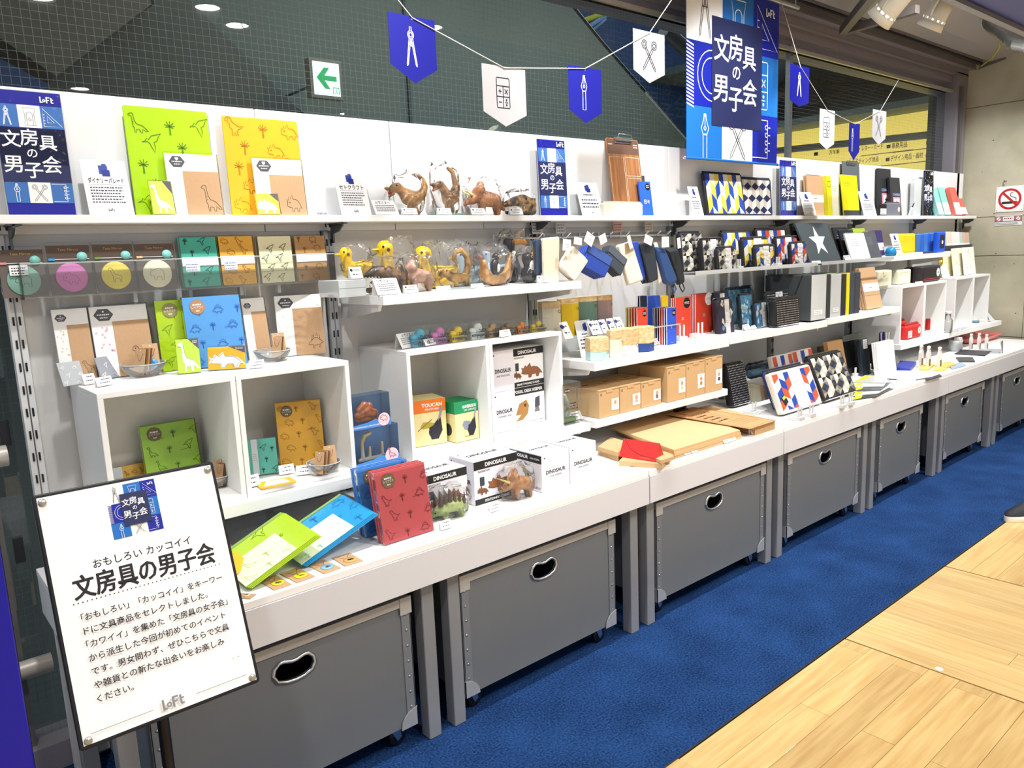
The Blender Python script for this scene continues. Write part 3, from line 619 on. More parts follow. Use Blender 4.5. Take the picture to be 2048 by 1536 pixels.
def shelf(label, x0, x1, yf, z, T, name='shelf', mat=WHITE, brk=True, yb=-.021):
    mb = MB(); mb.bbox(x0, yf, z-T, x1, yb, z, mat, .002); o = obj(name, mb); tag(o, label, 'shelf')
    if brk:
        for s in (x0+.012, x1-.012):
            bm = MB(); bm.prism([(yb, z-T-.05), (yb, z-T-.0005), (yf+.04, z-T-.0005), (yf+.05, z-T-.02), (yb-.06, z-T-.045)], s-.006, s+.006, M('#d8d8d6', .4, .3), plane='yz')
            obj('bracket', bm, o)
    return o
for x0, x1, lb in ((-1.4, .0065, 'long white top shelf carrying the green and orange folders'), (.0075, 5.42, 'long white top shelf running from the bagged dinosaurs to the concrete wall')):
    o = shelf(lb, x0, x1, -.108, TOP, .022, brk=False, yb=-.001)
    for k in range(-1, 7):
        if x0-.05 < k*MW < x1+.05 and (k*MW > 0.02) == (x0 > 0):
            b_ = MB(); x = k*MW+.012 if k < 6 else k*MW-.012
            b_.prism([(-.021, TOP-.085), (-.021, TOP-.0225), (-.10, TOP-.0225), (-.10, TOP-.032), (-.07, TOP-.05), (-.035, TOP-.055), (-.035, TOP-.085)], x-.003, x+.003, M('#5d6063', .35, .7), plane='yz')
            b_.box(x-.012, -.1, TOP-.026, x+.018, -.02, TOP-.0225, M('#5d6063', .35, .7)); obj('bracket', b_, o)
shelf('white shelf carrying the yellow ducks and dinosaur figures', .02, .885, -.305, DUCK, .03)
shelf('white shelf under the two left cubes', -.885, -.02, YF, LSH, .035)
shelf('white shelf under the cube with the bird boxes', .02, .885, -.335, .745, .03)
shelf('white shelf carrying the wooden-lidded jars and red notebooks', .905, 1.795, YF, .978, .034)
shelf('white shelf carrying the small printed pouches', 1.805, 2.695, YF, .986, .034)
shelf('white shelf carrying the upright clear files and kraft books', 2.705, 3.575, YF, .994, .034)
shelf('white shelf full of small kraft boxes', .905, 1.785, YF, CBS, .03)
shelf('white shelf under the cubes with the red pouches', 3.61, 4.49, YF, RSH, .034)
shelf('white shelf under the empty cubes beside the concrete wall', 4.5, 5.35, YF, RSH, .034)
shelf('white shelf carrying the yellow and blue mesh pouches', 3.61, 4.5, -.27, 1.292, .03)
def clear_shelf(label, x0, x1, z, yf=-.3):
    mb = MB(); mb.box(x0, yf, z-.004, x1, -.02, z, ACR); o = obj('clear_shelf', mb); tag(o, label, 'shelf')
    e = MB(); e.box(x0, yf-.002, z-.006, x1, yf, z+.012, ACRE); obj('front_lip', e, o)
    for x in (x0+.02, (x0+x1)/2, x1-.03): g_ = MB(); g_.box(x, -.05, z-.11, x+.02, -.03, z-.004, ACRE); obj('bracket', g_, o)
clear_shelf('clear acrylic shelf under the pyramid and chevron pouches', 1.60, 2.66, 1.281)
clear_shelf('clear acrylic shelf under the star folder and bagged files', 2.70, 3.56, 1.281)
# tables
FA = M('#d6d6da', .4, var=.01, scale=3); TT = M('#f6f5f4', .3, var=.01, scale=3); LEG = M('#8b8d90', .45, .1, .06, scale=20)
xt = -.043
def table(label, k0, k1):
    x0 = xt+k0*MW+.003; x1 = min(xt+k1*MW-.003, XW-.01); root = empty('display_table', Tr((x0+x1)/2, -.33, 0)); tag(root, label, 'table')
    iv = root.matrix_world.inverted()
    def pt(n, mb): o = obj(n, mb, root); o.matrix_local = iv; return o
    mb = MB(); mb.bbox(x0, -.644, TBL-.02, x1, -.022, TBL, TT, .0015); pt('tabletop', mb)
    mb = MB(); mb.bbox(x0, -.6465, .497, x1, -.628, TBL-.0205, FA, .001); pt('fascia', mb)
    for xs in (x0, x1-.018): mb = MB(); mb.box(xs, -.628, .497, xs+.018, -.03, TBL-.021, FA); pt('side_rail', mb)
    for k in range(k0, k1+1):
        for s, go in ((-.060, k > k0), (.032, k < k1)):
            if not go or xt+k*MW+s > XW-.06: continue
            for yy in ((-.604, -.561), (-.12, -.08)):
                mb = MB(); x = xt+k*MW+s; mb.bbox(x, yy[0], .0005, x+.042, yy[1], .4965 if yy[0] < -.5 else TBL-.021, LEG, .002); pt('leg', mb)
table('long white display table at the left, holding the notebooks and dinosaur boxes', -1, 1)
table('white display table section holding the kraft boards and red case', 1, 2)
table('long white display table section with the orange-blue and pyramid pouches', 2, 4)
table('far white display table section with the metal-clip cards and pink tray', 4, 6)
# trunks
TR = M('#6e7275', .55, var=.05, scale=8); TR2 = M('#777b80', .5, var=.05); CAP = M('#a6a8ab', .4, .25); EDG = M('#b4b3b0', .45, .2)
kid = [(.74*a_, .74*b_) for a_, b_ in [(-.072, .0), (-.066, .022), (-.050, .036), (-.036, .037), (-.022, .033), (-.008, .029), (.008, .029), (.022, .033), (.036, .037), (.050, .036), (.066, .022), (.072, .0), (.06, -.022), (.03, -.033), (0, -.036), (-.03, -.033), (-.06, -.022)]]
def trunk(label, x0, x1, first=None):
    w = x1-x0; z0, z1 = .078, .462; D = .5; root = empty('rolling_trunk', Tr(x0, -.6, 0)); tag(root, label, 'trunk', 'grey fibre trunks under the display tables')
    mb = MB(); cx = w/2; cz = z1-.078; hole = [(cx+p[0], cz+p[1]) for p in kid]
    mb.holed([(0, z0), (w, z0), (w, z1), (0, z1)], hole, 0, .006, TR); mb.box(0, .006, z0, .006, D, z1, TR2); mb.box(w-.006, .006, z0, w, D, z1, TR2); mb.box(0, D-.006, z0, w, D, z1, TR); mb.box(.006, .006, z0, w-.006, D-.006, z0+.006, TR); obj('body', mb, root)
    mb = MB(); mb.tube([(cx+p[0]*1.06, -.001, cz+p[1]*1.1) for p in kid+kid[:1]], .0055, STEEL, 8); obj('handle_ring', mb, root)
    mb = MB(); mb.bbox(-.004, -.005, z1-.022, w+.004, .012, z1+.004, EDG, .001); mb.bbox(-.004, .012, z1-.022, .01, D, z1+.004, EDG, .001); mb.bbox(w-.01, .012, z1-.022, w+.004, D, z1+.004, EDG, .001); obj('rim', mb, root)
    for s in (0, 1):
        x = -.003 if s == 0 else w-.027; mb = MB(); mb.bbox(x, -.003, z0, x+.03, .0, z1-.022, TR2, .0008); xs = -.003 if s == 0 else w; mb.box(xs, -.003, z0, xs+.003, .03, z1-.022, TR2); obj('edge_strip', mb, root)
        for i in range(7):
            mb = MB(); mb.ball((x+.015, -.0032, z0+.055+i*.047), .0042, STEEL, 1, .5, 1, 8); obj('rivet', mb, root)
        q = [(0, 0), (.055, 0), (.052, .02), (.042, .036), (.028, .046), (.0, .055)]
        pts = [((w+.005-a if s else -.005+a), z0-.004+b) for a, b in q]
        if s: pts.reverse()
        mb = MB(); mb.prism(pts, -.0065, -.003, CAP); xx = w+.003 if s else -.005; mb.box(xx, -.0065, z0-.004, xx+.002, .05, z0+.05, CAP); cc_ = obj('corner_cap', mb, root)
        mb = MB(); mb.bbox(x-.004, -.0075, z1-.045, x+.034, -.003, z1+.006, EDG, .001); obj('corner_cap', mb, root)
        for yy in (.05, D-.07):
            cx_ = .05 if s == 0 else w-.05; ca = empty('caster', Matrix.Translation((cx_, yy, 0))); ca.parent = root
            mb = MB(); mb.box(-.022, -.02, .07, .022, .02, .0775, STEEL); mb.prism([(-.018, .07), (.014, .07), (.02, .03), (.006, .02)], -.017, -.014, STEEL); mb.prism([(-.018, .07), (.014, .07), (.02, .03), (.006, .02)], .014, .017, STEEL); obj('fork', mb, ca)
            mb = MB(); R_ = Matrix.Translation((.012, 0, .0285)) @ Matrix.Rotation(math.pi/2, 4, 'X'); mb.lathe([(.008, -.011), (.024, -.011), (.028, -.007), (.028, .007), (.024, .011), (.008, .011)], M('#17171a', .4), 16, T=R_); obj('wheel', mb, ca)
    return root
for lb, a, b in (('grey trunk half hidden behind the standing notice board', -.838, -.146), ('grey trunk under the dinosaur boxes, second from the left', .038, .709), ('grey trunk under the kraft boards, handle fully in view', .948, 1.676), ('grey trunk under the orange-blue pouch', 1.87, 2.55), ('grey trunk behind a table leg, under the yellow notebooks', 2.78, 3.298), ('grey trunk under the white bottle-shaped cards', 3.64, 4.25), ('rightmost grey trunk, cut off by the picture edge', 4.60, 5.2)):
    trunk(lb, a, b)
# cubes
def cube(label, x0, x1, z0, z1, yf, D=.3, name='white_cube', mat=WHITE):
    root = empty(name, Tr((x0+x1)/2, yf+D/2, z0)); tag(root, label, 'cube shelf', None); w2 = (x1-x0)/2; H = z1-z0; t = .014; d2 = D/2
    for n, c in (('top_board', (-w2, -d2, H-t, w2, d2, H)), ('bottom_board', (-w2, -d2, .0005, w2, d2, t))):
        mb = MB(); mb.bbox(*c, mat, .001); obj(n, mb, root)
    for s in (0, 1): mb = MB(); x = -w2 if s == 0 else w2-t; mb.bbox(x, -d2, t, x+t, d2, H-t, mat, .001); obj('side_board', mb, root)
    mb = MB(); mb.box(-w2+t, d2-.012, t, w2-t, d2-.004, H-t, M('#d8d6d0', .6)); obj('back_board', mb, root)
    return root
cube('left white cube holding the green dinosaur notebook', -.800, -.462, LSH, CUBE, -.315)
cube('white cube holding the orange dinosaur notebook', -.460, -.120, LSH, CUBE, -.315)
cube('white cube holding the orange and green bird boxes', .092, .428, .745, CUBE, -.30)
cube('white cube holding the stacked white dinosaur boxes', .430, .778, .745, CUBE, -.30)
cube('white cube with a red pouch inside, beside the pens', 3.62, 3.965, RSH, 1.112, -.33)
cube('white cube with a red pouch showing purple lettering', 3.967, 4.305, RSH, 1.112, -.33)
cube('empty white cube behind the clear bottle', 4.46, 4.785, RSH, 1.118, -.33)
cube('rightmost empty white cube beside the concrete wall', 4.787, 5.10, RSH, 1.118, -.33)
# ================================================================ TOP SHELF
def poster(label, base, top, y, z, narrow=False):
    f = stand(base, top, z, y=y, lean=2, T=.003); mb = MB(); mb.box(0, 0, 0, f.w, .003, f.h, INDIGO); o = obj('event_poster', mb, None, f.m); tag(o, label, 'poster', None)
    poster_art(f.w, f.h, narrow).put(o)
    c = MB(); c.box(-.002, -.0035, 0, f.w+.002, -.002, f.h+.002, FILM); c.box(-.002, .0035, 0, f.w+.002, .005, f.h+.002, ACRE); c.box(-.002, -.0035, -.0, f.w+.002, .03, .002, ACR); obj('acrylic_holder', c, o)
    return o
poster('large indigo poster with white Japanese title at the far left end of the top shelf', (19, 153), 184, -.06, TOP)
poster('indigo poster between the bagged dinosaurs and the wooden clipboard', (1083, 1136), 281, -.05, TOP, True)
poster('narrow indigo poster between the patterned sleeves and the kraft notebooks', (1562, 1593), 322, -.05, TOP, True)
poster('small indigo poster near the coral boxes at the right end of the top shelf', (1847, 1866), 343, -.05, TOP, True)
def info(label, base, top, z, y=None, head='', body=7, lean=16, star=True, T=.0012):
    f = stand(base, top, z, y=y, lean=lean, T=T); a = Art(); w, h = f.w, f.h; c = M('#3d4150')
    a.rect(w*.38, h*.74, w*.58, h*.9, M('#30479c')); a.rect(w*.44, h*.70, w*.62, h*.82, M('#1f2f86')); a.rect(w*.46, h*.9, w*.56, h*.93, M('#30479c'))
    if head: a.text(head, w*.5, h*.58, h*.085, INK, 'c', .01, w*.8)
    else: a.greek(w*.25, h*.58, w*.75, h*.66, 1, c, .6)
    a.rect(w*.1, h*.545, w*.9, h*.549, c)
    if body: a.greek(w*.12, h*.2, w*.9, h*.52, body, c, .42)
    loft_logo(a, w*.5-h*.05, h*.06, h*.05, M('#55555c'))
    mb = MB(); mb.box(0, 0, 0, w, T, h, PAPER); o = obj('info_card', mb, None, f.m); tag(o, label, 'sign'); a.put(o)
    r = MB(); r.box(0, .0016, 0, w, .003, h*.9, ACR); obj('acrylic_stand', r, o); return o
def folder(label, base, top, y, col, inkc, mot, lean, tabs):
    f = stand(base, top, TOP, y=y, lean=lean, T=.004); a = Art(); pattern(a, f.w*.97, f.h, mot, M(inkc), f.w*.23, f.w*.007, f.w*.36, f.w*.24)
    mb = MB(); mb.slab(f.w, f.h, .004, .0012, .006, M(col, .3, coat=.4)); o = obj('document_folder', mb, None, f.m); tag(o, label, 'folder'); a.put(o)
    t = MB(); t.box(f.w*.965, .0005, f.h*.02, f.w*1.0, .0045, f.h*.97, M('#a9b0b3', .3)); obj('spine_strip', t, o, Matrix.Translation((.003, 0, 0)))
folder('tall lime green document folder with brachiosaurus and palm print', (273, 437), 218, -.035, '#b4e01e', '#3e6d1a', ['ptero', 'palm', 'brachio', 'palm'], 2, 0)
folder('tall orange document folder with triceratops print', (465, 612), 238, -.035, '#f9b62a', '#a8741c', ['tricera', 'trex', 'palm'], 2, 0)
info('white info card about the parade of dinosaurs, leaning on the lime folder', (180, 270), 322, TOP, -.085, 'ダイナソーパレード', 6)
def letterset(label, base, top, y, z, mot, sc=1, lean=5, hexa='#55555a', tint='#fbfaf6', sh=None, rot=None):
    f = stand(base, top, z, y=y, lean=lean, T=.006); w, h = f.w, f.h; a = Art()
    a.rect(w*.30, h*.0, w, h*.72, KRAFT); g = M(hexa); cx, cz, r = w*.22, h*.87, min(w, h)*.15
    a.tri([(cx+r*math.cos(math.radians(60*i)), cz+r*.8*math.sin(math.radians(60*i))) for i in range(6)], [(0, 1, 2, 3, 4, 5)], g)
    a.text('♥', cx, cz+r*.2, r*.3, PAPER, 'c'); a.greek(cx-r*.65, cz-r*.1, cx+r*.65, cz+r*.1, 1, PAPER, .7, 0); a.greek(cx-r*.4, cz-r*.45, cx+r*.4, cz-r*.2, 1, PAPER, .5, 0)
    if mot: a.strokes(IC[mot], w*.60, h*.06, w*.52 if mot == 'brachio' else w*.40, INK, w*.008, .75)
    if sh:
        rr = random.Random(3); y_ = a._y()
        for i in range(16): a.disc(rr.uniform(.06, .28)*w, rr.uniform(.05, .75)*h, w*.018, M(sh), 6, y_)
    mb = MB(); mb.bbox(0, 0, 0, w, .006, h, M(tint, .6), .0008); o = obj('letter_set', mb, None, f.m); tag(o, label, 'stationery set'); a.put(o)
    fb = MB(); fb.bbox(-.002, -.0035, 0, w+.002, .007, h+.004, FILM, .001); obj('clear_wrap', fb, o); return o
letterset('letter set with kraft envelope and brachiosaurus drawing, leaning on the lime folder', (345, 448), 310, -.06, TOP, 'brachio')
letterset('letter set with kraft envelope and triceratops drawing, leaning on the orange folder', (518, 615), 320, -.06, TOP, 'tricera')
def minicard(label, base, top, z, y, col, mot, lean=12, **k):
    f = stand(base, top, z, y=y, lean=lean, T=.004); w, h = f.w, f.h; a = Art(); g = M('#5a5a5c')
    a.tri([(w*.62, h), (w, h*.62), (w, h)], [(0, 1, 2)], g)
    pts = [(p[0]*w*.86+w*.05, p[1]*h*.78+h*.08) for p in IC[mot][0][1:]]
    cx = sum(p[0] for p in pts)/len(pts); cz = sum(p[1] for p in pts)/len(pts)
    a.poly([(cx+(p[0]-cx)*1.12, cz+(p[1]-cz)*1.1) for p in pts], PAPER); a.line(pts, M('#77776e'), w*.01, True)
    mb = MB(); mb.bbox(0, 0, 0, w, .004, h, M(col), .0008); o = obj('message_card', mb, None, f.m); tag(o, label, 'card'); a.put(o)
    fb = MB(); fb.bbox(-.0015, -.0035, 0, w+.0015, .005, h+.002, FILM, .001); obj('clear_wrap', fb, o); return o
minicard('small green card with a white brachiosaurus cut-out before the top shelf letter set', (308, 352), 364, TOP, -.088, '#cfe85a', 'brachio')
minicard('small orange card with a white triceratops cut-out before the top shelf letter set', (517, 562), 389, TOP, -.088, '#f6c63c', 'tricera')
mb = MB(); f = stand((634, 656), 424, TOP, y=-.1, T=.001); mb.box(0, 0, 0, f.w, .001, f.h, PAPER); o = obj('barcode_label', mb, None, f.m); tag(o, 'tiny barcode label on the top shelf left of the craft info card', 'label')
a = Art()
for i in range(14): a.rect(f.w*(.06+i*.065), f.h*.1, f.w*(.06+i*.065+random.choice([.02, .035])), f.h*.85, INK)
a.put(o)
info('white info card headed in katakana left of the bagged dinosaurs', (684, 744), 343, TOP, -.08, 'セトクラフト', 6)
def note(label, base, top, z, y=None, head='お客さまへ', lean=28, n=4):
    f = stand(base, top, z, y=y, lean=lean, T=.001); a = Art(); w, h = f.w, f.h
    a.text(head, w*.45, h*.76, h*.15, INK, 'c', .005, w*.7); a.greek(w*.1, h*.2, w*.93, h*.7, n, M('#44464c'), .42)
    mb = MB(); mb.box(0, 0, 0, w, .001, h, PAPER); o = obj('notice_card', mb, None, f.m); tag(o, label, 'sign'); a.put(o)
    r = MB(); r.add([(0, .001, h*.98), (w, .001, h*.98), (w, h*.6, h*.3), (0, h*.6, h*.3)], [(0, 1, 2, 3)], PAPER); obj('rear_leaf', r, o)
note('small notice card on the top shelf before the first bagged dinosaur', (752, 799), 402, TOP, -.095)
# ---- figures
def fig(name, label, cat, loc, s, chains, mat, parts=(), rz=0, vox=.0035, group=None, bag=None, seed=0, it=3):
    """chains in units of s; x to the right, z up, -y to the viewer"""
    root = empty(name, Tr(loc.x, loc.y, loc.z, rz)); tag(root, label, cat, group)
    me = blob([[tuple(c*s for c in p) for p in ch] for ch in chains], vox, it); me.materials.append(mat)
    zmin = min(v.co.z for v in me.vertices)
    for v in me.vertices: v.co.z -= zmin
    for p in me.polygons: p.use_smooth = True
    obj('body', me, root)
    for n, f_ in parts:
        for g_ in (f_ if isinstance(f_, list) else [f_]): mb = MB(); g_(mb, s, -zmin); obj(n, mb, root)
    if bag: obj('clear_bag', shell(bag[0]*s*.86, bag[1]*s*.8, bag[2]*s, seed), root, Matrix.Translation((bag[3]*s if len(bag) > 3 else 0, 0, 0)))
    return root
def ball_(x, y, z, r, mat, sx=1, sy=1, sz=1): return lambda mb, s, dz: mb.ball((x*s, y*s, z*s+dz), r*s, mat, sx, sy, sz, 10)
def cone_(p0, p1, r, mat, r1=.1): return lambda mb, s, dz: mb.tube([(p0[0]*s, p0[1]*s, p0[2]*s+dz), (p1[0]*s, p1[1]*s, p1[2]*s+dz)], r, mat, 8, radii=[r*s, r*s*r1])
def curve_(pts, rr, mat): return lambda mb, s, dz: mb.tube([(p[0]*s, p[1]*s, p[2]*s+dz) for p in pts], .01, mat, 10, radii=[q*s for q in rr])
def both(f): return list(f)
def mixed(f): return lambda mb, s, dz: [g(mb, s, dz) for g in f]
def fur(c1, c2, sc=28, rough=.35):
    k = ('fur', c1, c2, sc)
    if k in _M: return _M[k]
    m = bpy.data.materials.new('hide_'+c1.strip('#')); m.use_nodes = True; nt = m.node_tree; N = nt.nodes.new; L = nt.links.new; b = nt.nodes['Principled BSDF']; b.inputs['Roughness'].default_value = rough
    tc = N('ShaderNodeTexCoord'); n = N('ShaderNodeTexNoise'); n.inputs['Scale'].default_value = sc; n.inputs['Detail'].default_value = 4; r = N('ShaderNodeValToRGB')
    r.color_ramp.elements[0].color = (*srgb(c1), 1); r.color_ramp.elements[1].color = (*srgb(c2), 1); r.color_ramp.elements[0].position = .42; r.color_ramp.elements[1].position = .6
    L(tc.outputs['Object'], n.inputs['Vector']); L(n.outputs['Fac'], r.inputs[0]); L(r.outputs[0], b.inputs['Base Color'])
    v = N('ShaderNodeTexVoronoi'); v.inputs['Scale'].default_value = 260; bp = N('ShaderNodeBump'); bp.inputs['Strength'].default_value = .5; bp.inputs['Distance'].default_value = .001; L(tc.outputs['Object'], v.inputs['Vector']); L(v.outputs['Distance'], bp.inputs['Height']); L(bp.outputs[0], b.inputs['Normal'])
    _M[k] = m; return m
WHT = M('#f4f2ea', .4); EYE = M('#0e0e10', .2); RED = M('#b3322c', .5); IVORY = M('#e8dfb4', .5)
TREX = [[(-.32, 0, .62, .10), (-.22, 0, .64, .12), (-.10, 0, .55, .11), (.05, 0, .42, .19), (.24, 0, .40, .17), (.42, 0, .50, .11), (.50, 0, .66, .08), (.46, 0, .82, .06), (.34, 0, .92, .05), (.2, 0, .94, .035)],
        [(-.34, 0, .56, .05), (-.46, 0, .60, .05), (-.52, 0, .62, .035)], [(-.32, 0, .50, .04), (-.44, 0, .44, .035)],
        [(.10, -.1, .36, .12), (.02, -.12, .2, .08), (.1, -.12, .06, .06), (-.02, -.12, .03, .045)], [(.24, .1, .36, .12), (.26, .12, .2, .08), (.34, .12, .06, .06), (.22, .12, .03, .045)],
        [(-.08, -.12, .42, .05), (-.16, -.16, .34, .035), (-.22, -.16, .36, .02)]]
def trex_parts(): return [('eye', both([ball_(-.28, -.1, .68, .02, EYE), ball_(-.28, .1, .68, .02, EYE)])), ('mouth', ball_(-.4, 0, .51, .045, RED, 1.4, .8, .7)), ('tooth', both([cone_((-.5+i*.035, -.03, .565), (-.5+i*.035, -.035, .535), .008, WHT) for i in range(5)]))]
def bprice(label, base, top, z, y, **k): f = stand(base, top, z, y=y, lean=20); return tent(label, f, **k)
P_ = lambda x, y, z: V((xat(x, y, z), y, z))
k_ = .155
fig('tyrannosaurus_holder', 'brown roaring tyrannosaurus figure with raised tail, bagged, leftmost on the top shelf', 'figurine', P_(815, -.06, TOP), .148, TREX, fur('#b5884a', '#8c6230'), trex_parts(), -.1, .003, bag=(1.05, .6, 1.0), seed=1)
TREX2 = [[(-.2, 0, .62, .07), (-.12, 0, .64, .09), (-.02, 0, .52, .09), (.08, 0, .34, .15), (.18, 0, .36, .13), (.28, 0, .62, .07), (.22, 0, .9, .05), (.1, 0, .98, .04)],
         [(-.2, 0, .60, .05), (-.34, 0, .64, .04)], [(-.2, 0, .56, .03), (-.31, 0, .52, .03)], [(.02, -.08, .3, .1), (-.04, -.1, .14, .06), (-.1, -.1, .03, .04)], [(.18, .08, .3, .1), (.2, .1, .14, .06), (.14, .1, .03, .04)]]
fig('tyrannosaurus_clip', 'small upright tyrannosaurus figure on a green base, bagged, second on the top shelf', 'figurine', P_(893, -.06, TOP), .17, TREX2, fur('#b48b58', '#6b4a2c'), [('base', lambda mb, s, dz: mb.bbox(-.3*s, -.16*s, .0, .34*s, .16*s, .05*s, M('#5f8069'), .01*s)), ('mouth', ball_(-.27, 0, .57, .035, RED, 1.4, .8, .6)), ('eye', ball_(-.17, -.075, .67, .016, EYE))], 0, .003, bag=(.75, .5, 1.1), seed=2)
TRI = [[(-.3, 0, .38, .12), (-.16, 0, .44, .13), (.05, 0, .40, .2), (.28, 0, .36, .18), (.42, 0, .24, .08), (.52, 0, .14, .04)], [(-.4, 0, .32, .06), (-.48, 0, .28, .045)],
       [(-.12, 0, .55, .16), (-.08, -.12, .6, .1), (-.08, .12, .6, .1), (-.06, 0, .72, .1)], [(-.06, -.14, .3, .08), (-.08, -.14, .05, .06)], [(.3, -.14, .28, .1), (.32, -.14, .05, .06)], [(-.02, .14, .3, .08), (-.02, .14, .05, .06)], [(.36, .14, .28, .1), (.38, .14, .05, .06)]]
def tri_parts(h='#d9cf8a'): hm = M(h, .5); return [('horn', cone_((-.28, -.08, .48), (-.56, -.1, .62), .035, hm)), ('horn', cone_((-.28, .08, .48), (-.56, .1, .62), .035, hm)), ('horn', cone_((-.44, 0, .34), (-.5, 0, .44), .025, hm)), ('eye', both([ball_(-.33, -.1, .44, .02, EYE), ball_(-.33, .1, .44, .02, EYE)]))]
fig('triceratops_holder', 'orange-brown triceratops figure with pale horns, bagged, third on the top shelf', 'figurine', P_(968, -.06, TOP), .155, TRI, fur('#c4895a', '#a86a40'), tri_parts(), -.3, .003, bag=(1.15, .7, .92), seed=3)
SKULL = [[(.3, 0, .3, .2), (.1, 0, .42, .17), (-.15, 0, .4, .13), (-.38, 0, .34, .09), (-.48, 0, .3, .06)], [(.34, 0, .16, .13), (.1, 0, .12, .1), (-.2, 0, .1, .07), (-.42, 0, .12, .05)], [(.4, 0, .4, .1), (.42, 0, .15, .1)]]
fig('dinosaur_skull_figure', 'brown speckled dinosaur head figure, bagged, beside the second indigo poster', 'figurine', P_(1040, -.06, TOP), .15, SKULL, fur('#b08a52', '#33281c', 45), [('eye', ball_(.1, -.16, .45, .03, EYE)), ('tooth', both([cone_((-.4+i*.08, -.09, .26), (-.4+i*.08, -.09, .19), .014, WHT) for i in range(7)]))], -.1, .003, bag=(1.1, .6, .68), seed=4)
for b, t, l in (((806, 836), 418, 'leftmost'), ((877, 904), 418, 'second'), ((944, 972), 418, 'third'), ((1021, 1047), 418, 'rightmost')):
    bprice('white price card with a black dot before the bagged dinosaurs, %s of four' % l, b, t, TOP, -.1, tri='#151515', group=None)
info('white info card beside the wooden clipboard', (1165, 1208), 366, TOP, -.075, '', 3)
# wooden clipboard
f = stand((1228, 1292), 280, TOP, y=-.05, lean=9, T=.004); mb = MB(); wm = wood_mat('#b07a4e', '#8d5a34', 9, 'Z', .45); mb.slab(f.w, f.h, .004, .001, .012, wm); cb = obj('wooden_clipboard', mb, None, f.m); tag(cb, 'dark wooden clipboard with printed squares and metal clip on the top shelf', 'clipboard')
a = Art(); w, h = f.w, f.h; lc = M('#e6d9c2')
a.rect(w*.02, h*.8, w*.98, h*.985, M('#6d5040'))
for r in ((.05, .1, .48, .76), (.52, .52, .95, .76), (.52, .1, .95, .49)): a.line([(w*r[0], h*r[1]), (w*r[2], h*r[1]), (w*r[2], h*r[3]), (w*r[0], h*r[3])], lc, w*.012, True)
a.greek(w*.05, h*.91, w*.2, h*.93, 1, lc, .7); a.greek(w*.82, h*.88, w*.95, h*.94, 2, lc, .6); a.put(cb)
def clip(parent, w, h, W_=.36, mat=STEEL):
    c = MB(); x0 = w*(.5-W_/2); x1 = w*(.5+W_/2); c.bbox(x0, -.006, h-.022, x1, .0, h+.004, mat, .002); c.tube([(x0-.002, -.012, h-.004), (x1+.002, -.012, h-.004)], .006, mat, 10); c.tube([(x0+.01, -.014, h-.004), (x0+.012, -.02, h+.014), (x1-.012, -.02, h+.014), (x1-.01, -.014, h-.004)], .0022, mat, 6); obj('clip', c, parent)
clip(cb, w, h, .5)
def pouch(name, label, cat, f, T, mat, art=None, rc=.01, e=.004, zip_=None, group=None, film=None, tagw=None):
    mb = MB(); mb.slab(f.w, f.h, T, e, rc, mat); o = obj(name, mb, None, f.m); tag(o, label, cat, group)
    if art: art.put(o)
    if zip_:
        z = MB(); z.tube([(rc*.6, T/2, f.h+.0008), (f.w-rc*.6, T/2, f.h+.0008)], T*.22+.001, zip_, 8); obj('zip', z, o)
    if film: fb = MB(); fb.slab(f.w+.006, f.h+.012, T+.005, e, rc, CELLO, -.003, -.0005, -.0035); obj('clear_bag', fb, o)
    return o
BEI = M('#ddd5c2', .8, bump=.2, scale=200)
f = stand((1207, 1286), 406, TOP, y=-.085, T=.025); pouch('pen_pouch', 'beige canvas pouch lying before the wooden clipboard', 'pouch', f, .025, BEI, zip_=M('#b9ab90'))
f = stand((1278, 1296), 352, TOP, y=-.03, lean=6, T=.008); book('dark_notebook', 'dark grey notebook standing behind the small blue notepad', 'notebook', f, .008, M('#3c4448'), None)
a = Art(); f = stand((1285, 1308), 364, TOP, y=-.07, lean=8, T=.008); a.disc(f.w*.72, f.h*.84, f.w*.2, BLACK); a.text('日々', f.w*.3, f.h*.35, f.h*.1, PAPER, bold=.01); a.greek(f.w*.6, f.h*.8, f.w*.84, f.h*.9, 2, PAPER, .5, 0)
book('blue_notepad', 'small bright blue notepad with a black round sticker on the top shelf', 'notepad', f, .008, M('#2f62d6', .4), a)
info('white info card left of the yellow-blue laptop sleeve', (1388, 1408), 374, TOP, -.085, '', 4)
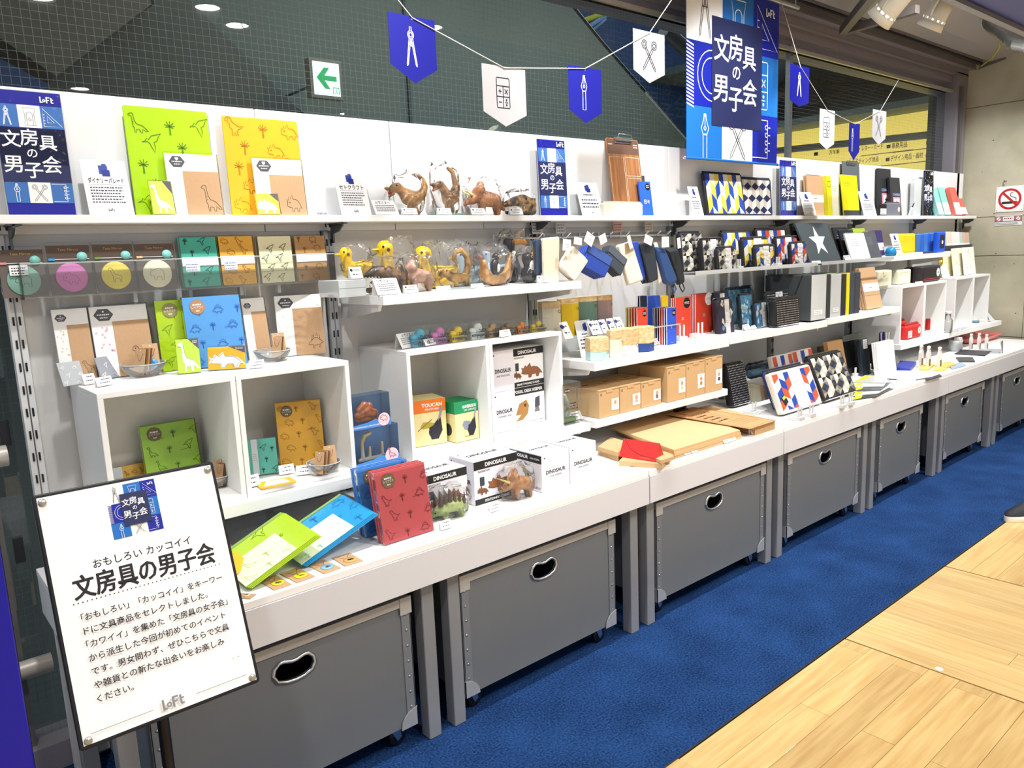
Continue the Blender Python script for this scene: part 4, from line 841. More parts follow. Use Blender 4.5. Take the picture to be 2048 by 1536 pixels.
# laptop sleeves
YL, OG = M('#f3d84a'), M('#d9593a'); BL = M('#2246a8'); CRM = M('#f1efe6'); NV = M('#1f2b54')
def chevrons(a, w, h, cols, n=9, rows=5, x0=0, z0=0):
    y = a._y(); cw = w/n; rh = h/rows
    for i in range(n):
        for j in range(-1, rows+1):
            c = cols[(i+2*j) % len(cols)]
            xa = x0+i*cw; xb = xa+cw; za = z0+j*rh+(0 if i % 2 == 0 else rh*.55); zb = za+rh; o_ = rh*.55 if i % 2 == 0 else -rh*.55
            cl = lambda z: min(max(z, z0), z0+h)
            pts = [(xa, cl(za)), (xb, cl(za+o_)), (xb, cl(zb+o_)), (xa, cl(zb))]
            if abs(pts[3][1]-pts[0][1])+abs(pts[2][1]-pts[1][1]) > 1e-5: a.tri(pts, [(0, 1, 2, 3)], c, y)
def isocubes(a, w, h, cols, n=4, x0=0, z0=0):
    """tumbling blocks"""
    s = w/(n*1.732); y = a._y(); r = 0; z = z0
    while z < z0+h+s:
        x = x0+(0 if r % 2 == 0 else s*.866)
        while x < x0+w+s*.8:
            c = (x, z); P = [(x, z+s), (x+s*.866, z+s*.5), (x+s*.866, z-s*.5), (x, z-s), (x-s*.866, z-s*.5), (x-s*.866, z+s*.5)]
            for k, (i, j, l) in enumerate(((5, 0, 1), (1, 2, 3), (3, 4, 5))):
                q = [P[i], P[j], P[l], c]; q = [(min(max(u, x0), x0+w), min(max(v, z0), z0+h)) for u, v in q]; a.tri(q, [(0, 1, 2, 3)], cols[k], y)
            x += s*1.732
        z += s*1.5; r += 1
PG = [M(c, .5) for c in ('#17181c', '#c9bfa4', '#6f7072', '#efece0', '#3c3e44', '#a79d86', '#dcd9d0', '#222a44')]
def pyramids(a, w, h, n, m_, x0=0, z0=0):
    y = a._y(); cw = w/n; ch = h/m_
    for i in range(n):
        for j in range(m_):
            xa, za = x0+i*cw, z0+j*ch; c = (xa+cw*.5, za+ch*.5); P = [(xa, za), (xa+cw*.5, za), (xa+cw, za), (xa+cw, za+ch*.5), (xa+cw, za+ch), (xa+cw*.5, za+ch), (xa, za+ch), (xa, za+ch*.5)]
            fl = (i+j) % 2
            for k in range(8): a.tri([P[k], P[(k+1) % 8], c], [(0, 1, 2)], PG[(k*3+fl*4+(i*j) % 2) % 8], y)
def dots(a, w, h, s, x0=0, z0=0, c=None):
    y = a._y(); c = c or PAPER; nx = max(2, int(w/s)); nz = max(2, int(h/s))
    for i in range(nx):
        for j in range(nz): x = x0+(i+.5)*w/nx; z = z0+(j+.5)*h/nz; a.tri([(x-s*.3, z), (x, z-s*.26), (x+s*.3, z), (x, z+s*.26)], [(0, 1, 2, 3)], c, y)
f = stand((1480, 1546), 358, TOP, y=-.035, lean=8, T=.014); a = Art(); isocubes(a, f.w*.9, f.h*.9, [NV, CRM, M('#cfc6bd')], 4, f.w*.05, f.h*.05)
pouch('laptop_sleeve', 'navy and cream tumbling-block laptop sleeve beside the third indigo poster', 'sleeve', f, .014, M('#2a3048'), a, .014, .004, M('#15171d'))
f = stand((1416, 1493), 347, TOP, y=-.075, lean=9, T=.014); a = Art(); chevrons(a, f.w*.92, f.h*.92, [YL, BL, CRM], 8, 3, f.w*.04, f.h*.04)
pouch('laptop_sleeve', 'yellow, blue and cream zigzag laptop sleeve with black edge on the top shelf', 'sleeve', f, .014, M('#1b1c20'), a, .014, .004, M('#15171d'))
# right part of the top shelf
f = stand((1618, 1649), 352, TOP, y=-.062, lean=5, T=.01); a = Art(); a.rect(0, f.h*.33, f.w, f.h*.52, PAPER); a.greek(f.w*.4, f.h*.4, f.w*.6, f.h*.46, 1, INK, .5)
book('kraft_notebook', 'bagged kraft notebooks with white band on the top shelf, front one', 'notebook', f, .01, KRAFT, a, n=2, lbl=['kraft notebook half hidden behind the banded one on the top shelf'], film=True)
info('white info card leaning on the kraft notebooks of the top shelf', (1609, 1633), 385, TOP, -.09, '', 5)
YB = M('#e8dd1c', .4)
f = stand((1657, 1681), 354, TOP, y=-.05, lean=8, T=.024); a = Art(); a.rect(f.w*.35, 0, f.w, f.h, M('#e9e7c8')); a.line([(f.w*.08, f.h*.72), (f.w*.28, f.h*.72), (f.w*.28, f.h*.86), (f.w*.08, f.h*.86)], INK, f.w*.03, True); a.greek(f.w*.45, f.h*.6, f.w*.9, f.h*.75, 3, M('#8a8760'), .4)
book('yellow_memo_box', 'thick yellow and cream memo book left of the grey clipboard', 'notebook', f, .024, YB, a)
f = stand((1688, 1722), 324, TOP, y=-.04, lean=4, T=.004); mb = MB(); mb.slab(f.w, f.h, .004, .001, .006, M('#565b5e')); o = obj('grey_clipboard', mb, None, f.m); tag(o, 'dark grey clipboard with silver clip behind the yellow book on the top shelf', 'clipboard'); clip(o, f.w, f.h, .5)
f = stand((1688, 1720), 351, TOP, y=-.075, lean=7, T=.006); a = Art(); a.rect(0, 0, f.w, f.h*.13, M('#3a3c3a')); a.greek(f.w*.12, f.h*.72, f.w*.7, f.h*.84, 3, M('#8f8a14'), .5)
book('yellow_report_pad', 'bright yellow report pad standing on the grey clipboard', 'notepad', f, .006, M('#efe514', .3), a)
info('white info card between the yellow pad and the black box', (1728, 1754), 384, TOP, -.08, '', 4)
def shoe_box(label, base, top, y, d):
    f = stand(base, top, TOP, y=y, lean=6, T=d); a = Art(); bk = M('#2b2d31', .4); w, h = f.w, f.h
    a.text('CONVERSE', w*.55, h*.52, h*.06, M('#9fb8ea'), 'c', .01, w*.7); a.rect(w*.2, h*.2, w*.9, h*.48, M('#e68e9b')); a.rect(w*.3, h*.24, w*.8, h*.44, M('#f4d6da')); a.text('★', w*.55, h*.27, h*.14, INK, 'c')
    book('black_box', label, 'box', f, d, bk, a)
shoe_box('tall black box with a pink star label near the right of the top shelf', (1760, 1784), 339, -.045, .02)
shoe_box('shorter black box with a pink star label near the right of the top shelf', (1784, 1804), 356, -.078, .018)
f = stand((1774, 1801), 406, TOP, y=-.085, T=.03); a = Art(); a.disc(f.w*.85, f.h*.5, f.h*.22, M('#e0b04a')); a.disc(f.w*.85, f.h*.5, f.h*.15, PAPER)
pouch('grey_pen_case', 'grey pen case with a round emblem before the black boxes', 'pouch', f, .03, M('#6c6f7a'), a, .006, .004, M('#3a3c44'))
f = stand((1759, 1773), 408, TOP, y=-.095, T=.02); a = Art(); a.rect(f.w*.1, f.h*.1, f.w*.95, f.h*.6, PAPER); a.greek(f.w*.2, f.h*.15, f.w*.85, f.h*.55, 3, INK, .4)
pouch('black_pen_case', 'small black pen case with a white tag before the tall black box', 'pouch', f, .02, BLACK, a, .005, .004)
mb = MB(); p = P_(1817, -.08, TOP); mb.tube([p+V((0, 0, .004)), p+V((.05, 0, .055))], .0045, M('#e9e9ea', .3), 8); mb.tube([p+V((.05, 0, .055)), p+V((.08, 0, .085))], .005, BLACK, 8, radii=[.005, .0035]); o = obj('display_pen', mb); tag(o, 'white and black pen propped diagonally on the top shelf', 'pen')
mb = MB(); mb.tube([(p.x, p.y+.004, TOP+.0005), (p.x+.012, p.y+.004, TOP+.012), (p.x+.03, p.y+.004, TOP+.0005)], .0015, STEEL, 5); obj('pen_stand', mb, o)
f = stand((1827, 1841), 358, TOP, y=-.05, T=.03); mb = MB(); mb.bbox(0, 0, 0, f.w, .03, f.h, ACRE, .002); tag(obj('acrylic_block', mb, None, f.m), 'tall frosted acrylic block left of the fourth indigo poster', 'block')
TEAL = M('#8fd0c2', .5); COR = M('#e2705f', .5)
for i, (b, t, c, l) in enumerate((((1878, 1888), 382, TEAL, 'left pale teal box leaning on the top shelf'), ((1890, 1902), 380, TEAL, 'right pale teal box leaning on the top shelf'), ((1912, 1924), 380, COR, 'left coral box leaning at the right end of the top shelf'), ((1924, 1936), 400, COR, 'right coral box leaning at the right end of the top shelf'))):
    f = stand(b, t, TOP, y=-.09, lean=22, T=.03); a = Art(); a.rect(0, 0, f.w, f.h*.45, PAPER); book('slim_box', l, 'box', f, .03, c, a)
# ================================================================ BUNTING AND BANNER
def pennant(label, tl, tr, sl, tip, ic, blue, y=-.35):
    A = at(*tl, Y=y); B = at(*tr, Y=y); C = at(*sl, Y=y); D = at(*tip, Y=y); w = (B.x-A.x); h = A.z-D.z; hs = A.z-C.z
    O = V((A.x, y, D.z)); mb = MB(); mb.prism([(0, h-hs), (w/2, 0), (w, h-hs), (w, h), (0, h)], 0, .0012, M('#15188c', .5) if blue else M('#bdbcbd', .6))
    o = obj('pennant', mb, None, Matrix.Translation(O)); tag(o, label, 'pennant'); a = Art(); c = PAPER if blue else M('#2a2a3a'); s = h*.62 if ic != 'calc' else h*.52
    icon(a, ic, w/2-s/2, (h-s)*.62, s, c, w*.017, .62*w/s if ic != 'calc' else .85); a.disc(w/2, h-.008, .003, M('#8a8a90'), 8); a.put(o)
    return V((A.x+w/2, y, h+D.z-.004)), h
PN = [('blue pennant with a white compass, biggest and leftmost of the bunting', (775, 23), (869, 43), (781, 127), (826, 166), 'compass', 1),
      ('white pennant with a calculator left of the first pen pennant', (963, 126), (1050, 138), (968, 222), (1011, 253), 'calc', 0),
      ('blue pennant with a white pen above the second indigo poster', (1136, 129), (1202, 138), (1139, 218), (1171, 246), 'pen', 1),
      ('white pennant with scissors just left of the hanging banner', (1266, 56), (1329, 64), (1270, 139), (1303, 167), 'scissors', 0),
      ('blue pennant with a compass just right of the hanging banner', (1581, 127), (1619, 134), (1582, 200), (1601, 214), 'compass', 1),
      ('small white pennant with a calculator right of the banner', (1640, 217), (1670, 223), (1641, 285), (1653, 299), 'calc', 0),
      ('small blue pennant with a pen before the yellow directory', (1699, 245), (1720, 249), (1700, 302), (1707, 320), 'pen', 1),
      ('rightmost white pennant with scissors', (1746, 218), (1773, 219), (1747, 274), (1758, 290), 'scissors', 0)]
hp = []
for l, tl, tr, sl, tp, ic, bl in PN: hp.append(pennant(l, tl, tr, sl, tp, ic, bl)[0]+V((0, -.002, 0)))
STR = M('#e8e6e0', .6)
s0 = at(790, -8, Y=-.352); s1 = at(1347, -6, Y=-.352)
mb = MB(); mb.tube([s0+V((-.3, .1, .35)), s0]+hp[:4]+[s1, s1+V((.12, .1, .2))], .0016, STR, 5); tag(obj('bunting_string', mb), 'white string carrying the four larger pennants left of the banner', 'string')
s2 = V((at(1562, 15, Y=-.13).x, -.13, 2.6)); s3 = at(1797, 160, Y=-.06)
mb = MB(); mb.tube([s2]+hp[4:]+[s3], .0014, STR, 5); tag(obj('bunting_string', mb), 'white string carrying the four smaller pennants right of the banner', 'string')
BY = RY
A = at(1373, 318, Y=BY); B = at(1553, 327, Y=BY); bw = B.x-A.x; z0 = (A.z+B.z)/2; bh = rz-.013-z0
def wavy(parent_mb, T=None):
    for v in range(len(parent_mb.v)):
        x, y, z = parent_mb.v[v]; parent_mb.v[v] = (x, y+.004*math.sin(x*14)*(.3+z/bh*.3), z)
root = empty('hanging_banner', Matrix.Translation((A.x, BY, z0))); tag(root, 'large blue patchwork banner with white stationery outlines and Japanese title', 'banner')
mb = MB(); mb.box(0, 0, 0, bw, .001, bh, BRIGHTB); obj('cloth', mb, root)
qa = quilt_art(bw, bh); qa.put(root)
qb = quilt_art(bw, bh); me = qb.mb; me.v = [(x, .001-y, z) for x, y, z in me.v]; obj('rear_print', me, root)
mb = MB(); mb.tube([(-.012, .0, 0), (bw+.012, .0, 0)], .006, BRIGHTB, 8); obj('bottom_rod', mb, root)
for x in (.0, bw): mb = MB(); mb.ball((x+(.014 if x else -.014), 0, 0), .008, STEEL); obj('rod_knob', mb, root)
for q_ in (.2, .8): mb = MB(); mb.tube([(q_*bw, 0, bh), (q_*bw, 0, bh+.001)], .002, STEEL, 5); obj('hook', mb, root)
# ================================================================ SPOTLIGHTS, SIGNS ON THE WALL, NOTICE BOARD, SHOE
def spot(label, px, py, tilt, yaw, xr_=27):
    p = at(px, py+8, Y=-1.15); root = empty('spotlight', Matrix.Translation(p) @ Matrix.Rotation(math.radians(xr_), 4, 'X') @ Matrix.Rotation(yaw, 4, 'Z') @ Matrix.Rotation(tilt, 4, 'Y') @ Matrix.Scale(.64, 4)); tag(root, label, 'spotlight')
    W_ = M('#eceadd', .4)
    mb = MB(); mb.lathe([(.046, .115), (.052, .11), (.06, -.01)], W_, 24, cap=False); mb.lathe([(.0, .115), (.046, .115)], W_, 24, cap=False); obj('housing', mb, root)
    mb = MB()
    for i in range(12):
        t = 2*math.pi*i/12; mb.box(-.007, -.002, -.012, .007, .002, .0, W_, T=Matrix.Rotation(t, 4, 'Z') @ Matrix.Translation((0, .061, -.008)))
    obj('vent_ribs', mb, root)
    mb = MB(); mb.lathe([(.058, -.02), (.064, -.024), (.072, -.062), (.066, -.063), (.055, -.022)], W_, 24, cap=False); obj('bezel', mb, root)
    mb = MB(); mb.lathe([(.0, -.03), (.056, -.03)], M('#fff6e0', emit=6), 20, cap=False); mb.lathe([(.0, -.005), (.058, -.005)], M('#3a342c'), 20, cap=False); obj('lamp', mb, root)
    mb = MB(); mb.tube([(-.06, 0, .0), (-.075, 0, .03), (-.075, 0, .15), (.05, 0, .15), (.055, 0, .1)], .006, W_, 6); mb.tube([(0, 0, .15), (0, 0, .32)], .012, W_, 8); obj('yoke', mb, root)
spot('white spotlight left of the other, tilted towards the shelves', 1776, 12, 0, 0, 50)
spot('white spotlight nearest the concrete wall, hanging upright', 1871, 26, 0, 0, 32)
def wallfr(px0, py0, px1, py1, off=.0):
    A = at(px0, py1, X=XW-off); B = at(px1, py0, X=XW-off); O = V((XW-off, A.y, A.z)); ex = V((0, -1, 0)); return Fr(O, ex, V((0, 0, 1)), A.y-B.y, B.z-A.z)
f = wallfr(1990, 370, 2050, 425, .004); mb = MB(); mb.bbox(0, 0, 0, f.w, .003, f.h, PAPER, .0006); o = obj('no_smoking_sign', mb, None, f.m); tag(o, 'square white no smoking sign on the concrete wall', 'sign')
a = Art(); w, h = f.w, f.h; R = M('#c2262c', .4); a.line([(w*.22, h*.36), (w*.78, h*.36)], INK, h*.09); a.line([(w*.70, h*.36), (w*.78, h*.36)], R, h*.09); a.line([(w*.72, h*.45), (w*.72, h*.52), (w*.64, h*.56), (w*.54, h*.6), (w*.5, h*.68), (w*.56, h*.75), (w*.62, h*.72)], INK, h*.025)
a.ring(w*.5, h*.5, h*.37, R, h*.085, 32); a.line([(w*.24, h*.76), (w*.76, h*.24)], R, h*.085)
for x in (.06, .94):
    for z in (.06, .94): a.disc(w*x, h*z, h*.015, M('#77777a'), 8)
a.put(o)
f = wallfr(1989, 429, 2045, 452, .003); mb = MB(); mb.bbox(0, 0, 0, f.w, .002, f.h, PAPER, .0004); o = obj('smoke_notice', mb, None, f.m); tag(o, 'small notice strip with two red rings below the no smoking sign', 'sign')
a = Art(); w, h = f.w, f.h; a.rect(0, h*.36, w, h*.94, M('#8c7c78'))
for x in (.14, .86): a.disc(w*x, h*.66, h*.26, PAPER); a.ring(w*x, h*.66, h*.22, R, h*.06); a.line([(w*x-h*.15, h*.5), (w*x+h*.15, h*.82)], R, h*.05)
a.rect(w*.3, h*.45, w*.7, h*.88, PAPER); a.greek(w*.34, h*.55, w*.66, h*.8, 1, R, .5); a.greek(w*.04, h*.05, w*.96, h*.3, 2, INK, .4); a.put(o)
mb = MB(); p = at(2008, 362, X=XW-.01); mb.tube([p+V((.01, 0, 0)), p, p+V((-.01, -.01, -.01)), p+V((-.01, -.02, .0))], .004, DSTEEL, 6); tag(obj('wall_hook', mb), 'small metal hook above the no smoking sign', 'hook')
# notice board on its stand
SM = Matrix.Translation((-.877067, -.922992, .819360)) @ Matrix.Rotation(math.radians(.7036), 4, 'Z') @ Matrix.Rotation(math.radians(.725), 4, 'Y') @ Matrix.Rotation(math.radians(-19.568), 4, 'X')
w, h = .31, .434
root = empty('notice_board_stand', SM @ Matrix.Translation((-w/2, 0, -h/2))); tag(root, 'tilted white notice board in a black frame standing before the left table', 'sign stand')
mb = MB(); mb.slab(w, h, .008, .002, .006, M('#17171b', .4)); obj('frame', mb, root)
mb = MB(); g = .0065; mb.box(g, -.0012, g, w-g, -.0001, h-g, PAPER); pp = obj('paper_sheet', mb, root)
a = Art(); C1 = M('#1f1f24')
def T_(s, u, v, hh, bold=0, al='c', wm=None): a.text(s, w*u, h*v, hh, C1, al, bold, wm)
q = quilt_art(.085, .095, False)
for i in range(len(q.mb.v)): x, y, z = q.mb.v[i]; q.mb.v[i] = (x+w*.36, y-.0014, z+h*.755)
obj('emblem_print', q.mb, pp)
T_('おもしろい カッコイイ', .5, .665, .0125, .006, 'c', w*.54); T_('文房具の男子会', .5, .565, .031, .012, 'c', w*.78); T_('文房具の男子会', .5035, .5655, .031, .012, 'c', w*.78); T_('文房具の男子会', .502, .567, .031, .0, 'c', w*.78)
for i in range(36): a.disc(w*(.1+.8*i/35), h*.545, .0012, C1, 6)
for i, s in enumerate(('「おもしろい」「カッコイイ」をキーワー', 'ドに文具商品をセレクトしました。', '「カワイイ」を集めた「文房具の女子会」', 'から派生した今回が初めてのイベント', 'です。男女問わず、ぜひこちらで文具', 'や雑貨との新たな出会いをお楽しみ', 'ください。')):
    a.text(s, w*.12, h*(.475-i*.053), .0100, C1, 'l', .012, w*.78)
a.text('20.11.08', w*.9, h*.135, .003, M('#666666'), 'r'); loft_logo(a, w*.43, h*.035, .0185, M('#8b8b90'))
a.rect(w*.06, h*.052, w*.38, h*.0545, M('#8b8b90')); a.rect(w*.62, h*.052, w*.92, h*.0545, M('#8b8b90'))
for v in range(len(a.mb.v)): x, y, z = a.mb.v[v]; a.mb.v[v] = (x, y-.0012, z)
a.put(pp)
for x, z in ((.045, .965), (.955, .965), (.045, .03), (.955, .03)):
    mb = MB(); mb.lathe([(.0, 0), (.0065, 0), (.0065, .003), (.0055, .004), (0, .0042)], M('#b9b4a8', .3, .9), 16, T=Matrix.Translation((w*x, -.0012, h*z)) @ Matrix.Rotation(math.pi/2, 4, 'X')); obj('magnet', mb, root)
iv = root.matrix_world.inverted(); wx, wy = -.877, -.885
mb = MB(); mb.tube([(wx, wy, .012), (wx, wy, .80)], .011, M('#2a2a2d', .35, .6), 12); o = obj('pole', mb, root); o.matrix_local = iv
mb = MB(); mb.lathe([(0, .0005), (.15, .0005), (.15, .006), (.14, .012), (0, .014)], M('#2a2a2d', .35, .6), 32, T=Matrix.Translation((wx, wy, 0))); o = obj('base', mb, root); o.matrix_local = iv
# blue partition end at the lower left
mb = MB(); A = at(0, 1051, Y=-1.02); B = at(64, 1536, Y=-1.02); xr = (A.x+B.x)/2
mb.bbox(xr-.5, -1.02, .0005, xr, -.985, 1.02, M('#1414a0', .35), .002); o = obj('blue_partition', mb); tag(o, 'royal blue partition panel at the lower left edge of the picture', 'panel')
mb = MB(); mb.box(xr-.5, -.9845, .0005, xr+.004, -.975, 1.03, M('#1a1a20')); obj('rear_edge', mb, o)
# shoe at the right
sp_ = at(2030, 1040, Z=0)
root = empty('sneaker', Matrix.Translation((sp_.x+.06, sp_.y-.03, .0005)) @ Matrix.Rotation(math.radians(-25), 4, 'Z')); tag(root, 'black and white sneaker stepping in at the right edge of the carpet', 'shoe')
def sole(z, k): return [((-.13+.27*(.5-.5*math.cos(t)))*1+0*k, (.042+.008*math.cos(t))*k*math.sin(t), z) for t in [2*math.pi*i/20 for i in range(20)]]
mb = MB(); mb.loft([sole(0, .95), sole(.006, 1.02), sole(.024, 1.0), sole(.028, .93)], M('#e9e6dc', .5), True, True); obj('sole', mb, root)
mb = MB(); mb.loft([sole(.026, .93), [(x*.97, y*.95, z+.02) for x, y, z in sole(.026, .93)], [(x*.55+.05, y*.75, z+.055) for x, y, z in sole(.026, .9)], [(x*.33+.085, y*.6, z+.09) for x, y, z in sole(.026, .9)]], M('#2a2c33', .7), False, True); obj('upper', mb, root)
mb = MB()
for i in range(4): mb.tube([(-.03+i*.025, -.02, .052+i*.01), (-.025+i*.025, .02, .052+i*.01)], .0025, PAPER, 6)
obj('laces', mb, root)
mb = MB(); d_ = at(1878, 1338, Z=0); mb.lathe([(0, .0004), (.0125, .0004), (.012, .0012), (0, .0014)], PAPER, 20, T=Matrix.Translation((d_.x, d_.y, 0))); tag(obj('floor_sticker', mb), 'small white round sticker on the wooden floor', 'sticker')
# ceiling downlights (their mirror images show in the glass)
def downlight(label, x, y, z=3.02, r=.075, e=55):
    root = empty('downlight', Matrix.Translation((x, y, z))); tag(root, label, 'ceiling lamp', 'round downlights in the store ceiling')
    mb = MB(); mb.lathe([(r*1.15, -.012), (r*1.2, -.004), (r*1.2, -.0005), (r, -.0005), (r, -.010), (r*1.15, -.012)], M('#d9d7d2'), 24, cap=False); obj('trim_ring', mb, root)
    mb = MB(); mb.lathe([(0, -.004), (r, -.004)], M('#fff4e0', emit=e), 24, cap=False); obj('lamp_face', mb, root)
for x, y in DOWN: downlight('round white downlight in the store ceiling, mirrored in the glass behind the display', x, y)
# green exit sign seen in the glass
A = at(624, 121, Y=2.0); B = at(682, 194, Y=2.0); w_, h_ = B.x-A.x, A.z-B.z
f = Fr(V((A.x, 2.0, B.z)), V((1, 0, 0)), V((0, 0, 1)), w_, h_); mb = MB(); mb.bbox(-.02, .002, -.02, w_+.02, .06, h_+.02, M('#6c6a60'), .003); mb.box(w_*.47, .06, h_*.46, w_*.53, 1.3, h_*.52, M('#4d5550')); mb.box(0, 0, 0, w_, .002, h_, M('#d6eef2', emit=.9)); o = obj('exit_sign', mb, None, f.m); tag(o, 'pale lit exit sign with a green arrow seen through the glass', 'sign')
a = Art(); G = M('#1f9a58', emit=.5); a.poly([(w_*.12, h_*.52), (w_*.42, h_*.84), (w_*.62, h_*.84), (w_*.42, h_*.6), (w_*.88, h_*.6), (w_*.88, h_*.45), (w_*.42, h_*.45), (w_*.62, h_*.2), (w_*.42, h_*.2)], G)
a.line([(w_*.72, h_*.06), (w_*.72, h_*.26), (w_*.94, h_*.26), (w_*.94, h_*.06)], G, w_*.03); a.line([(w_*.8, h_*.08), (w_*.84, h_*.16), (w_*.88, h_*.08)], G, w_*.03); a.disc(w_*.84, h_*.2, w_*.02, G, 8); a.put(o)
# ================================================================ ACRYLIC RACK AT THE FAR LEFT: MIRRORS AND MEMO PADS
RZ = 1.340
mb = MB(); mb.box(-.885, -.082, RZ-.004, -.018, -.03, RZ, ACR); tray = obj('acrylic_tray', mb); tag(tray, 'long clear acrylic rack holding the round mirrors and memo pads at the far left', 'rack')
mb = MB(); mb.box(-.885, -.085, RZ-.004, -.018, -.0825, RZ+.085, ACR); mb.box(-.885, -.0855, RZ+.083, -.018, -.0822, RZ+.086, ACRE); obj('front_lip', mb, tray)
for x in (-.019, -.887): mb = MB(); mb.box(x, -.082, RZ-.004, x+.003, -.024, RZ+.09, ACR); obj('end_plate', mb, tray)
for x in (-.62, -.47, -.32, -.2): mb = MB(); mb.box(x, -.045, RZ-.03, x+.01, -.024, RZ-.0045, ACRE); obj('clear_hook', mb, tray)
def mirror(label, b, top, disc, mot, tabc, n, face='#8fd6cf'):
    f = stand(b, top, RZ, y=-.072, lean=4, T=.006); w, h = f.w, f.h; root = empty('mirror_pack', f.m); tag(root, label, 'mirror', 'packed round mirrors in the clear rack')
    mb = MB(); mb.box(0, .003, 0, w, .0045, h*.97, M('#6d625c', .6)); mb.box(0, .0025, h*.72, w, .003, h*.97, M('#5b4a40', .6)); cb = obj('backing_card', mb, root)
    a = Art(); a.text('Tete Mirror', w*.5, h*.86, h*.055, M('#c9a45c'), 'c'); 
    for v in range(len(a.mb.v)): x, y, z = a.mb.v[v]; a.mb.v[v] = (x, y+.002, z)
    a.put(cb)
    c = MB(); R_ = Matrix.Translation((w*.5, .0, h*.34)) @ Matrix.Rotation(math.pi/2, 4, 'X'); c.lathe([(0, 0), (w*.36, 0), (w*.38, .0015), (w*.36, .003), (0, .003)], M(disc, .35), 32, T=Matrix.Translation((0, .003, 0)) @ R_); d = obj('mirror_disc', c, root)
    a = Art(); icon(a, mot, w*.29, h*.2, w*.4, M('#3b3632'), w*.008); a.put(d)
    c = MB(); c.lathe([(0, 0), (w*.125, 0), (w*.125, .0012), (0, .0012)], M(face, .4), 24, T=Matrix.Translation((w*.8, .0015, h*.74)) @ Matrix.Rotation(math.pi/2, 4, 'X')); obj('round_sticker', c, root)
    c = MB(); c.box(w*.04, .0005, h*.69, w*.96, .002, h*.705, M('#d8dcdc', .3)); c.box(w*.02, -.0005, h*.675, w*.17, .0025, h*.72, M(tabc, .4)); obj('slide_zip', c, root)
    c = MB(); c.bbox(-.002, -.0045, -.001, w+.002, .0065, h*1.03, FILM, .001); obj('clear_pouch', c, root); return root
m0 = mirror('round teal mirror in a clear pouch, leftmost in the clear rack', (8, 99), 498, '#8ab7a6', 'rhino', '#e59a90', 0, '#7fc4b8')
mb = MB(); mb.box(.02, -.0065, .055, .06, -.0055, .08, PAPER); l_ = obj('price_label', mb, m0); a = Art(); a.greek(.024, .056, .056, .076, 3, INK, .4)
for v in range(len(a.mb.v)): x, y, z = a.mb.v[v]; a.mb.v[v] = (x, y-.0066, z)
a.put(l_)
mirror('round pink mirror with a lion drawing in the clear rack', (106, 192), 489, '#dd7fc0', 'tricera', '#3fa9dd', 1)
mirror('round yellow mirror with a giraffe drawing in the clear rack', (198, 277), 487, '#f2df5a', 'giraffe', '#7ea43c', 2)
mirror('round cream mirror with an elephant drawing in the clear rack', (281, 358), 486, '#f3eed0', 'rhino', '#ecc79a', 3)
def memo(label, b, top, col, inkc, mot, band, dbl=False, pr=False):
    f = stand(b, top, RZ, y=-.062, lean=4, T=.012); w, h = f.w, f.h; a = Art(); pattern(a, w, h, mot, M(inkc), w*.24, w*.014, w*.4, w*.28)
    if band: a.rect(0, h*.42, w, h*.6, PAPER)
    a.line([(0, h*.25), (w, h*.26)], M('#6a6a66'), w*.006); a.line([(0, h*.42), (w, h*.43)], M('#6a6a66'), w*.006)
    if pr: a.rect(w*.08, h*.3, w*.46, h*.5, PAPER); a.greek(w*.1, h*.32, w*.44, h*.48, 3, M('#5a6ab0'), .35)
    o = book('memo_pad', label, 'memo pad', f, .012, M(col, .6), a, n=2, lbl=['%s memo pad hidden just behind the front one in the clear rack' % label.split(' ')[0]], film=True); return o
memo('teal memo pad with toucan prints in the clear rack', (371, 443), 476, '#45b5a0', '#173a35', ['palm', 'ptero'], True, pr=True)
memo('golden memo pad with dinosaur prints in the clear rack', (448, 515), 474, '#f0b440', '#a9701a', ['tricera', 'trex'], True, pr=True)
memo('cream memo pad with black bird prints in the clear rack', (526, 591), 474, '#f3efc4', '#2a2a28', ['ptero'], False)
memo('kraft memo pad with owl prints at the right end of the clear rack', (598, 658), 473, '#c09058', '#86602f', ['palm', 'rhino'], True)
# ================================================================ ON THE LEFT CUBES
def q3(bl, br, top, z, lean, T=.006, **k): return stand((bl, br), top, z, None, lean, T, **k)
def letterset2(label, f, mot, tint='#fbfaf6', sh=None):
    w, h = f.w, f.h; a = Art(); a.rect(w*.36, 0, w, h*.78, KRAFT); g = M('#55555a'); cx, cz, r = w*.23, h*.88, w*.17
    a.tri([(cx+r*math.cos(math.radians(60*i)), cz+r*.75*math.sin(math.radians(60*i))) for i in range(6)], [(0, 1, 2, 3, 4, 5)], g)
    a.disc(cx, cz+r*.35, r*.1, PAPER, 8); a.greek(cx-r*.65, cz-r*.1, cx+r*.65, cz+r*.12, 1, PAPER, .7, 0); a.greek(cx-r*.4, cz-r*.45, cx+r*.4, cz-r*.2, 1, PAPER, .5, 0)
    if mot: a.strokes(IC[mot], w*.64, h*.1, w*.42, INK, w*.008, .8)
    if sh:
        rr = random.Random(3); y_ = a._y()
        for i in range(18): a.disc(rr.uniform(.06, .33)*w, rr.uniform(.05, .75)*h, w*.02, M(sh), 6, y_)
    mb = MB(); mb.bbox(0, 0, 0, w, .006, h, M(tint, .6), .0008); o = obj('letter_set', mb, None, f.m); tag(o, label, 'stationery set'); a.put(o)
    fb = MB(); fb.bbox(-.002, -.0035, 0, w+.002, .007, h+.004, FILM, .001); obj('clear_wrap', fb, o); return o
letterset2('letter set with yellow dots at the far left on the white cube', q3((126, 768), (196, 757), 622, CUBE, 14), 'trex', sh='#eed79a')
letterset2('letter set with pink dots second from left on the white cube', q3((200, 752), (313, 738), 615, CUBE, 14), 'trex', sh='#f3bcc0')
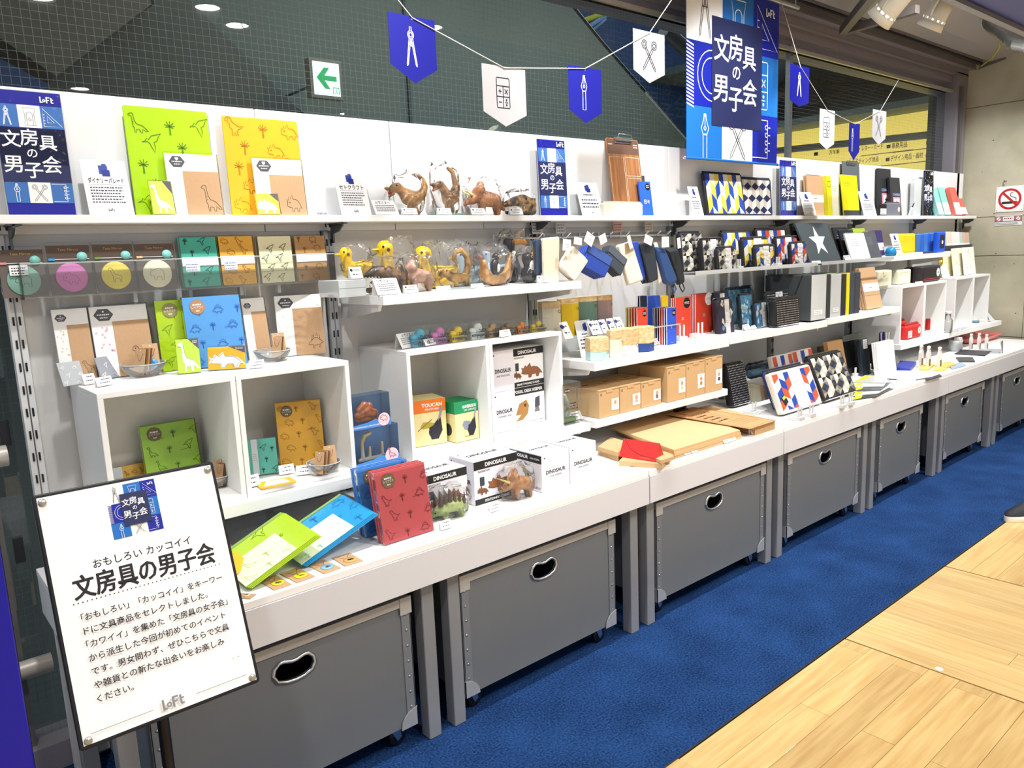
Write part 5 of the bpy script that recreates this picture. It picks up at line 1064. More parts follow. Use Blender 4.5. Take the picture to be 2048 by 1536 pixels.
def patbook(name, label, f, T, col, inkc, mot, sealc='#7a6a4e', ss=.2, n=1, lbl=None, seal_at=(.24, .86), film=True, cat='notebook', pages=PAPER, rough=.35, sl=True, pad=.34, pr=.30):
    w, h = f.w, f.h; a = Art(); pattern(a, w, h*.98, mot, M(inkc), w*ss, w*.008, w*pad, w*pr)
    if sl: seal(a, w*seal_at[0], h*seal_at[1], w*.13, sealc); a.line([(w*.66, h*.55), (w*.86, h*.56)], M(inkc), h*.005)
    return book(name, label, cat, f, T, M(col, rough, coat=.3), a, n=n, lbl=lbl, film=film, pages=pages)
patbook('clear_file', 'lime notebook file with brown seal standing on the white cube', stand((327, 440), 600, CUBE, y=-.062, lean=3, T=.008), .008, '#b9dc24', '#6d9a20', ['ptero', 'palm', 'brachio'], '#9c9660')
patbook('clear_file', 'light blue stegosaurus notebook file standing on the white cube', stand((384, 496), 594, CUBE, y=-.095, lean=6, T=.01), .01, '#5aa2e4', '#2a5fc0', ['stego', 'palm', 'stego', 'palm'], '#b58a62')
letterset2('pale letter set behind the right glass bowl on the white cube', q3((500, 722), (545, 718), 599, CUBE, 12), None)
letterset2('letter set with stegosaurus drawing at the right on the white cube', q3((560, 715), (652, 707), 593, CUBE, 12), 'stego')
def small_set(label, bl, br, top, col, inkc, mot, lean=24):
    f = q3(bl, br, top, CUBE, lean, .004); a = Art(); pattern(a, f.w, f.h, mot, M(inkc), f.w*.2, f.w*.02, f.w*.5, f.w*.36); return book('note_pack', label, 'stationery set', f, .004, M(col, .6), a)
small_set('grey note pack with white dinosaur prints, leftmost on the cube', (128, 776), (174, 769), 726, '#b4b8ba', '#f2f2f0', ['ptero', 'stego'])
small_set('grey-lilac note pack with white prints beside the left glass bowl', (205, 762), (250, 753), 716, '#9da0a8', '#ecebf0', ['ptero'])
def mc(label, bl, br, top, col, mot, lean=18):
    f = q3(bl, br, top, CUBE, lean, .004); w, h = f.w, f.h; a = Art(); g = M('#5a5a5c'); a.tri([(w*.55, h), (w, h*.68), (w, h)], [(0, 1, 2)], g); a.greek(w*.74, h*.86, w*.95, h*.95, 2, PAPER, .4, 0)
    pts = [(p[0]*w*.86+w*.07, p[1]*h*.78+h*.08) for p in IC[mot][0][1:]]; cx = sum(p[0] for p in pts)/len(pts); cz = sum(p[1] for p in pts)/len(pts)
    a.poly([(cx+(p[0]-cx)*1.14, cz+(p[1]-cz)*1.12) for p in pts], PAPER); a.line(pts, M('#55554e'), w*.012, True)
    mb = MB(); mb.bbox(0, 0, 0, w, .004, h, M(col, .5), .0008); o = obj('message_card', mb, None, f.m); tag(o, label, 'card'); a.put(o)
    fb = MB(); fb.bbox(-.0015, -.0035, 0, w+.0015, .005, h+.002, FILM, .001); obj('clear_wrap', fb, o)
mc('lime card with a white brachiosaurus cut-out on the white cube', (357, 750), (403, 746), 680, '#bfe04a', 'brachio')
mc('yellow-orange card with a white triceratops cut-out on the white cube', (417, 743), (492, 738), 695, '#f5b92c', 'tricera')
def ptag(label, base, top, z, y=None, lean=22, **k): return tent(label, stand(base, top, z, y=y, lean=lean), **k)
ptag('white price card left of the left glass bowl, outer one', ((170, 772), (194, 768)), 750, CUBE, dot=False); ptag('white price card left of the left glass bowl, inner one', ((196, 776), (228, 770)), 756, CUBE, dot=False)
def bowl(label, c, z, r, h, group='glass bowls of strap cards'):
    p = at(*c, Z=z); mb = MB(); pr = [(0, .001), (r*.5, .001), (r*.62, .004), (r*.82, h*.4), (r*.97, h*.85), (r, h), (r*.97, h+.001), (r*.93, h*.85), (r*.78, h*.42), (r*.58, .008), (0, .006)]
    mb.lathe(pr, BOWL, 36, cap=False); mb.tube([(r*math.cos(t/8*math.pi*2/3), r*math.sin(t/8*math.pi*2/3), h) for t in range(25)], .0016, ACRE, 6); o = obj('glass_bowl', mb, None, Matrix.Translation(p)); tag(o, label, 'bowl', group); return p
def strapcard(label, m_, w=.036, h=.075, disc=None, mot=None, col=KRAFT, group=None):
    mb = MB(); mb.bbox(0, 0, 0, w, .0016, h, col, .0003); o = obj('strap_card', mb, None, m_); tag(o, label, 'strap card', group); a = Art(); a.disc(w*.5, h*.93, w*.05, PAPER, 8); a.line([(w*.2, h*.8), (w*.35, h*.6), (w*.5, h*.52), (w*.65, h*.62), (w*.78, h*.82)], M('#5a3a20'), w*.03)
    a.put(o)
    if disc:
        c = MB(); c.lathe([(0, 0), (w*.36, 0), (w*.38, .001), (w*.36, .0022), (0, .0022)], M(disc, .35), 24, T=Matrix.Translation((w*.5, 0, h*.3)) @ Matrix.Rotation(math.pi/2, 4, 'X')); d = obj('charm', c, o); b_ = Art(); icon(b_, mot or 'stego', w*.27, h*.21, w*.46, M('#23405e'), w*.02)
        for v in range(len(b_.mb.v)): x, y, z_ = b_.mb.v[v]; b_.mb.v[v] = (x, y-.0022, z_)
        b_.put(d)
    return o
def bowl_cards(p, r, n, label, fl, disc=None, mot=None, s=1, x0=-.03):
    for i in range(n):
        m_ = Matrix.Translation((p.x+x0+i*.0062, p.y-.014+i*.001, p.z+.008)) @ Matrix.Rotation(math.radians(-62), 4, 'Z') @ Matrix.Rotation(math.radians(-14), 4, 'X'); strapcard('%s, %s from the left' % (label, ['first', 'second', 'third', 'fourth', 'fifth'][i]), m_, .034*s, .072*s, col=M('#8a6038', .7) if i % 2 else KRAFT, group='strap cards in the glass bowls')
    strapcard(fl, Matrix.Translation((p.x-.001, p.y-r*.42, p.z+.010)) @ Matrix.Rotation(math.radians(-6), 4, 'Z') @ Matrix.Rotation(math.radians(-12), 4, 'X'), .040*s, .080*s, disc, mot)
p = bowl('left glass bowl on the white cubes, holding brown strap cards', (289, 752), CUBE, .058, .036); bowl_cards(p, .05, 4, 'brown strap card standing edge-on in the left glass bowl', 'kraft strap card with a round blue stegosaurus charm in the left bowl', '#4a9ad8', 'stego')
p = bowl('right glass bowl on the white cubes, holding brown strap cards', (546, 722), CUBE, .055, .034); bowl_cards(p, .048, 2, 'brown strap card standing behind the others in the right glass bowl', 'brown strap card with a round olive charm in the right bowl', '#c0a640', 'tricera', .95, -.01)
ptag('white price card before the right glass bowl on the cubes', ((500, 739), (530, 736)), 722, CUBE, dot=False)
# ================================================================ INSIDE THE LEFT CUBES
LC = LSH+.015
patbook('dinosaur_notebook', 'green dinosaur notebook with a brown seal inside the left cube, front one', stand((300, 408), 848, LC, y=-.10, lean=9, T=.009), .009, '#9dcb3c', '#4a7a20', ['brachio', 'palm', 'ptero'], n=2, lbl=['green dinosaur notebook hidden behind the sealed one in the left cube'])
patbook('dinosaur_notebook', 'orange dinosaur notebook with a brown seal inside the right cube, front one', q3((562, 938), (652, 927), 805, LC, 12, .009), .009, '#efb336', '#9a6a14', ['tricera', 'palm', 'trex'], n=2, lbl=['orange dinosaur notebook directly behind the sealed one', 'orange dinosaur notebook at the very back in the cube'])
def banded(label, f, col, inkc, mot, bx=(.18, .38)):
    w, h = f.w, f.h; a = Art(); pattern(a, w*(1-bx[1]), h, mot, M(inkc), h*.2, h*.012, h*.28, h*.3, w*bx[1]); a.rect(w*bx[0], 0, w*bx[1], h, M('#dfe6ea')); a.greek(w*(bx[0]+.03), h*.4, w*(bx[1]-.03), h*.62, 4, M('#8f9498'), .3); return book('memo_block', label, 'memo pad', f, .01, M(col, .5), a, film=True)
banded('teal memo block with a white band in the right cube', q3((497, 955), (558, 947), 880, LC, 10, .01), '#62bfae', '#1d3f3c', ['palm', 'ptero'])
banded('yellow memo block with a white band behind the notice board in the left cube', q3((214, 985), (302, 972), 934, LC, 8, .01), '#e5b54e', '#7a5a20', ['giraffe', 'tricera'], (.2, .42))
p = bowl('glass bowl with strap cards inside the right cube', (649, 945), LC, .05, .034); bowl_cards(p, .045, 5, 'brown strap card standing edge-on in the bowl of the right cube', 'kraft strap card with a loop of string in the bowl of the right cube', None, None, .9, -.04)
p = bowl('glass bowl with strap cards inside the left cube, half behind the notice board', (432, 972), LC, .048, .034); bowl_cards(p, .045, 2, 'kraft strap card standing in the bowl of the left cube', 'kraft strap card tilted in the bowl of the left cube', None, None, .85, -.01)
for i, (b, t) in enumerate(((((560, 952), (590, 947)), 931), (((594, 953), (624, 949)), 932), (((494, 978), (522, 972)), 952))): ptag('white price card in the right cube, %s' % ['before the orange notebook', 'before the glass bowl', 'at its front left corner'][i], b, t, LC, dot=False)
f = lay((522, 976), (593, 962), (522, 964), LC, .006); mb = MB(); mb.bbox(0, -.0, 0, f.w, .005, f.h, M('#f2b93a'), .0008); o = obj('card_pack', mb, None, f.m); tag(o, 'small yellow dinosaur card pack lying at the front of the right cube', 'card'); a = Art(); a.poly([(f.w*.1, f.h*.1), (f.w*.85, f.h*.1), (f.w*.8, f.h*.8), (f.w*.3, f.h*.9)], PAPER); a.put(o)
# ================================================================ DUCK SHELF
DK = M('#f5c916', .28, coat=.4); ORG = M('#f0952a', .3, coat=.3)
def duck(label, base_px, y, s, pose, seed, z=DUCK, wing=True):
    x = xat(base_px, y, z); hz = {'sit': .78, 'up': 1.05, 'low': .66}[pose]
    ch = [[(-.14, 0, .24, .25), (.1, 0, .25, .29), (.32, 0, .27, .24), (.52, 0, .4, .12), (.6, 0, .5, .06)], [(-.16, 0, .3, .2), (-.24, 0, hz*.6, .17), (-.26, 0, hz, .215)]]
    zmin = 0; root = fig('duck_holder', label, 'figurine', V((x, y, z)), s, ch, DK, [
        ('beak', both([ball_(-.50, 0, hz-.02, .08, DK if pose != 'x' else ORG, 1.5, 1.1, .42), ball_(-.45, 0, hz-.06, .055, DK, 1.3, 1.0, .4)])),
        ('eye', both([ball_(-.37, -.17, hz+.05, .03, EYE), ball_(-.37, .17, hz+.05, .03, EYE)])), ('sticker', ball_(-.25, -.2, hz-.03, .045, M('#4a3a10'), 1, .25, 1))], -.15, .004, bag=(1.15, .75, hz+.28, .08), seed=seed)
    return root
mb = MB(); xa, xb = xat(676, -.24, DUCK), xat(730, -.24, DUCK); mb.bbox(xa, -.25, DUCK+.0005, xb, -.12, DUCK+.052, ACRE, .001); mb.box(xa, -.2505, DUCK+.027, xb, -.25, DUCK+.029, M('#9aa0a0')); tag(obj('acrylic_riser', mb), 'frosted acrylic riser block under the leftmost yellow duck', 'riser')
duck('smallest yellow duck figure standing on the acrylic riser, leftmost of the ducks', 711, -.19, .1, 'sit', 11, DUCK+.0525)
duck('tall yellow duck figure with raised head, second from the left', 795, -.12, .135, 'up', 12)
duck('yellow duck tape holder with long back, third duck from the left', 870, -.11, .15, 'sit', 13)
def shoebill(label, px, y, s, seed, c='#8fa8b8', dark=False):
    x = xat(px, y, DUCK); b = M(c, .35)
    return fig('shoebill_holder', label, 'figurine', V((x, y, DUCK)), s*1.2, [[(0, 0, .2, .2), (.2, 0, .3, .22), (.4, 0, .42, .14)], [(-.08, 0, .3, .14), (-.14, 0, .55, .1), (-.16, 0, .8, .14)]], b, [
        ('beak', both([ball_(-.34, 0, .76, .08, M('#e9b63c') if not dark else M('#d46a4a'), 1.9, .9, .7)])), ('eye', ball_(-.2, -.12, .84, .028, EYE)), ('wing', both([ball_(.22, -.17, .34, .2, M('#3c444c') if dark else M('#7c97ac'), 1.2, .35, .7), ball_(.22, .17, .34, .2, M('#3c444c'), 1.2, .35, .7)])), ('crest', ball_(-.08, 0, .95, .05, M('#c6553f') if dark else M('#5f6b74'), 1.2, .6, .7))], -.2, .004, bag=(1.2, .8, 1.12), seed=seed)
shoebill('grey-blue shoebill figure behind the tan tape dinosaur', 934, -.08, .115, 21)
shoebill('pale blue bird figure with a red crest, behind the penguin cradle', 984, -.08, .115, 22, '#a9c4dc', True)
def toucan(label, px, y, s, hz, seed, rz=.5):
    x = xat(px, y, DUCK); bk = M('#1c1e24', .25, coat=.3); OR = M('#f2a01e', .25, coat=.3)
    return fig('toucan_holder', label, 'figurine', V((x, y, DUCK)), s*1.18, [[(0, 0, .2, .22), (.1, 0, .35, .2), (0, 0, hz*.8, .13), (-.02, 0, hz, .16)], [(.2, 0, .3, .14), (.45, 0, .25, .08), (.6, 0, .3, .05)]], bk, [
        ('beak', curve_([(.06, 0, hz+.02), (.22, 0, hz+.06), (.42, 0, hz+.06), (.62, 0, hz-.06)], [.09, .11, .1, .03], OR)), ('beak_tip', ball_(.6, 0, hz-.04, .05, EYE, .8, .8, .9)), ('bib', ball_(.02, -.13, hz*.62, .13, WHT, .7, .5, 1.5)), ('eye', both([ball_(.0, -.15, hz+.04, .035, ORG, 1, .4, 1), ball_(.0, -.165, hz+.04, .018, EYE)]))], rz-.5, .004, bag=(1.1, .8, hz+.3, .12), seed=seed)
toucan('tall toucan figure with raised orange beak at the back of the duck shelf', 1022, -.07, .13, .98, 31)
toucan('toucan figure with lowered orange beak at the right end of the duck shelf', 1058, -.20, .125, .62, 32)
fig('tyrannosaurus_bust', 'brown tyrannosaurus head figure with open red mouth and teeth, leftmost of the front row', 'figurine', P_(768, -.215, DUCK), .155, [[(.3, 0, .3, .2), (.1, 0, .45, .17), (-.12, 0, .5, .13), (-.36, 0, .46, .09)], [(.32, 0, .16, .14), (.08, 0, .14, .1), (-.2, 0, .12, .075), (-.34, 0, .14, .05)], [(.38, 0, .55, .09), (.46, 0, .2, .1)]], fur('#7d5a36', '#2f231a', 38),
    [('mouth', both([ball_(-.08, 0, .28, .11, RED, 1.9, .9, .5)])), ('tooth', both([cone_((-.4+i*.07, -.085, .4), (-.4+i*.07, -.09, .32), .016, WHT) for i in range(8)]+[cone_((-.36+i*.07, -.08, .2), (-.36+i*.07, -.085, .27), .014, WHT) for i in range(7)])), ('eye', ball_(.02, -.14, .58, .03, M('#d9a020', .2)))], -.15, .0035, bag=(1.15, .7, .78), seed=41)
fig('triceratops_model', 'pinkish triceratops figure in a crinkled bag, second of the front row', 'figurine', P_(832, -.22, DUCK), .13, TRI, fur('#c49a86', '#a67a66'), tri_parts('#c9b48c'), -.2, .0035, bag=(1.2, .75, .95), seed=42)
fig('tape_dinosaur', 'tan coiled tape dispenser dinosaur figure on a grey base, third of the front row', 'figurine', P_(912, -.23, DUCK), .13, [[(-.42, 0, .42, .08), (-.28, 0, .46, .1), (-.1, 0, .34, .13), (.12, 0, .3, .15), (.3, 0, .34, .12), (.4, 0, .6, .09), (.38, 0, .85, .08), (.22, 0, 1.02, .07), (.04, 0, .98, .06), (-.04, 0, .82, .05), (.04, 0, .72, .04)],
    [(-.02, -.08, .25, .08), (-.06, -.1, .08, .06)], [(.28, -.08, .25, .09), (.3, -.1, .08, .06)], [(-.44, 0, .34, .05), (-.52, 0, .33, .035)]], fur('#c69a52', '#7d5a2c', 34), [('base', lambda mb, s, dz: mb.bbox(-.35*s, -.22*s, .0, .5*s, .22*s, .055*s, M('#8d9a94'), .008*s)), ('eye', ball_(-.3, -.09, .52, .02, EYE)), ('mouth', ball_(-.46, 0, .385, .03, RED, 1.4, .8, .5))], -.1, .003, bag=(1.2, .65, 1.2), seed=43)
fig('penguin_cradle', 'tan driftwood shaped cradle figure with a black penguin inside, fourth of the front row', 'figurine', P_(992, -.215, DUCK), .135, [[(-.36, 0, .62, .1), (-.34, 0, .3, .15), (-.1, 0, .14, .15), (.15, 0, .14, .14), (.36, 0, .3, .12), (.44, 0, .6, .08), (.52, 0, .78, .05)]], fur('#d3a56a', '#b07a44', 30),
    [('penguin', mixed([ball_(-.02, -.02, .5, .17, M('#17191e', .3), .8, .7, 1.3), ball_(.02, -.02, .76, .1, M('#17191e', .3)), ball_(.02, -.1, .48, .1, WHT, .7, .4, 1.2), ball_(.1, -.06, .74, .035, ORG, 1.8, .8, .6)]))], -.1, .0035, bag=(1.15, .7, 1.02), seed=44)
note('notice card on the duck shelf before the dinosaur head', (756, 803), 558, DUCK, -.285)
for i, (b, t) in enumerate((((703, 727), 536), ((810, 837), 572), ((874, 902), 574), ((944, 968), 569), ((1078, 1098), 553))):
    ptag('white price card on the duck shelf, %s' % ['before the smallest duck', 'before the bagged triceratops', 'before the tape dinosaur', 'before the penguin cradle', 'before the right toucan'][i], b, t, DUCK+(.0525 if i == 0 else 0), -.235 if i == 0 else -.28, tri='#222222')
# ================================================================ ON THE CUBE WITH THE BIRD BOXES: TAPES IN CLEAR BOXES
def stapler(label, b, top, col, dark=None, txt='DUCK'):
    f = stand(b, top, CUBE-.006, y=-.235, lean=0, T=.05); w, h = f.w, f.h; O = f.m; root = empty('clear_boxed_stapler', O); tag(root, label, 'stapler', 'boxed staplers on the cube'); c = M(col, .35)
    mb = MB(); mb.slab(w*.84, h*.36, .03, .003, .006, c, w*.08, h*.04, .01); obj('base', mb, root)
    mb = MB(); mb.ball((w*.62, .025, h*.62), h*.24, c, 1, .9, 1); mb.ball((w*.3, .025, h*.5), h*.18, c, 1.3, .8, .8); obj('bird_body', mb, root)
    mb = MB(); mb.box(w*.1, .004, h*.24, w*.9, .009, h*.34, DSTEEL); obj('staple_arm', mb, root)
    a = Art(); a.text(txt, w*.42, h*.42, h*.18, INK, 'l', .01, w*.5); a.text('STAPLER' if txt == 'DUCK' else 'FIGURE', w*.28, h*.14, h*.17, INK, 'l', .01, w*.66); a.put(root)
    mb = MB(); mb.box(0, .0, 0, w, .05, h, ACR); obj('clear_box', mb, root); return root
for b, t, c, l, tx in (((826, 864), 652, '#5ab4d0', 'light blue', 'DUCK'), ((868, 902), 650, '#d583c2', 'pink', 'DUCK'), ((906, 937), 648, '#f0d232', 'yellow', 'DUCK'), ((945, 977), 641, '#dfe6e4', 'white', 'DUCK'), ((982, 1003), 642, '#b59668', 'tan', 'DINO'), ((1008, 1034), 642, '#8a6a44', 'brown', 'DINO'), ((1040, 1062), 640, '#e28a26', 'orange and black', 'BIRD'), ((1066, 1098), 638, '#dfc63c', 'yellow and black', 'BIRD')):
    stapler('%s animal stapler in a clear box on top of the cube' % l, b, t, c, None, tx)
note('notice card on the cube before the light blue stapler', ((805, 699), (850, 691)), 666, CUBE)
f = stand(((852, 694), (873, 690)), 679, CUBE, lean=24); tent('white price card before the pink stapler on the cube', f, dot=False)
f = stand(((1003, 676), (1023, 673)), 661, CUBE, lean=24); tent('white price card before the brown stapler on the cube', f, dot=False)
# ================================================================ PRODUCT BOXES
def pbox(name, label, bl, br, top, z, D, face, art=None, top_mat=None, rot=None, cat='box', y=None, topart=None, sideart=None, group=None):
    f = stand((bl, br), top, z, y=y, lean=0, T=D); w, h = f.w, f.h; mb = MB(); mb.bbox(0, 0, 0, w, D, h, face, .0008); o = obj(name, mb, None, f.m); tag(o, label, cat, group)
    if art: a = Art(); art(a, w, h); a.put(o)
    if topart: a = Art(); topart(a, w, D); a.put(o, Matrix.Translation((0, 0, h)) @ Matrix.Rotation(-math.pi/2, 4, 'X'), 'top_print')
    if sideart: a = Art(); sideart(a, D, h); a.put(o, Matrix.Translation((0, D, 0)) @ Matrix.Rotation(-math.pi/2, 4, 'Z'), 'side_print')
    return o
DC = .745+.015
def side_icon(a, w, h):
    pass
def dino_side(head, sub, foot, pic, hc='#222222'):
    def g(a, w, h):
        a.rect(0, h*.80, w, h*.99, M(hc)); a.text(head, w*.5, h*.845, h*.09, PAPER, 'c', .03, w*.84); a.text(sub, w*.08, h*.73, h*.04, INK, 'l', .01, w*.5)
        a.rect(0, 0, w, h*.13, M(hc)) if foot else None
        if foot: a.text(foot, w*.5, h*.035, h*.055, PAPER, 'c', .02, w*.9)
        pts = [(w*.3+p[0]*w*.66, h*.2+p[1]*h*.45) for p in IC[pic][0][1:]]; a.poly(pts, M('#9a6240')); a.line(pts, M('#5a3826'), w*.012, True)
        pts = [(w*.05+p[0]*w*.26, h*.2+p[1]*h*.26) for p in IC[pic][0][1:]]; a.poly(pts, M('#7d5236')); a.poly([(w*.12, h*.42), (w*.22, h*.42), (w*.22, h*.62), (w*.12, h*.62)], M('#3c4048'))
    return g
def plain(t1, t2):
    def g(a, w, h): a.text(t1, w*.5, h*.46, h*.1, INK, 'c', .03, w*.72); a.text(t2, w*.5, h*.36, h*.05, INK, 'c', 0, w*.6); a.disc(w*.1, h*.9, h*.02, INK, 8)
    return g
WB = M('#ecebf3', .5, var=.01)
def bird(title_, sub, hc, side=None):
    def g(a, w, h):
        a.rect(0, h*.72, w, h, M(hc)); a.text(title_, w*.62, h*.84, h*.08, PAPER, 'c', .03, w*.6); a.text(sub, w*.62, h*.765, h*.045, PAPER, 'c', .01, w*.5)
        if side: a.rect(w*.03, h*.12, w*.11, h*.66, M('#1f8a5a')); 
        k = M('#2b2a33'); a.disc(w*.66, h*.28, w*.16, k); a.poly([(w*.52, h*.3), (w*.5, h*.5), (w*.66, h*.46), (w*.84, h*.62), (w*.88, h*.3), (w*.76, h*.12), (w*.56, h*.12)], k)
        a.poly([(w*.28, h*.42), (w*.36, h*.52), (w*.56, h*.5), (w*.66, h*.44), (w*.5, h*.38), (w*.34, h*.37)], M('#b9a638') if side else M('#8d93a6')); a.poly([(w*.76, h*.5), (w*.86, h*.62), (w*.93, h*.82), (w*.86, h*.82)], M('#9a9aa6'))
        if side: a.line([(w*.2, h*.34), (w*.6, h*.56)], M('#8a6a3a'), w*.02)
        else: a.disc(w*.44, h*.36, w*.1, M('#8d93a6')); a.text('SPEAKER TYPE', w*.55, h*.1, h*.03, INK, 'c', .01)
    return g
CREAM = M('#f4e3a4', .5)
o = pbox('bird_box', 'orange-topped cream box printed with a toucan pen stand', (823, 897), (895, 885), 800, DC, .11, CREAM, bird('TOUCAN', 'PEN STAND', '#ef7d22', True))
gx0, gx1, gz = .310, .411, .900
mb = MB(); mb.bbox(0, 0, 0, gx1-gx0, .11, gz-DC-.001, CREAM, .0008); o = obj('bird_box', mb, None, Matrix.Translation((gx0, -.243, DC+.001))); tag(o, 'green-topped cream box printed with a grey shoebill', 'box')
gw, gh = gx1-gx0, gz-DC-.001; a = Art(); bird('HASHIBIROKOU', 'TAPE DISPENSER', '#17935a')(a, gw, gh); a.put(o); a = Art(); a.rect(0, 0, gw, .11, M('#17935a')); a.put(o, Matrix.Translation((0, 0, gh)) @ Matrix.Rotation(-math.pi/2, 4, 'X'), 'top_print')
a = Art(); a.rect(0, gh*.72, .11, gh, M('#17935a')); a.disc(.066, gh*.3, .022, M('#3a3b40')); a.put(o, Matrix.Translation((0, .11, 0)) @ Matrix.Rotation(-math.pi/2, 4, 'Z'), 'side_print')
xl = .115; mb = MB(); mb.bbox(xl, -.15, DC+.0006, xl+.062, -.045, DC+.17, M('#e9c52c'), .001); o = obj('bird_box', mb); tag(o, 'plain yellow box with a black dot at the back left of the bird cube', 'box')
a = Art(); a.disc(xl+.035, DC+.13, .005, INK, 10); a.text('PAPER FINGER MINI', xl+.004, DC+.07, .008, INK, 'l', .01, .054); a.put(o, Matrix.Translation((0, -.15, 0)))
def on_top(name, label, x0, x1, z0, z1, y0, D, face, art, sideart=None):
    mb = MB(); mb.bbox(0, 0, 0, x1-x0, D, z1-z0, face, .0008); o = obj(name, mb, None, Matrix.Translation((x0, y0, z0))); tag(o, label, 'box'); a = Art(); art(a, x1-x0, z1-z0); a.put(o)
    if sideart: a = Art(); sideart(a, D, z1-z0); a.put(o, Matrix.Translation((0, D, 0)) @ Matrix.Rotation(-math.pi/2, 4, 'Z'), 'side_print')
    return o
f0 = stand((989, 1037), 783, DC, y=-.24); O = V((max(.452, f0.m.translation.x), -.24, DC+.0006)); f0.w = .105
on_top('dinosaur_box', 'lower white box reading dinosaur stationery stand in the right cube', O.x, O.x+f0.w, O.z, O.z+f0.h, O.y, .17, WB, plain('DINOSAUR', 'STATIONERY STAND'))
zt_ = O.z+f0.h+.001
on_top('dinosaur_box', 'upper white box reading dinosaur smart phone stand in the right cube', O.x, O.x+f0.w, zt_, zt_+f0.h*1.0, O.y, .17, WB, plain('DINOSAUR', 'SMART PHONE STAND'))
x2 = O.x+f0.w+.004; yb_ = O.y+.02
xe = min(xat(1087, yb_, .95), .762)
def fossil(a, w, h):
    a.rect(0, h*.80, w, h*.99, M('#26262a')); a.text('FOSSIL DESK KEEPER', w*.5, h*.85, h*.075, PAPER, 'c', .03, w*.9); pts = [(w*.08, h*.3), (w*.2, h*.58), (w*.42, h*.66), (w*.5, h*.5), (w*.46, h*.3), (w*.3, h*.16), (w*.08, h*.14), (w*.26, h*.3)]; a.poly(pts, M('#a8793f')); a.disc(w*.38, h*.52, w*.04, M('#4a3320'))
    a.poly([(w*.66, h*.3), (w*.84, h*.3), (w*.8, h*.45), (w*.72, h*.45)], M('#77706a')); a.poly([(w*.68, h*.4), (w*.84, h*.44), (w*.84, h*.7), (w*.7, h*.66)], M('#4a4654')); a.text('TYRANNOSAURUS', w*.94, h*.06, h*.045, INK, 'r', 0, w*.6)
on_top('dinosaur_box', 'lower box printed with a fossil skull in the right cube', x2, xe, DC+.0006, zt_-.001, yb_, .15, PAPER, fossil)
on_top('dinosaur_box', 'upper box printed with an orange triceratops and smart phone stand in the right cube', x2, xe, zt_, zt_+f0.h*.98, yb_, .15, PAPER, dino_side('DINOSAUR', 'TRICERATOPS', 'SMART PHONE STAND', 'tricera'))
# blister packs left of the bird cube
def blister(label, bl, br, top, z, col, kind, seed, y=None):
    global BT
    zz = LSH+.0006 if z == 0 else BT; f = stand((711, 800) if z == 0 else (704, 782), top, zz, y=-.305, lean=0, T=.06); BT = zz+f.h+.0006; w, h = f.w, f.h; root = empty('blister_pack', f.m); tag(root, label, 'toy pack')
    mb = MB(); mb.box(0, .052, 0, w, .054, h, M('#62a6ee', .5)); mb.box(0, .0, 0, w, .052, .003, M('#62a6ee', .5)); obj('backing_card', mb, root)
    mb = MB(); pts = [(0, 0), (w, 0), (w, h*.22), (w*.8, h*.17), (w*.6, h*.25), (w*.4, h*.18), (w*.2, h*.16), (0, h*.14)]; mb.prism(pts, -.001, .0, M('#4a8cdc', .5)); fl_ = obj('front_flap', mb, root)
    a = Art(); a.text('SMARTPHONE & PEN STAND', w*.04, h*.05, h*.05, PAPER, 'l', .01, w*.66); a.disc(w*.82, h*.2, w*.15, M('#f3d4dc')); a.strokes(IC[kind[2]], w*.72, h*.14, w*.2, M('#c05a66'), w*.015)
    for v in range(len(a.mb.v)): x, yy, zz_ = a.mb.v[v]; a.mb.v[v] = (x, yy-.001, zz_)
    a.put(fl_)
    me = blob([[(p[0]*w*.75, p[1]*w*.6, p[2]*h*.8, p[3]*.075) for p in ch] for ch in kind[0]], .0025, 2); me.materials.append(kind[1])
    for p in me.polygons: p.use_smooth = True
    o = obj('figure', me, root, Matrix.Translation((w*.5, .027, h*.12)))
    mb = MB(); mb.box(0, 0, 0, w, .052, h, ACR); obj('clear_box', mb, root); return root
BR1 = ([[(-.3, 0, .3, .16), (0, 0, .42, .22), (.25, 0, .32, .2)], [(-.25, 0, .5, .13), (-.05, 0, .68, .17)], [(.1, 0, .62, .17)], [(-.34, 0, .15, .1), (.3, 0, .12, .1)]], fur('#b9683c', '#8d4424', 60, .25), 'tricera')
BR2 = ([[(-.3, 0, .1, .1), (-.3, 0, .6, .07), (-.22, 0, .82, .09), (-.05, 0, .88, .08)], [(-.1, 0, .1, .08), (-.08, 0, .42, .06)], [(.28, 0, .1, .08), (.28, 0, .5, .07)], [(-.4, 0, .06, .09), (.4, 0, .06, .09)]], fur('#c9cfc4', '#cbb25a', 24, .4), 'brachio')
yB = -.302
fb_ = blister('lower toy pack with a white long-necked figure beside the bird box cube', None, None, 855, 0, 0, BR2, 0)
blister('upper toy pack with a reddish brown figure beside the bird box cube', None, None, 790, 1, 0, BR1, 0)
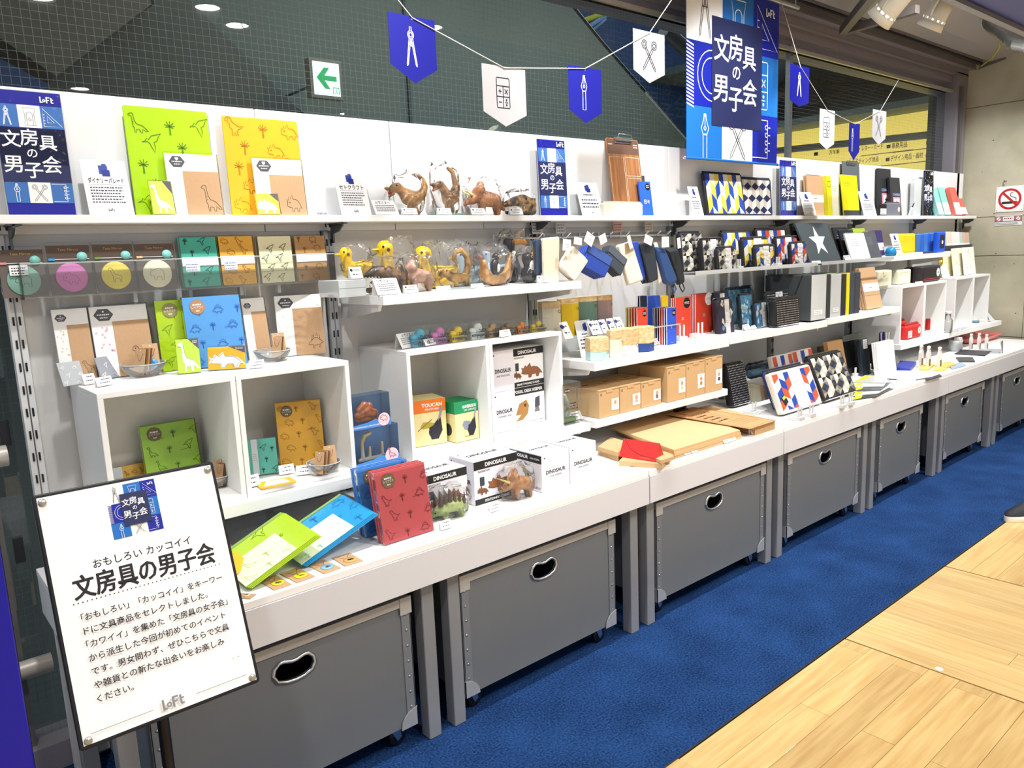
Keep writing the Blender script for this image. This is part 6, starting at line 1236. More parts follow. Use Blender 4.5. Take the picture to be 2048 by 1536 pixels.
# ================================================================ HANGING POUCHES
HB = -.30
def hangq(name, label, quad, y, T, mat, cat='pouch', group=None, soft=.93, loop=None, tagc=None):
    P = [at(a, b, Y=y) for a, b in quad]; c = sum(P, V((0, 0, 0)))/len(P); L_ = [(p.x-c.x, p.z-c.z) for p in P]
    # rounded outline
    out = []
    for i, p in enumerate(L_):
        a, b = V(L_[i-1]), V(L_[(i+1) % len(L_)]); q = V(p); r = min((a-q).length, (b-q).length, .03)*.3
        u = q+(a-q).normalized()*r; v = q+(b-q).normalized()*r
        for t in (0, .5, 1): out.append(tuple(u.lerp(q, t).lerp(q.lerp(v, t), t)))
    mb = MB(); k = lambda s, yy: [(x*s, yy, z*s) for x, z in out]
    mb.loft([k(soft, 0), k(1, T*.3), k(1, T*.7), k(soft, T)], mat, True, True); o = obj(name, mb, None, Matrix.Translation(c)); tag(o, label, cat, group); return o, c, out
BEIGE, BLUEF, SLATE, CREAMF, NVF, BKF = M('#d9cfb9', .85, bump=.3, scale=300), M('#2b4aa8', .7, bump=.3, scale=300), M('#3f4954', .8, bump=.3, scale=300), M('#ece3d2', .85, bump=.3, scale=300), M('#2b4a7c', .6), M('#24272b', .7)
hr = at(1060, 466, Y=-.03); HZ = 1.463
mb = MB(); mb.box(.93, -.034, HZ-.012, 1.77, -.024, HZ+.012, M('#8f9396', .35, .7)); bar = obj('hook_bar', mb); tag(bar, 'grey metal hook bar on the panel from which the fabric pouches hang', 'rail')
for i, (a, b) in enumerate(((1084, 474), (1140, 468), (1186, 466), (1224, 464), (1258, 462), (1296, 461), (1320, 460), (1340, 459))):
    p = at(a, b, Y=-.31); x = p.x; mb = MB(); mb.tube([(x, -.034, HZ), (x, -.29, HZ-.012), (x, -.315, HZ+.006)], .0024, STEEL, 6); mb.bbox(x-.004, -.04, HZ-.014, x+.004, -.0345, HZ+.014, STEEL, .001); obj('hook', mb, bar)
for i, (a, b, c) in enumerate(((1076, 461, '#c9cacc'), (1123, 457, '#d4d4d4'), (1237, 455, '#d8a8a0'), (1299, 452, '#c6c0b4'))):
    p = at(a, b, Y=-.04); mb = MB(); mb.box(p.x-.028, -.0365, HZ+.0125, p.x+.028, -.0355, HZ+.055, M(c, .5)); o = obj('shelf_label', mb); tag(o, ['grey price label above the hook bar, leftmost', 'pale price label on the hook bar above the beige pouch', 'pink price label on the hook bar above the dark pouch', 'beige price label on the hook bar at its right'][i], 'label'); a_ = Art(); a_.greek(p.x-.024, HZ+.016, p.x+.024, HZ+.052, 3, M('#555555'), .35); a_.put(o, Matrix.Translation((0, -.0366, 0)))
def hstack(name, base, quad, y, T, mat, n, lb, dy=.018, sx=-1.5):
    for i in range(n):
        q = [(a+sx*i*2.2, b+1.0*i) for a, b in quad]; hangq(name, lb if i == 0 else '%s, layer %s behind the front one' % (base, ['just', 'second', 'third', 'fourth', 'fifth'][i-1]), q, y+i*dy, T, mat)
hstack('fabric_pouch', 'navy bagged pouch at the left of the hook bar', [(1072, 478), (1083, 476), (1085, 548), (1073, 552)], -.25, .01, M('#39465c', .7), 2, 'navy bagged pouch, leftmost on the hook bar')
hstack('fabric_pouch', 'flat beige pouch left of the tilted beige one', [(1086, 476), (1120, 473), (1118, 572), (1088, 562)], -.27, .012, BEIGE, 2, 'flat beige pouch in clear wrap, left of the tilted beige one')
hstack('fabric_pouch', 'tilted beige pouch', [(1147, 491), (1179, 521), (1151, 561), (1120, 534)], -.285, .012, CREAMF, 3, 'tilted cream beige pouch hanging left of the blue pouch')
hstack('fabric_pouch', 'tilted blue pouch', [(1181, 487), (1229, 517), (1210, 556), (1164, 531)], -.285, .01, BLUEF, 5, 'tilted two-tone blue pouch on the hook bar', .014, -2)
hstack('fabric_pouch', 'dark slate pouch', [(1222, 488), (1257, 519), (1242, 553), (1212, 522)], -.285, .01, SLATE, 4, 'tilted dark slate pouch with leather top right of the blue pouch', .014, -2)
hstack('fabric_pouch', 'long cream pouch', [(1237, 490), (1264, 482), (1288, 560), (1259, 571)], -.285, .012, CREAMF, 2, 'long cream pouch with a brown corner on the hook bar')
hangq('fabric_pouch', 'narrow blue pouch squeezed right of the cream one on the hook bar', [(1265, 483), (1277, 482), (1292, 556), (1285, 567)], -.27, .01, BLUEF)
hstack('fabric_pouch', 'long black pouch', [(1281, 486), (1308, 484), (1318, 558), (1300, 567)], -.285, .012, M('#2c333b', .75), 3, 'long charcoal pouch between the cream pouch and the navy strap pouch', .016, -3)
hangq('fabric_pouch', 'thin cream pouch edge right of the charcoal pouches', [(1309, 485), (1316, 485), (1326, 562), (1318, 570)], -.27, .01, CREAMF)
for lb, q, mt in (('navy cylindrical pouch with a hand strap, near the right of the hook bar', [(1313, 493), (1333, 498), (1358, 562), (1347, 572), (1333, 567)], NVF), ('black cylindrical pouch with a hand strap, rightmost on the hook bar', [(1335, 497), (1357, 494), (1373, 564), (1361, 571)], BKF)):
    o, c, out = hangq('strap_pouch', lb, q, -.29 if mt is NVF else -.27, .03, mt, soft=.8); mb = MB(); e = V(max(out, key=lambda p: p[0]-p[1])); mb.tube([(e.x-.01, .015, e.y), (e.x+.004, .012, e.y-.03), (e.x-.012, .01, e.y-.045), (e.x-.03, .012, e.y-.02), (e.x-.03, .015, e.y+.01)], .003, mt, 6); obj('strap', mb, o)
for i, (a, b, w_, h_, r) in enumerate(((1134, 490, 20, 22, 5), (1179, 478, 22, 22, 30), (1260, 484, 9, 26, -20), (1297, 480, 22, 16, 20), (1331, 484, 20, 20, 0), (1358, 486, 9, 20, -8), (1156, 482, 20, 14, 8), (1206, 478, 18, 18, -20), (1246, 470, 0, 0, 0))):
    if not w_: continue
    c = at(a, b, Y=-.30); s = (c-CAM).length/FP; mb = MB(); mb.box(-w_*s/2*1.1, 0, -h_*s/2, w_*s/2*1.1, .0008, h_*s/2, PAPER); o = obj('hang_tag', mb, None, Matrix.Translation(c) @ Matrix.Rotation(math.radians(r), 4, 'Y')); tag(o, 'white swing tag %s' % ['on the tilted beige pouch', 'on the blue pouch', 'on the long cream pouch', 'over the charcoal pouches', 'on the navy strap pouch', 'on the black strap pouch', 'between the beige and blue pouches', 'between the blue and slate pouches'][i], 'tag'); a_ = Art(); a_.greek(-w_*s*.3, -h_*s*.3, w_*s*.3, h_*s*.1, 3, M('#6b6b70'), .3); a_.put(o)
# leather tops / corners on the front pouches
def patch(px, y, mat, name='leather_patch', parent=None):
    P = [at(a, b, Y=y) for a, b in px]; c = parent.location; mb = MB(); mb.prism([(p.x-c.x, p.z-c.z) for p in P], y-c.y, y-c.y+.001, mat); obj(name, mb, parent)
fp = [o for o in bpy.data.objects if o.get('label') == 'tilted two-tone blue pouch on the hook bar'][0]; patch([(1181, 489), (1226, 517), (1219, 531), (1174, 503)], -.287, M('#4461a8', .5), parent=fp)
fp = [o for o in bpy.data.objects if o.get('label', '').startswith('tilted dark slate pouch with leather')][0]; patch([(1222, 490), (1255, 519), (1248, 530), (1217, 502)], -.287, M('#59636e', .35), parent=fp)
fp = [o for o in bpy.data.objects if o.get('label', '').startswith('long cream pouch with a brown')][0]; patch([(1250, 487), (1263, 484), (1268, 500), (1251, 508)], -.287, M('#a99473', .6), parent=fp)
# ================================================================ SHELF B, MODULE 1: JARS AND NOTEPADS
def yz(px, py, z): return at(px, py, Z=z).y
B1, B2, B3 = .978, .986, .994
PW = wood_mat('#f1dcae', '#d9ac6c', 9, 'X', .5)
rzt = B1+.088; mb = MB(); xa_, xb_ = 1.02, 1.56
mb.box(xa_, -.25, rzt-.003, xb_, -.08, rzt, ACR); mb.box(xa_, -.25, B1+.0005, xa_+.003, -.08, rzt-.003, ACR); mb.box(xb_-.003, -.25, B1+.0005, xb_, -.08, rzt-.003, ACR); mb.box(xa_, -.2505, rzt-.004, xb_, -.25, rzt+.001, ACRE); o = obj('acrylic_riser', mb); tag(o, 'long clear acrylic riser under the tall wooden-lidded jars', 'riser')
def jar(label, xl, xr, top, z, y, col, lidf, T=None, mark=True):
    f = stand((xl, xr), top, z, y=y, lean=0); w, h = f.w, f.h; cx = w/2; root = empty('lidded_jar', f.m @ Matrix.Translation((cx, cx*.8, .0006))); tag(root, label, 'jar', 'wooden-lidded jars'); r = w/2*.99
    oc = [(r*math.cos(math.radians(60*i+12)), r*math.sin(math.radians(60*i+12))*.9) for i in range(6)]
    mb = MB(); mb.loft([[(x*.97, y_, 0) for x, y_ in oc], [(x, y_, .002) for x, y_ in oc], [(x, y_, h*(1-lidf)) for x, y_ in oc]], M(col, .5)); obj('body', mb, root)
    mb = MB(); mb.loft([[(x*1.01, y_*1.01, h*(1-lidf)+.0005) for x, y_ in oc], [(x*1.01, y_*1.01, h-.001) for x, y_ in oc], [(x*.98, y_*.98, h) for x, y_ in oc]], PW); obj('lid', mb, root)
    a = Art(); a.ring(r*.3, h*.8*(1-lidf)+h*.05, w*.055, INK, w*.02, 12)
    if mark: a.put(root, Matrix.Translation((0, -r*.9, 0)), 'mark')
    return root
jar('tall grey-beige jar with a wooden lid, leftmost on the riser', 1096, 1131, 604, rzt, -.18, '#d8d3bf', .16)
jar('tall yellow jar with a wooden lid on the riser', 1134, 1166, 598, rzt, -.18, '#e6c51f', .14)
jar('tall green-grey jar with a wooden lid on the riser', 1169, 1203, 594, rzt, -.18, '#6f9285', .13)
jar('tall mauve jar with a wooden lid, rightmost on the riser', 1206, 1232, 591, rzt, -.18, '#a98f8e', .14)
jar('low cream jar with a pale blue foot at the front of the shelf', 1192, 1226, 676, B1, -.335, '#bfe3e2', .62)
jar('low cream jar with a wooden lid, second of the front jars', 1228, 1250, 661, B1, -.322, '#efe6cf', .34)
jar('low wooden-lidded jar with a white foot, third of the front jars', 1251, 1285, 658, B1, -.322, '#e4e2df', .62)
jar('low wooden-lidded jar with a navy foot, rightmost of the front jars', 1286, 1316, 654, B1, -.322, '#2b4a8c', .66)
info('white info card leaning at the left front of the jar shelf', ((1163, 717), (1200, 710)), 641, B1, None, '', 3, 14)
def tags(px, z, zl, h=15, kind=None, lean=30):
    for i, (a, b, w_) in enumerate(px): tent(zl[i] if isinstance(zl, list) else zl % (i+1), stand(((a, b), (a+w_, b-w_*.28)), b-h, z, lean=lean), group=None)
ordn = ['first', 'second', 'third', 'fourth', 'fifth', 'sixth', 'seventh', 'eighth', 'ninth']
tags([(1213, 708, 16), (1231, 704, 14), (1246, 700, 14), (1262, 697, 17), (1280, 692, 13), (1294, 689, 13), (1309, 692, 12), (1322, 688, 12)], B1, ['white price card at the front edge of the jar shelf, %s from the left' % n for n in ordn[:8]], 13)
for i, (a, w_) in enumerate(((1131, 16), (1186, 20), (1208, 12), (1224, 12), (1238, 14))):
    f = stand((a, a+w_), 646-i*2.5, rzt, y=-.25, lean=30); tent('white price card on the acrylic riser under the tall jars, %s from the left' % ordn[i], f)
# notepads
def pads(name, label, backs, xl, xr, top, y, z, T, n, cols, art=None, gap=.002, cat='notepad', spiral=False, D=None):
    f = stand((xl, xr), top, z, y=y, lean=0, T=T); out = None
    for i in range(n):
        mb = MB(); c = cols[i % len(cols)]; mb.bbox(0, 0, 0, f.w, T*.25, f.h, c, .0004); mb.box(0.0006, T*.25, .0006, f.w-.0006, T*.9, f.h-.0006, PAPER); mb.box(0, T*.9, 0, f.w, T, f.h, c)
        o = obj(name, mb, None, f.m @ Matrix.Translation((0, i*(T+gap), 0))); tag(o, label if i == 0 else backs % ordn[i-1], cat)
        if i == 0:
            out = o
            if art: a = Art(); art(a, f.w, f.h); a.put(o)
        if spiral:
            s = MB()
            for k in range(10): x = f.w*(.05+.1*k); s.tube([(x, -.001, f.h-.006), (x, T*.5, f.h+.003), (x, T+.001, f.h-.006)], .0008, STEEL, 4)
            obj('spiral', s, o)
    return out
RD, BU, YE, NVY = M('#d8432c', .5), M('#2a50c0', .5), M('#f0cb16', .5), M('#1f2a4a', .5)
def sticker(c1, c2=PAPER):
    def g(a, w, h): a.disc(w*.72, h*.86, w*.22, c1); a.greek(w*.56, h*.83, w*.88, h*.895, 3, c2, .4, 0); a.greek(w*.38, h*.44, w*.52, h*.52, 3, M('#e8cfc8'), .5, 0); a.greek(w*.4, h*.05, w*.62, h*.07, 1, M('#e8cfc8'), .4, 0)
    return g
yb1 = yz(1344, 689, B1); pads('ring_notepad', 'small blue ring notepad with a black sticker, at the front of the stack', 'small ring notepad in the stack behind the blue one, %s from the front', 1335, 1353, 616, yb1, B1, .007, 7, [BU, BU, RD, RD, NVY, NVY, YE], sticker(BLACK), .006, spiral=True)
pads('ring_notepad', 'small red ring notepad with a black sticker behind the acrylic stop', 'small ring notepad behind the red one, %s from the front', 1276, 1295, 616, -.235, B1, .007, 5, [RD, RD, RD, YE, YE], sticker(BLACK), .008, spiral=True)
yb2 = yz(1370, 676, B1); pads('red_notebook', 'tall red notebook with a black round sticker', 'red notebook directly behind the black-stickered one, %s', 1352, 1382, 595, yb2, B1, .007, 3, [RD, M('#c93a24', .5)], sticker(BLACK), .004, 'notebook')
yb3 = yz(1410, 669, B1); pads('red_notebook', 'tall red notebook with a white round sticker', 'red notebook directly behind the white-stickered one, %s', 1392, 1427, 587, yb3, B1, .006, 4, [RD, M('#c93a24', .5)], sticker(PAPER, M('#d8432c')), .003, 'notebook')
for xl, xr, c, l, n in ((1282, 1294, NVY, 'navy', 2), (1297, 1321, BU, 'blue', 3), (1324, 1337, YE, 'yellow', 2)):
    pads('tall_notebook', 'tall %s notebook at the back of the jar shelf' % l, 'tall '+l+' notebook hidden behind the others of its colour, %s', xl, xr, 592, -.165, B1, .007, n, [c], None, .006, 'notebook')
def stop(label, px, py, z, group='white display stops', s=1, t=.07, col='#efeeea'):
    p = at(px, py, Z=z); c = M(col, .5); mb = MB(); w_ = .05*s; mb.bbox(0, 0, .0006, w_, .06, .017, c, .001); root = obj('display_stop', mb, None, Matrix.Translation((p.x, p.y, z))); tag(root, label, 'display stop', group)
    for x in (.006, w_-.014): q = MB(); q.bbox(x, .01, .0172, x+.007, .017, t, c, .001); obj('prong', q, root)
    return root
for a, b, l in ((1362, 682, 'white prong stop before the black-stickered red notebook'), (1399, 676, 'white prong stop before the white-stickered red notebook')): stop(l, a, b, B1)
tent('white price card before the white-stickered red notebook', stand(((1428, 671), (1441, 668)), 661, B1, lean=28))
# ================================================================ SOFT PRINTED POUCHES
def ppouch(label, base, top, z, y, lean, T, artf, edge='#1c1c20', name='printed_pouch', sleeve=True, rc=.016, film=True, cat='pouch', w=None):
    f = stand(base, top, z, y=y, lean=lean, T=T, w=w); a = Art(); m_ = .035*f.w; artf(a, f.w-2*m_, f.h-2*m_, m_, m_)
    if sleeve: x0 = f.w*.42; a.rect(x0, 0.004, x0+f.w*.3, f.h-.001, PAPER); a.greek(x0+f.w*.04, f.h*.62, x0+f.w*.26, f.h*.7, 2, M('#8b8fa5'), .4, .1); a.greek(x0+f.w*.04, f.h*.3, x0+f.w*.18, f.h*.4, 2, M('#8b8fa5'), .3, .1)
    o = pouch(name, label, cat, f, T, M(edge, .7), a, rc, .005, M('#111114'), film=False)
    if film: fb = MB(); fb.slab(f.w+.006, f.h+.010, T+.005, .004, rc, FILM, -.003, -.0005, -.003); obj('clear_bag', fb, o)
    return o
A_pyr = lambda n, m_: (lambda a, w, h, x, z: pyramids(a, w, h, n, m_, x, z))
A_chy = lambda n, r: (lambda a, w, h, x, z: chevrons(a, w, h, [YL, BL, CRM], n, r+1, x, z))
A_cho = lambda n, r: (lambda a, w, h, x, z: chevrons(a, w, h, [OG, CRM, BL], n, r+1, x, z))
A_dot = lambda s: (lambda a, w, h, x, z: dots(a, w, h, s, x, z))
CS = 1.2815
for lb, b, t, y, af, T, tt in (
    ('large pyramid-pattern pouch at the left of the clear shelf', (1367, 1410), 467, -.17, A_pyr(3, 5), .03, 6), ('middle pyramid-pattern pouch on the clear shelf', (1408, 1447), 480, -.215, A_pyr(3, 4), .03, 5), ('small pyramid-pattern pouch with a white sleeve on the clear shelf', (1438, 1474), 497, -.26, A_pyr(3, 3), .025, 5),
    ('large yellow zigzag pouch at the back of the clear shelf', (1452, 1508), 464, -.12, A_chy(7, 2), .025, 8), ('middle yellow zigzag pouch on the clear shelf', (1489, 1541), 478, -.19, A_chy(6, 2), .028, 6), ('small yellow zigzag pouch with a white sleeve on the clear shelf', (1513, 1550), 493, -.25, A_chy(5, 2), .025, 5),
    ('large orange zigzag pouch at the back of the clear shelf', (1520, 1578), 459, -.13, A_cho(7, 2), .025, 8), ('middle orange zigzag pouch on the clear shelf', (1556, 1598), 476, -.19, A_cho(6, 2), .028, 6), ('small orange zigzag pouch with a white sleeve on the clear shelf', (1584, 1615), 487, -.255, A_cho(5, 2), .024, 5)):
    ppouch(lb, b, t, CS, y, tt, T, af, sleeve='small' in lb or 'middle' in lb)
STG = 'grey display stops under the printed pouches'
for i, (a, b, z) in enumerate(((1452, 541, CS), (1478, 540, CS), (1532, 535, CS), (1556, 534, CS), (1600, 530, CS), (1455, 663, B1), (1483, 658, B2), (1533, 651, B2), (1560, 647, B2), (1588, 642, B2))):
    stop('grey prong stop %s on the %s shelf' % (ordn[i % 5]+' from the left', 'clear' if i < 5 else 'lower white'), a, b, z+.0005, STG, .8, .05, '#c9cac8')
# patterned pouches on shelf B
def A_mar(c1, c2, n=26, seed=1):
    def g(a, w, h, x, z):
        r = random.Random(seed); y = a._y(); a.rect(x, z, x+w, z+h, M(c1, .5), y); y = a._y()
        for i in range(n):
            cx, cz = x+r.random()*w*.9+w*.05, z+r.random()*h*.9+h*.05; k = min(w, h)*.14; pts = [(min(max(cx+math.cos(t)*k*r.uniform(.3, 1), x), x+w), min(max(cz+math.sin(t)*k*r.uniform(.3, 1.4), z), z+h)) for t in [j*1.05 for j in range(6)]]; a.tri(pts, [tuple(range(6))], M(c2 if i % 3 else '#7fa8c8', .5), y)
    return g
ppouch('dark brown and white patterned pouch left of the teal map bag', (1440, 1470), 600, B1+.0, -.24, 5, .03, A_mar('#3c3650', '#efe9dc', 12, 4), '#2a2430')
ppouch('rear navy and white patterned pouch behind the brown one', (1432, 1462), 588, B1, -.17, 5, .02, A_mar('#2c2f66', '#d9d4cc', 10, 5), '#2a2430')
ppouch('wide teal map-print bag with dark piping on the white shelf', (1462, 1512), 577, B2, -.13, 8, .02, A_mar('#39718a', '#5a93a4', 30, 6), '#14202c', sleeve=False)
ppouch('tall blue marbled pouch before the teal map bag', (1485, 1508), 591, B2, -.23, 6, .025, A_mar('#4a86ac', '#bfe0ee', 26, 7), '#18242f', sleeve=False)
ppouch('small blue and white marbled pouch with a white sleeve', (1513, 1543), 606, B2, -.255, 5, .025, A_mar('#4a86b8', '#e3f0f6', 18, 8), '#18242f')
ppouch('rear black pouch with white dots beside the dark file box', (1536, 1582), 585, B2, -.235, 6, .02, A_dot(.012), '#141416', sleeve=True)
ppouch('front black pouch with white dots beside the dark file box', (1553, 1600), 598, B2, -.325, 4, .04, A_dot(.011), '#141416', sleeve=False)
tent('white price card before the blue marbled pouch, left one', stand(((1490, 662), (1502, 659)), 650, B2, lean=28)); tent('white price card before the blue marbled pouch, right one', stand(((1505, 660), (1516, 657)), 652, B2, lean=28))
# star folder and bagged files
f = stand((1626, 1684), 448, CS, y=-.22, lean=26, T=.012); f = stand((1622, 1683), 448, CS, y=-.24, lean=24, T=.012); a = Art(); w, h = f.w, f.h
st = [(w*.5+(w*.27 if i % 2 == 0 else w*.11)*math.sin(i*math.pi/5), h*.52+(w*.27 if i % 2 == 0 else w*.11)*math.cos(i*math.pi/5)) for i in range(10)]; a.poly(st, PAPER)
book('star_folder', 'dark grey folder with a big white star on the clear shelf', 'folder', f, .012, M('#4b5458', .35, coat=.3), a)
f = stand((1598, 1640), 449, CS, y=-.15, lean=12, T=.02); book('black_file', 'glossy black bagged file behind the star folder', 'folder', f, .02, M('#17181a', .15, coat=.6), None, film=True)
for i, (b, t, y, c, l) in enumerate((((1683, 1712), 457, -.15, '#30343a', 'bagged dark file right of the star folder'), ((1694, 1722), 462, -.20, '#2b2e33', 'second bagged dark file right of the star folder'), ((1704, 1742), 468, -.24, '#eceef0', 'bagged white file before the dark files'), ((1722, 1746), 458, -.17, '#a9c23c', 'bagged file with a lime tab on the clear shelf'), ((1742, 1764), 465, -.24, '#5c5f64', 'grey bagged file at the right end of the clear shelf'))):
    f = stand(b, t, CS, y=y, lean=18, T=.01); a = Art(); a.greek(f.w*.15, f.h*.5, f.w*.6, f.h*.8, 4, M('#9a9da0'), .3); book('bagged_file', l, 'folder', f, .01, M(c, .3, coat=.4), a, film=True)
tent('white price card before the star folder', stand((1626, 1643), 523, CS, y=-.29, lean=28)); tent('white price card before the bagged white file', stand((1692, 1704), 512, CS, y=-.29, lean=28))
# upright file boxes
X0 = xat(1621, -.33, B3)
def filebox(label, xl, xr, top, col, y=-.33, D=.265, front=None, lab=True):
    x0, x1 = xat(xl, y, B3), xat(xr, y, B3)-.0015; f = stand((xl, xr), top, B3, y=y, lean=0); f.h = min(f.h, .271); mb = MB(); mb.bbox(0, 0, 0, x1-x0, D, f.h, M(col, .4), .002); o = obj('file_box', mb, None, f.m); tag(o, label, 'file')
    w, h = x1-x0, f.h
    if front: m2 = MB(); m2.box(.001, -.001, .001, w-.001, -.0002, h-.001, M(front, .35)); p_ = obj('front_cover', m2, o)
    if lab: a = Art(); a.rect(w*.2, h*.12, w*.75, h*.22, PAPER); a.greek(w*.25, h*.13, w*.7, h*.21, 2, M('#666666'), .35); a.put(o, Matrix.Translation((0, -.0012, 0)))
    return o
filebox('dark file box with a pale translucent front on the white shelf', 1621, 1651, 549, '#4a4e50', front='#c9cdcd')
filebox('slim black file next to the dark file box', 1651.5, 1660, 549, '#303438', lab=False)
filebox('pale translucent file box between two black files', 1660.5, 1681, 549, '#c6cacb')
filebox('slim ribbed black file left of the yellow one', 1681.5, 1691, 549, '#26282b', lab=False)
filebox('slim bright yellow file among the black ones', 1691.5, 1698, 546, '#f0dd1e', lab=False)
filebox('slim dark blue-grey file right of the yellow one', 1698.5, 1708, 546, '#3c4450', lab=False); filebox('rightmost dark spiral file beside the kraft books', 1708.5, 1719, 545, '#353d4a', lab=False)
f = stand((1735, 1766), 537, B3, y=-.30, lean=14, T=.012); a = Art(); a.rect(0, f.h*.42, f.w, f.h*.62, PAPER); a.greek(f.w*.4, f.h*.48, f.w*.6, f.h*.54, 1, INK, .4)
book('kraft_book', 'kraft notebook with a white band leaning beside the upright files', 'notebook', f, .012, KRAFT, a, n=3, lbl=['kraft notebook just behind the banded one beside the upright files', 'kraft notebook at the back beside the upright files'], gap=.003, film=False)
stop('white prong stop before the banded kraft notebook', 1748, 616, B3)
# ================================================================ KRAFT BOXES
CB2 = CBS+.0006; CD = M('#caa87a', .8, var=.04, scale=30); DKL = M('#7d5f3a', .8)
def kbox(label, xl, xr, top, y, D, col, z=CB2, front=True, lbl=True):
    f = stand((xl, xr), top, z, y=y, lean=0); w, h = f.w-.001, f.h; mb = MB(); mb.bbox(0, 0, 0, w, D, h, CD, .001); o = obj('kraft_box', mb, None, f.m); tag(o, label, 'box', 'kraft boxes on the lower shelf')
    mb = MB(); mb.box(-.0004, -.0012, h-.0035, w+.0004, D*.98, h+.0008, CD); mb.box(w*.35, -.0016, h-.014, w*.65, -.0002, h+.001, CD); obj('lid_flap', mb, o)
    a = Art(); a.rect(w*.02, h-.0052, w*.98, h-.0042, DKL); 
    if front:
        a.disc(w*.1, h*.84, .005, INK, 10); a.disc(w*.1, h*.84, .003, CD, 10); a.line([(w*.35, h-.003), (w*.35, h-.0145), (w*.65, h-.0145), (w*.65, h-.003)], DKL, .0008)
        a.rect(w*.60, h*.2, w*.97, h*.62, PAPER); a.disc(w*.785, h*.47, w*.07, M('#e59a78'), 12); a.disc(w*.785, h*.34, w*.07, M(col), 12); a.greek(w*.66, h*.54, w*.9, h*.58, 1, M('#999999'), .4)
    a.put(o); return o
for i, (a, b, t, c) in enumerate(((1197+12, 1239.5, 778, '#e3e0d8'), (1240.5, 1282, 769, '#efb0a8'), (1283, 1322.5, 762, '#6c6f74'))):
    x0 = 1199 if i == 0 else a
    kbox('low kraft box with a white label, %s of the three front ones' % ['left', 'middle', 'right'][i], x0, b, t, -.33, .12, c)
def row2(lbs, x0s, w, h, y, D):
    for l, x in zip(lbs, x0s):
        mb = MB(); mb.bbox(0, 0, 0, w, D, h, CD, .001); mb.box(w*.35, D*.02, h, w*.65, D*.1, h+.001, DKL); o = obj('kraft_box', mb, None, Matrix.Translation((x, y, CB2))); tag(o, l, 'box', 'kraft boxes on the lower shelf')
fx = [xat(a, -.33, CBS) for a in (1199, 1240.5, 1283, 1322.5, 1334, 1373, 1411, 1445.5)]
hl = stand((1240, 1282), 769, CB2, y=-.33).h
row2(['low kraft box at the back of the shelf, left one', 'low kraft box at the back of the shelf, middle one', 'low kraft box at the back of the shelf, right one'], fx[:3], fx[1]-fx[0]-.001, hl, -.205, .1)
for i, (a, b, t, c) in enumerate(((1335, 1372, 732, '#e8cf9a'), (1373, 1410, 723, '#b7903c'), (1411, 1445, 714, '#3c4046'))):
    kbox('tall kraft box with a white label, %s of the three' % ['left', 'middle', 'right'][i], a, b, t, -.34, .15, c)
hh = stand((1373, 1410), 723, CB2, y=-.34).h
row2(['tall kraft box at the back, left one', 'tall kraft box at the back, middle one', 'tall kraft box at the back, right one'], fx[4:7], fx[5]-fx[4]-.002, hh, -.185, .13)
f = stand((1126, 1163), 766, CB2, y=-.30, T=.07); w, h = f.w, f.h; root = empty('clear_figure_box', f.m); tag(root, 'clear plastic box holding a small grey and green figure beside the kraft boxes', 'toy pack')
mb = MB(); mb.box(0, 0, 0, w, .07, h, ACR); obj('clear_box', mb, root); a = Art(); a.rect(w*.15, h*.78, w*.35, h*.86, BLACK); a.text('BOOK', w*.16, h*.8, h*.04, PAPER); a.rect(w*.4, h*.42, w*.72, h*.5, BLACK); a.text('BOOK TYPE', w*.41, h*.44, h*.035, PAPER, 'l', 0, w*.3); a.text('CALENDAR', w*.42, h*.34, h*.045, INK, 'l', .01, w*.4); a.put(root)
me = blob([[(0, 0, .01, .018), (.015, 0, .03, .014)], [(.01, 0, .06, .012), (0, 0, .09, .01)]], .003, 2); me.materials.append(M('#9aa79a', .3)); obj('figure', me, root, Matrix.Translation((w*.45, .035, .012)))
mb = MB(); mb.bbox(w*.15, .01, .002, w*.85, .06, .02, M('#6f8f5c'), .004); obj('figure_base', mb, root)
tent('white price card before the clear figure box', stand(((1136, 846), (1166, 838)), 826, CBS, lean=30), dot=False)
# ================================================================ ON THE LEFT TABLE
# clear file stacks propped on a clear riser
def files(pa, pb, pc, col, pale, mot, n, lab1, labn, inkc, split=.72):
    A = at(*pa, Z=TBL+.014); B = at(*pb, Y=A.y); C_ = at(*pc, Z=B.z+.02); D = V((A.x, C_.y, A.z+.02)); f = fr3(A, B, D); w, h = f.w, f.h
    for i in range(n):
        a = Art(); mw = f.m @ Matrix.Translation((.003*i, .0028*i, -.002*i)); mb = MB(); mb.box(0, 0, 0, w, .0018, h, M(col, .3, coat=.4))
        o = obj('clear_file', mb, None, mw); tag(o, lab1 if i == 0 else labn % ordn[i-1], 'file')
        if i == 0:
            pattern(a, w*.6, h, mot, M(inkc), h*.26, h*.008, h*.4, h*.34, w*.42); a.rect(0, h*.94, w, h, M('#8fae5e')); a.put(o)
            mb = MB(); mb.box(0, -.0022, 0, w*split, -.0006, h*.62, M(pale, .4, coat=.3)); ov = obj('pale_cover', mb, o); a = Art(); pattern(a, w*split, h*.62, mot, M('#b9cf8a' if pale == '#f1f4cf' else '#a6cfe0'), h*.18, h*.006, h*.28, h*.24)
            for v in range(len(a.mb.v)): x, y, z = a.mb.v[v]; a.mb.v[v] = (x, y-.0022, z)
            a.put(ov)
    return f
files((492, 1174), (632, 1070), (558, 1023), '#b2d531', '#f1f4cf', ['brachio', 'palm', 'ptero'], 4, 'lime dinosaur clear file with a pale cover, top of the stack beside the notice board', 'lime clear file in the stack beside the notice board, %s below the top', '#4c7a24')
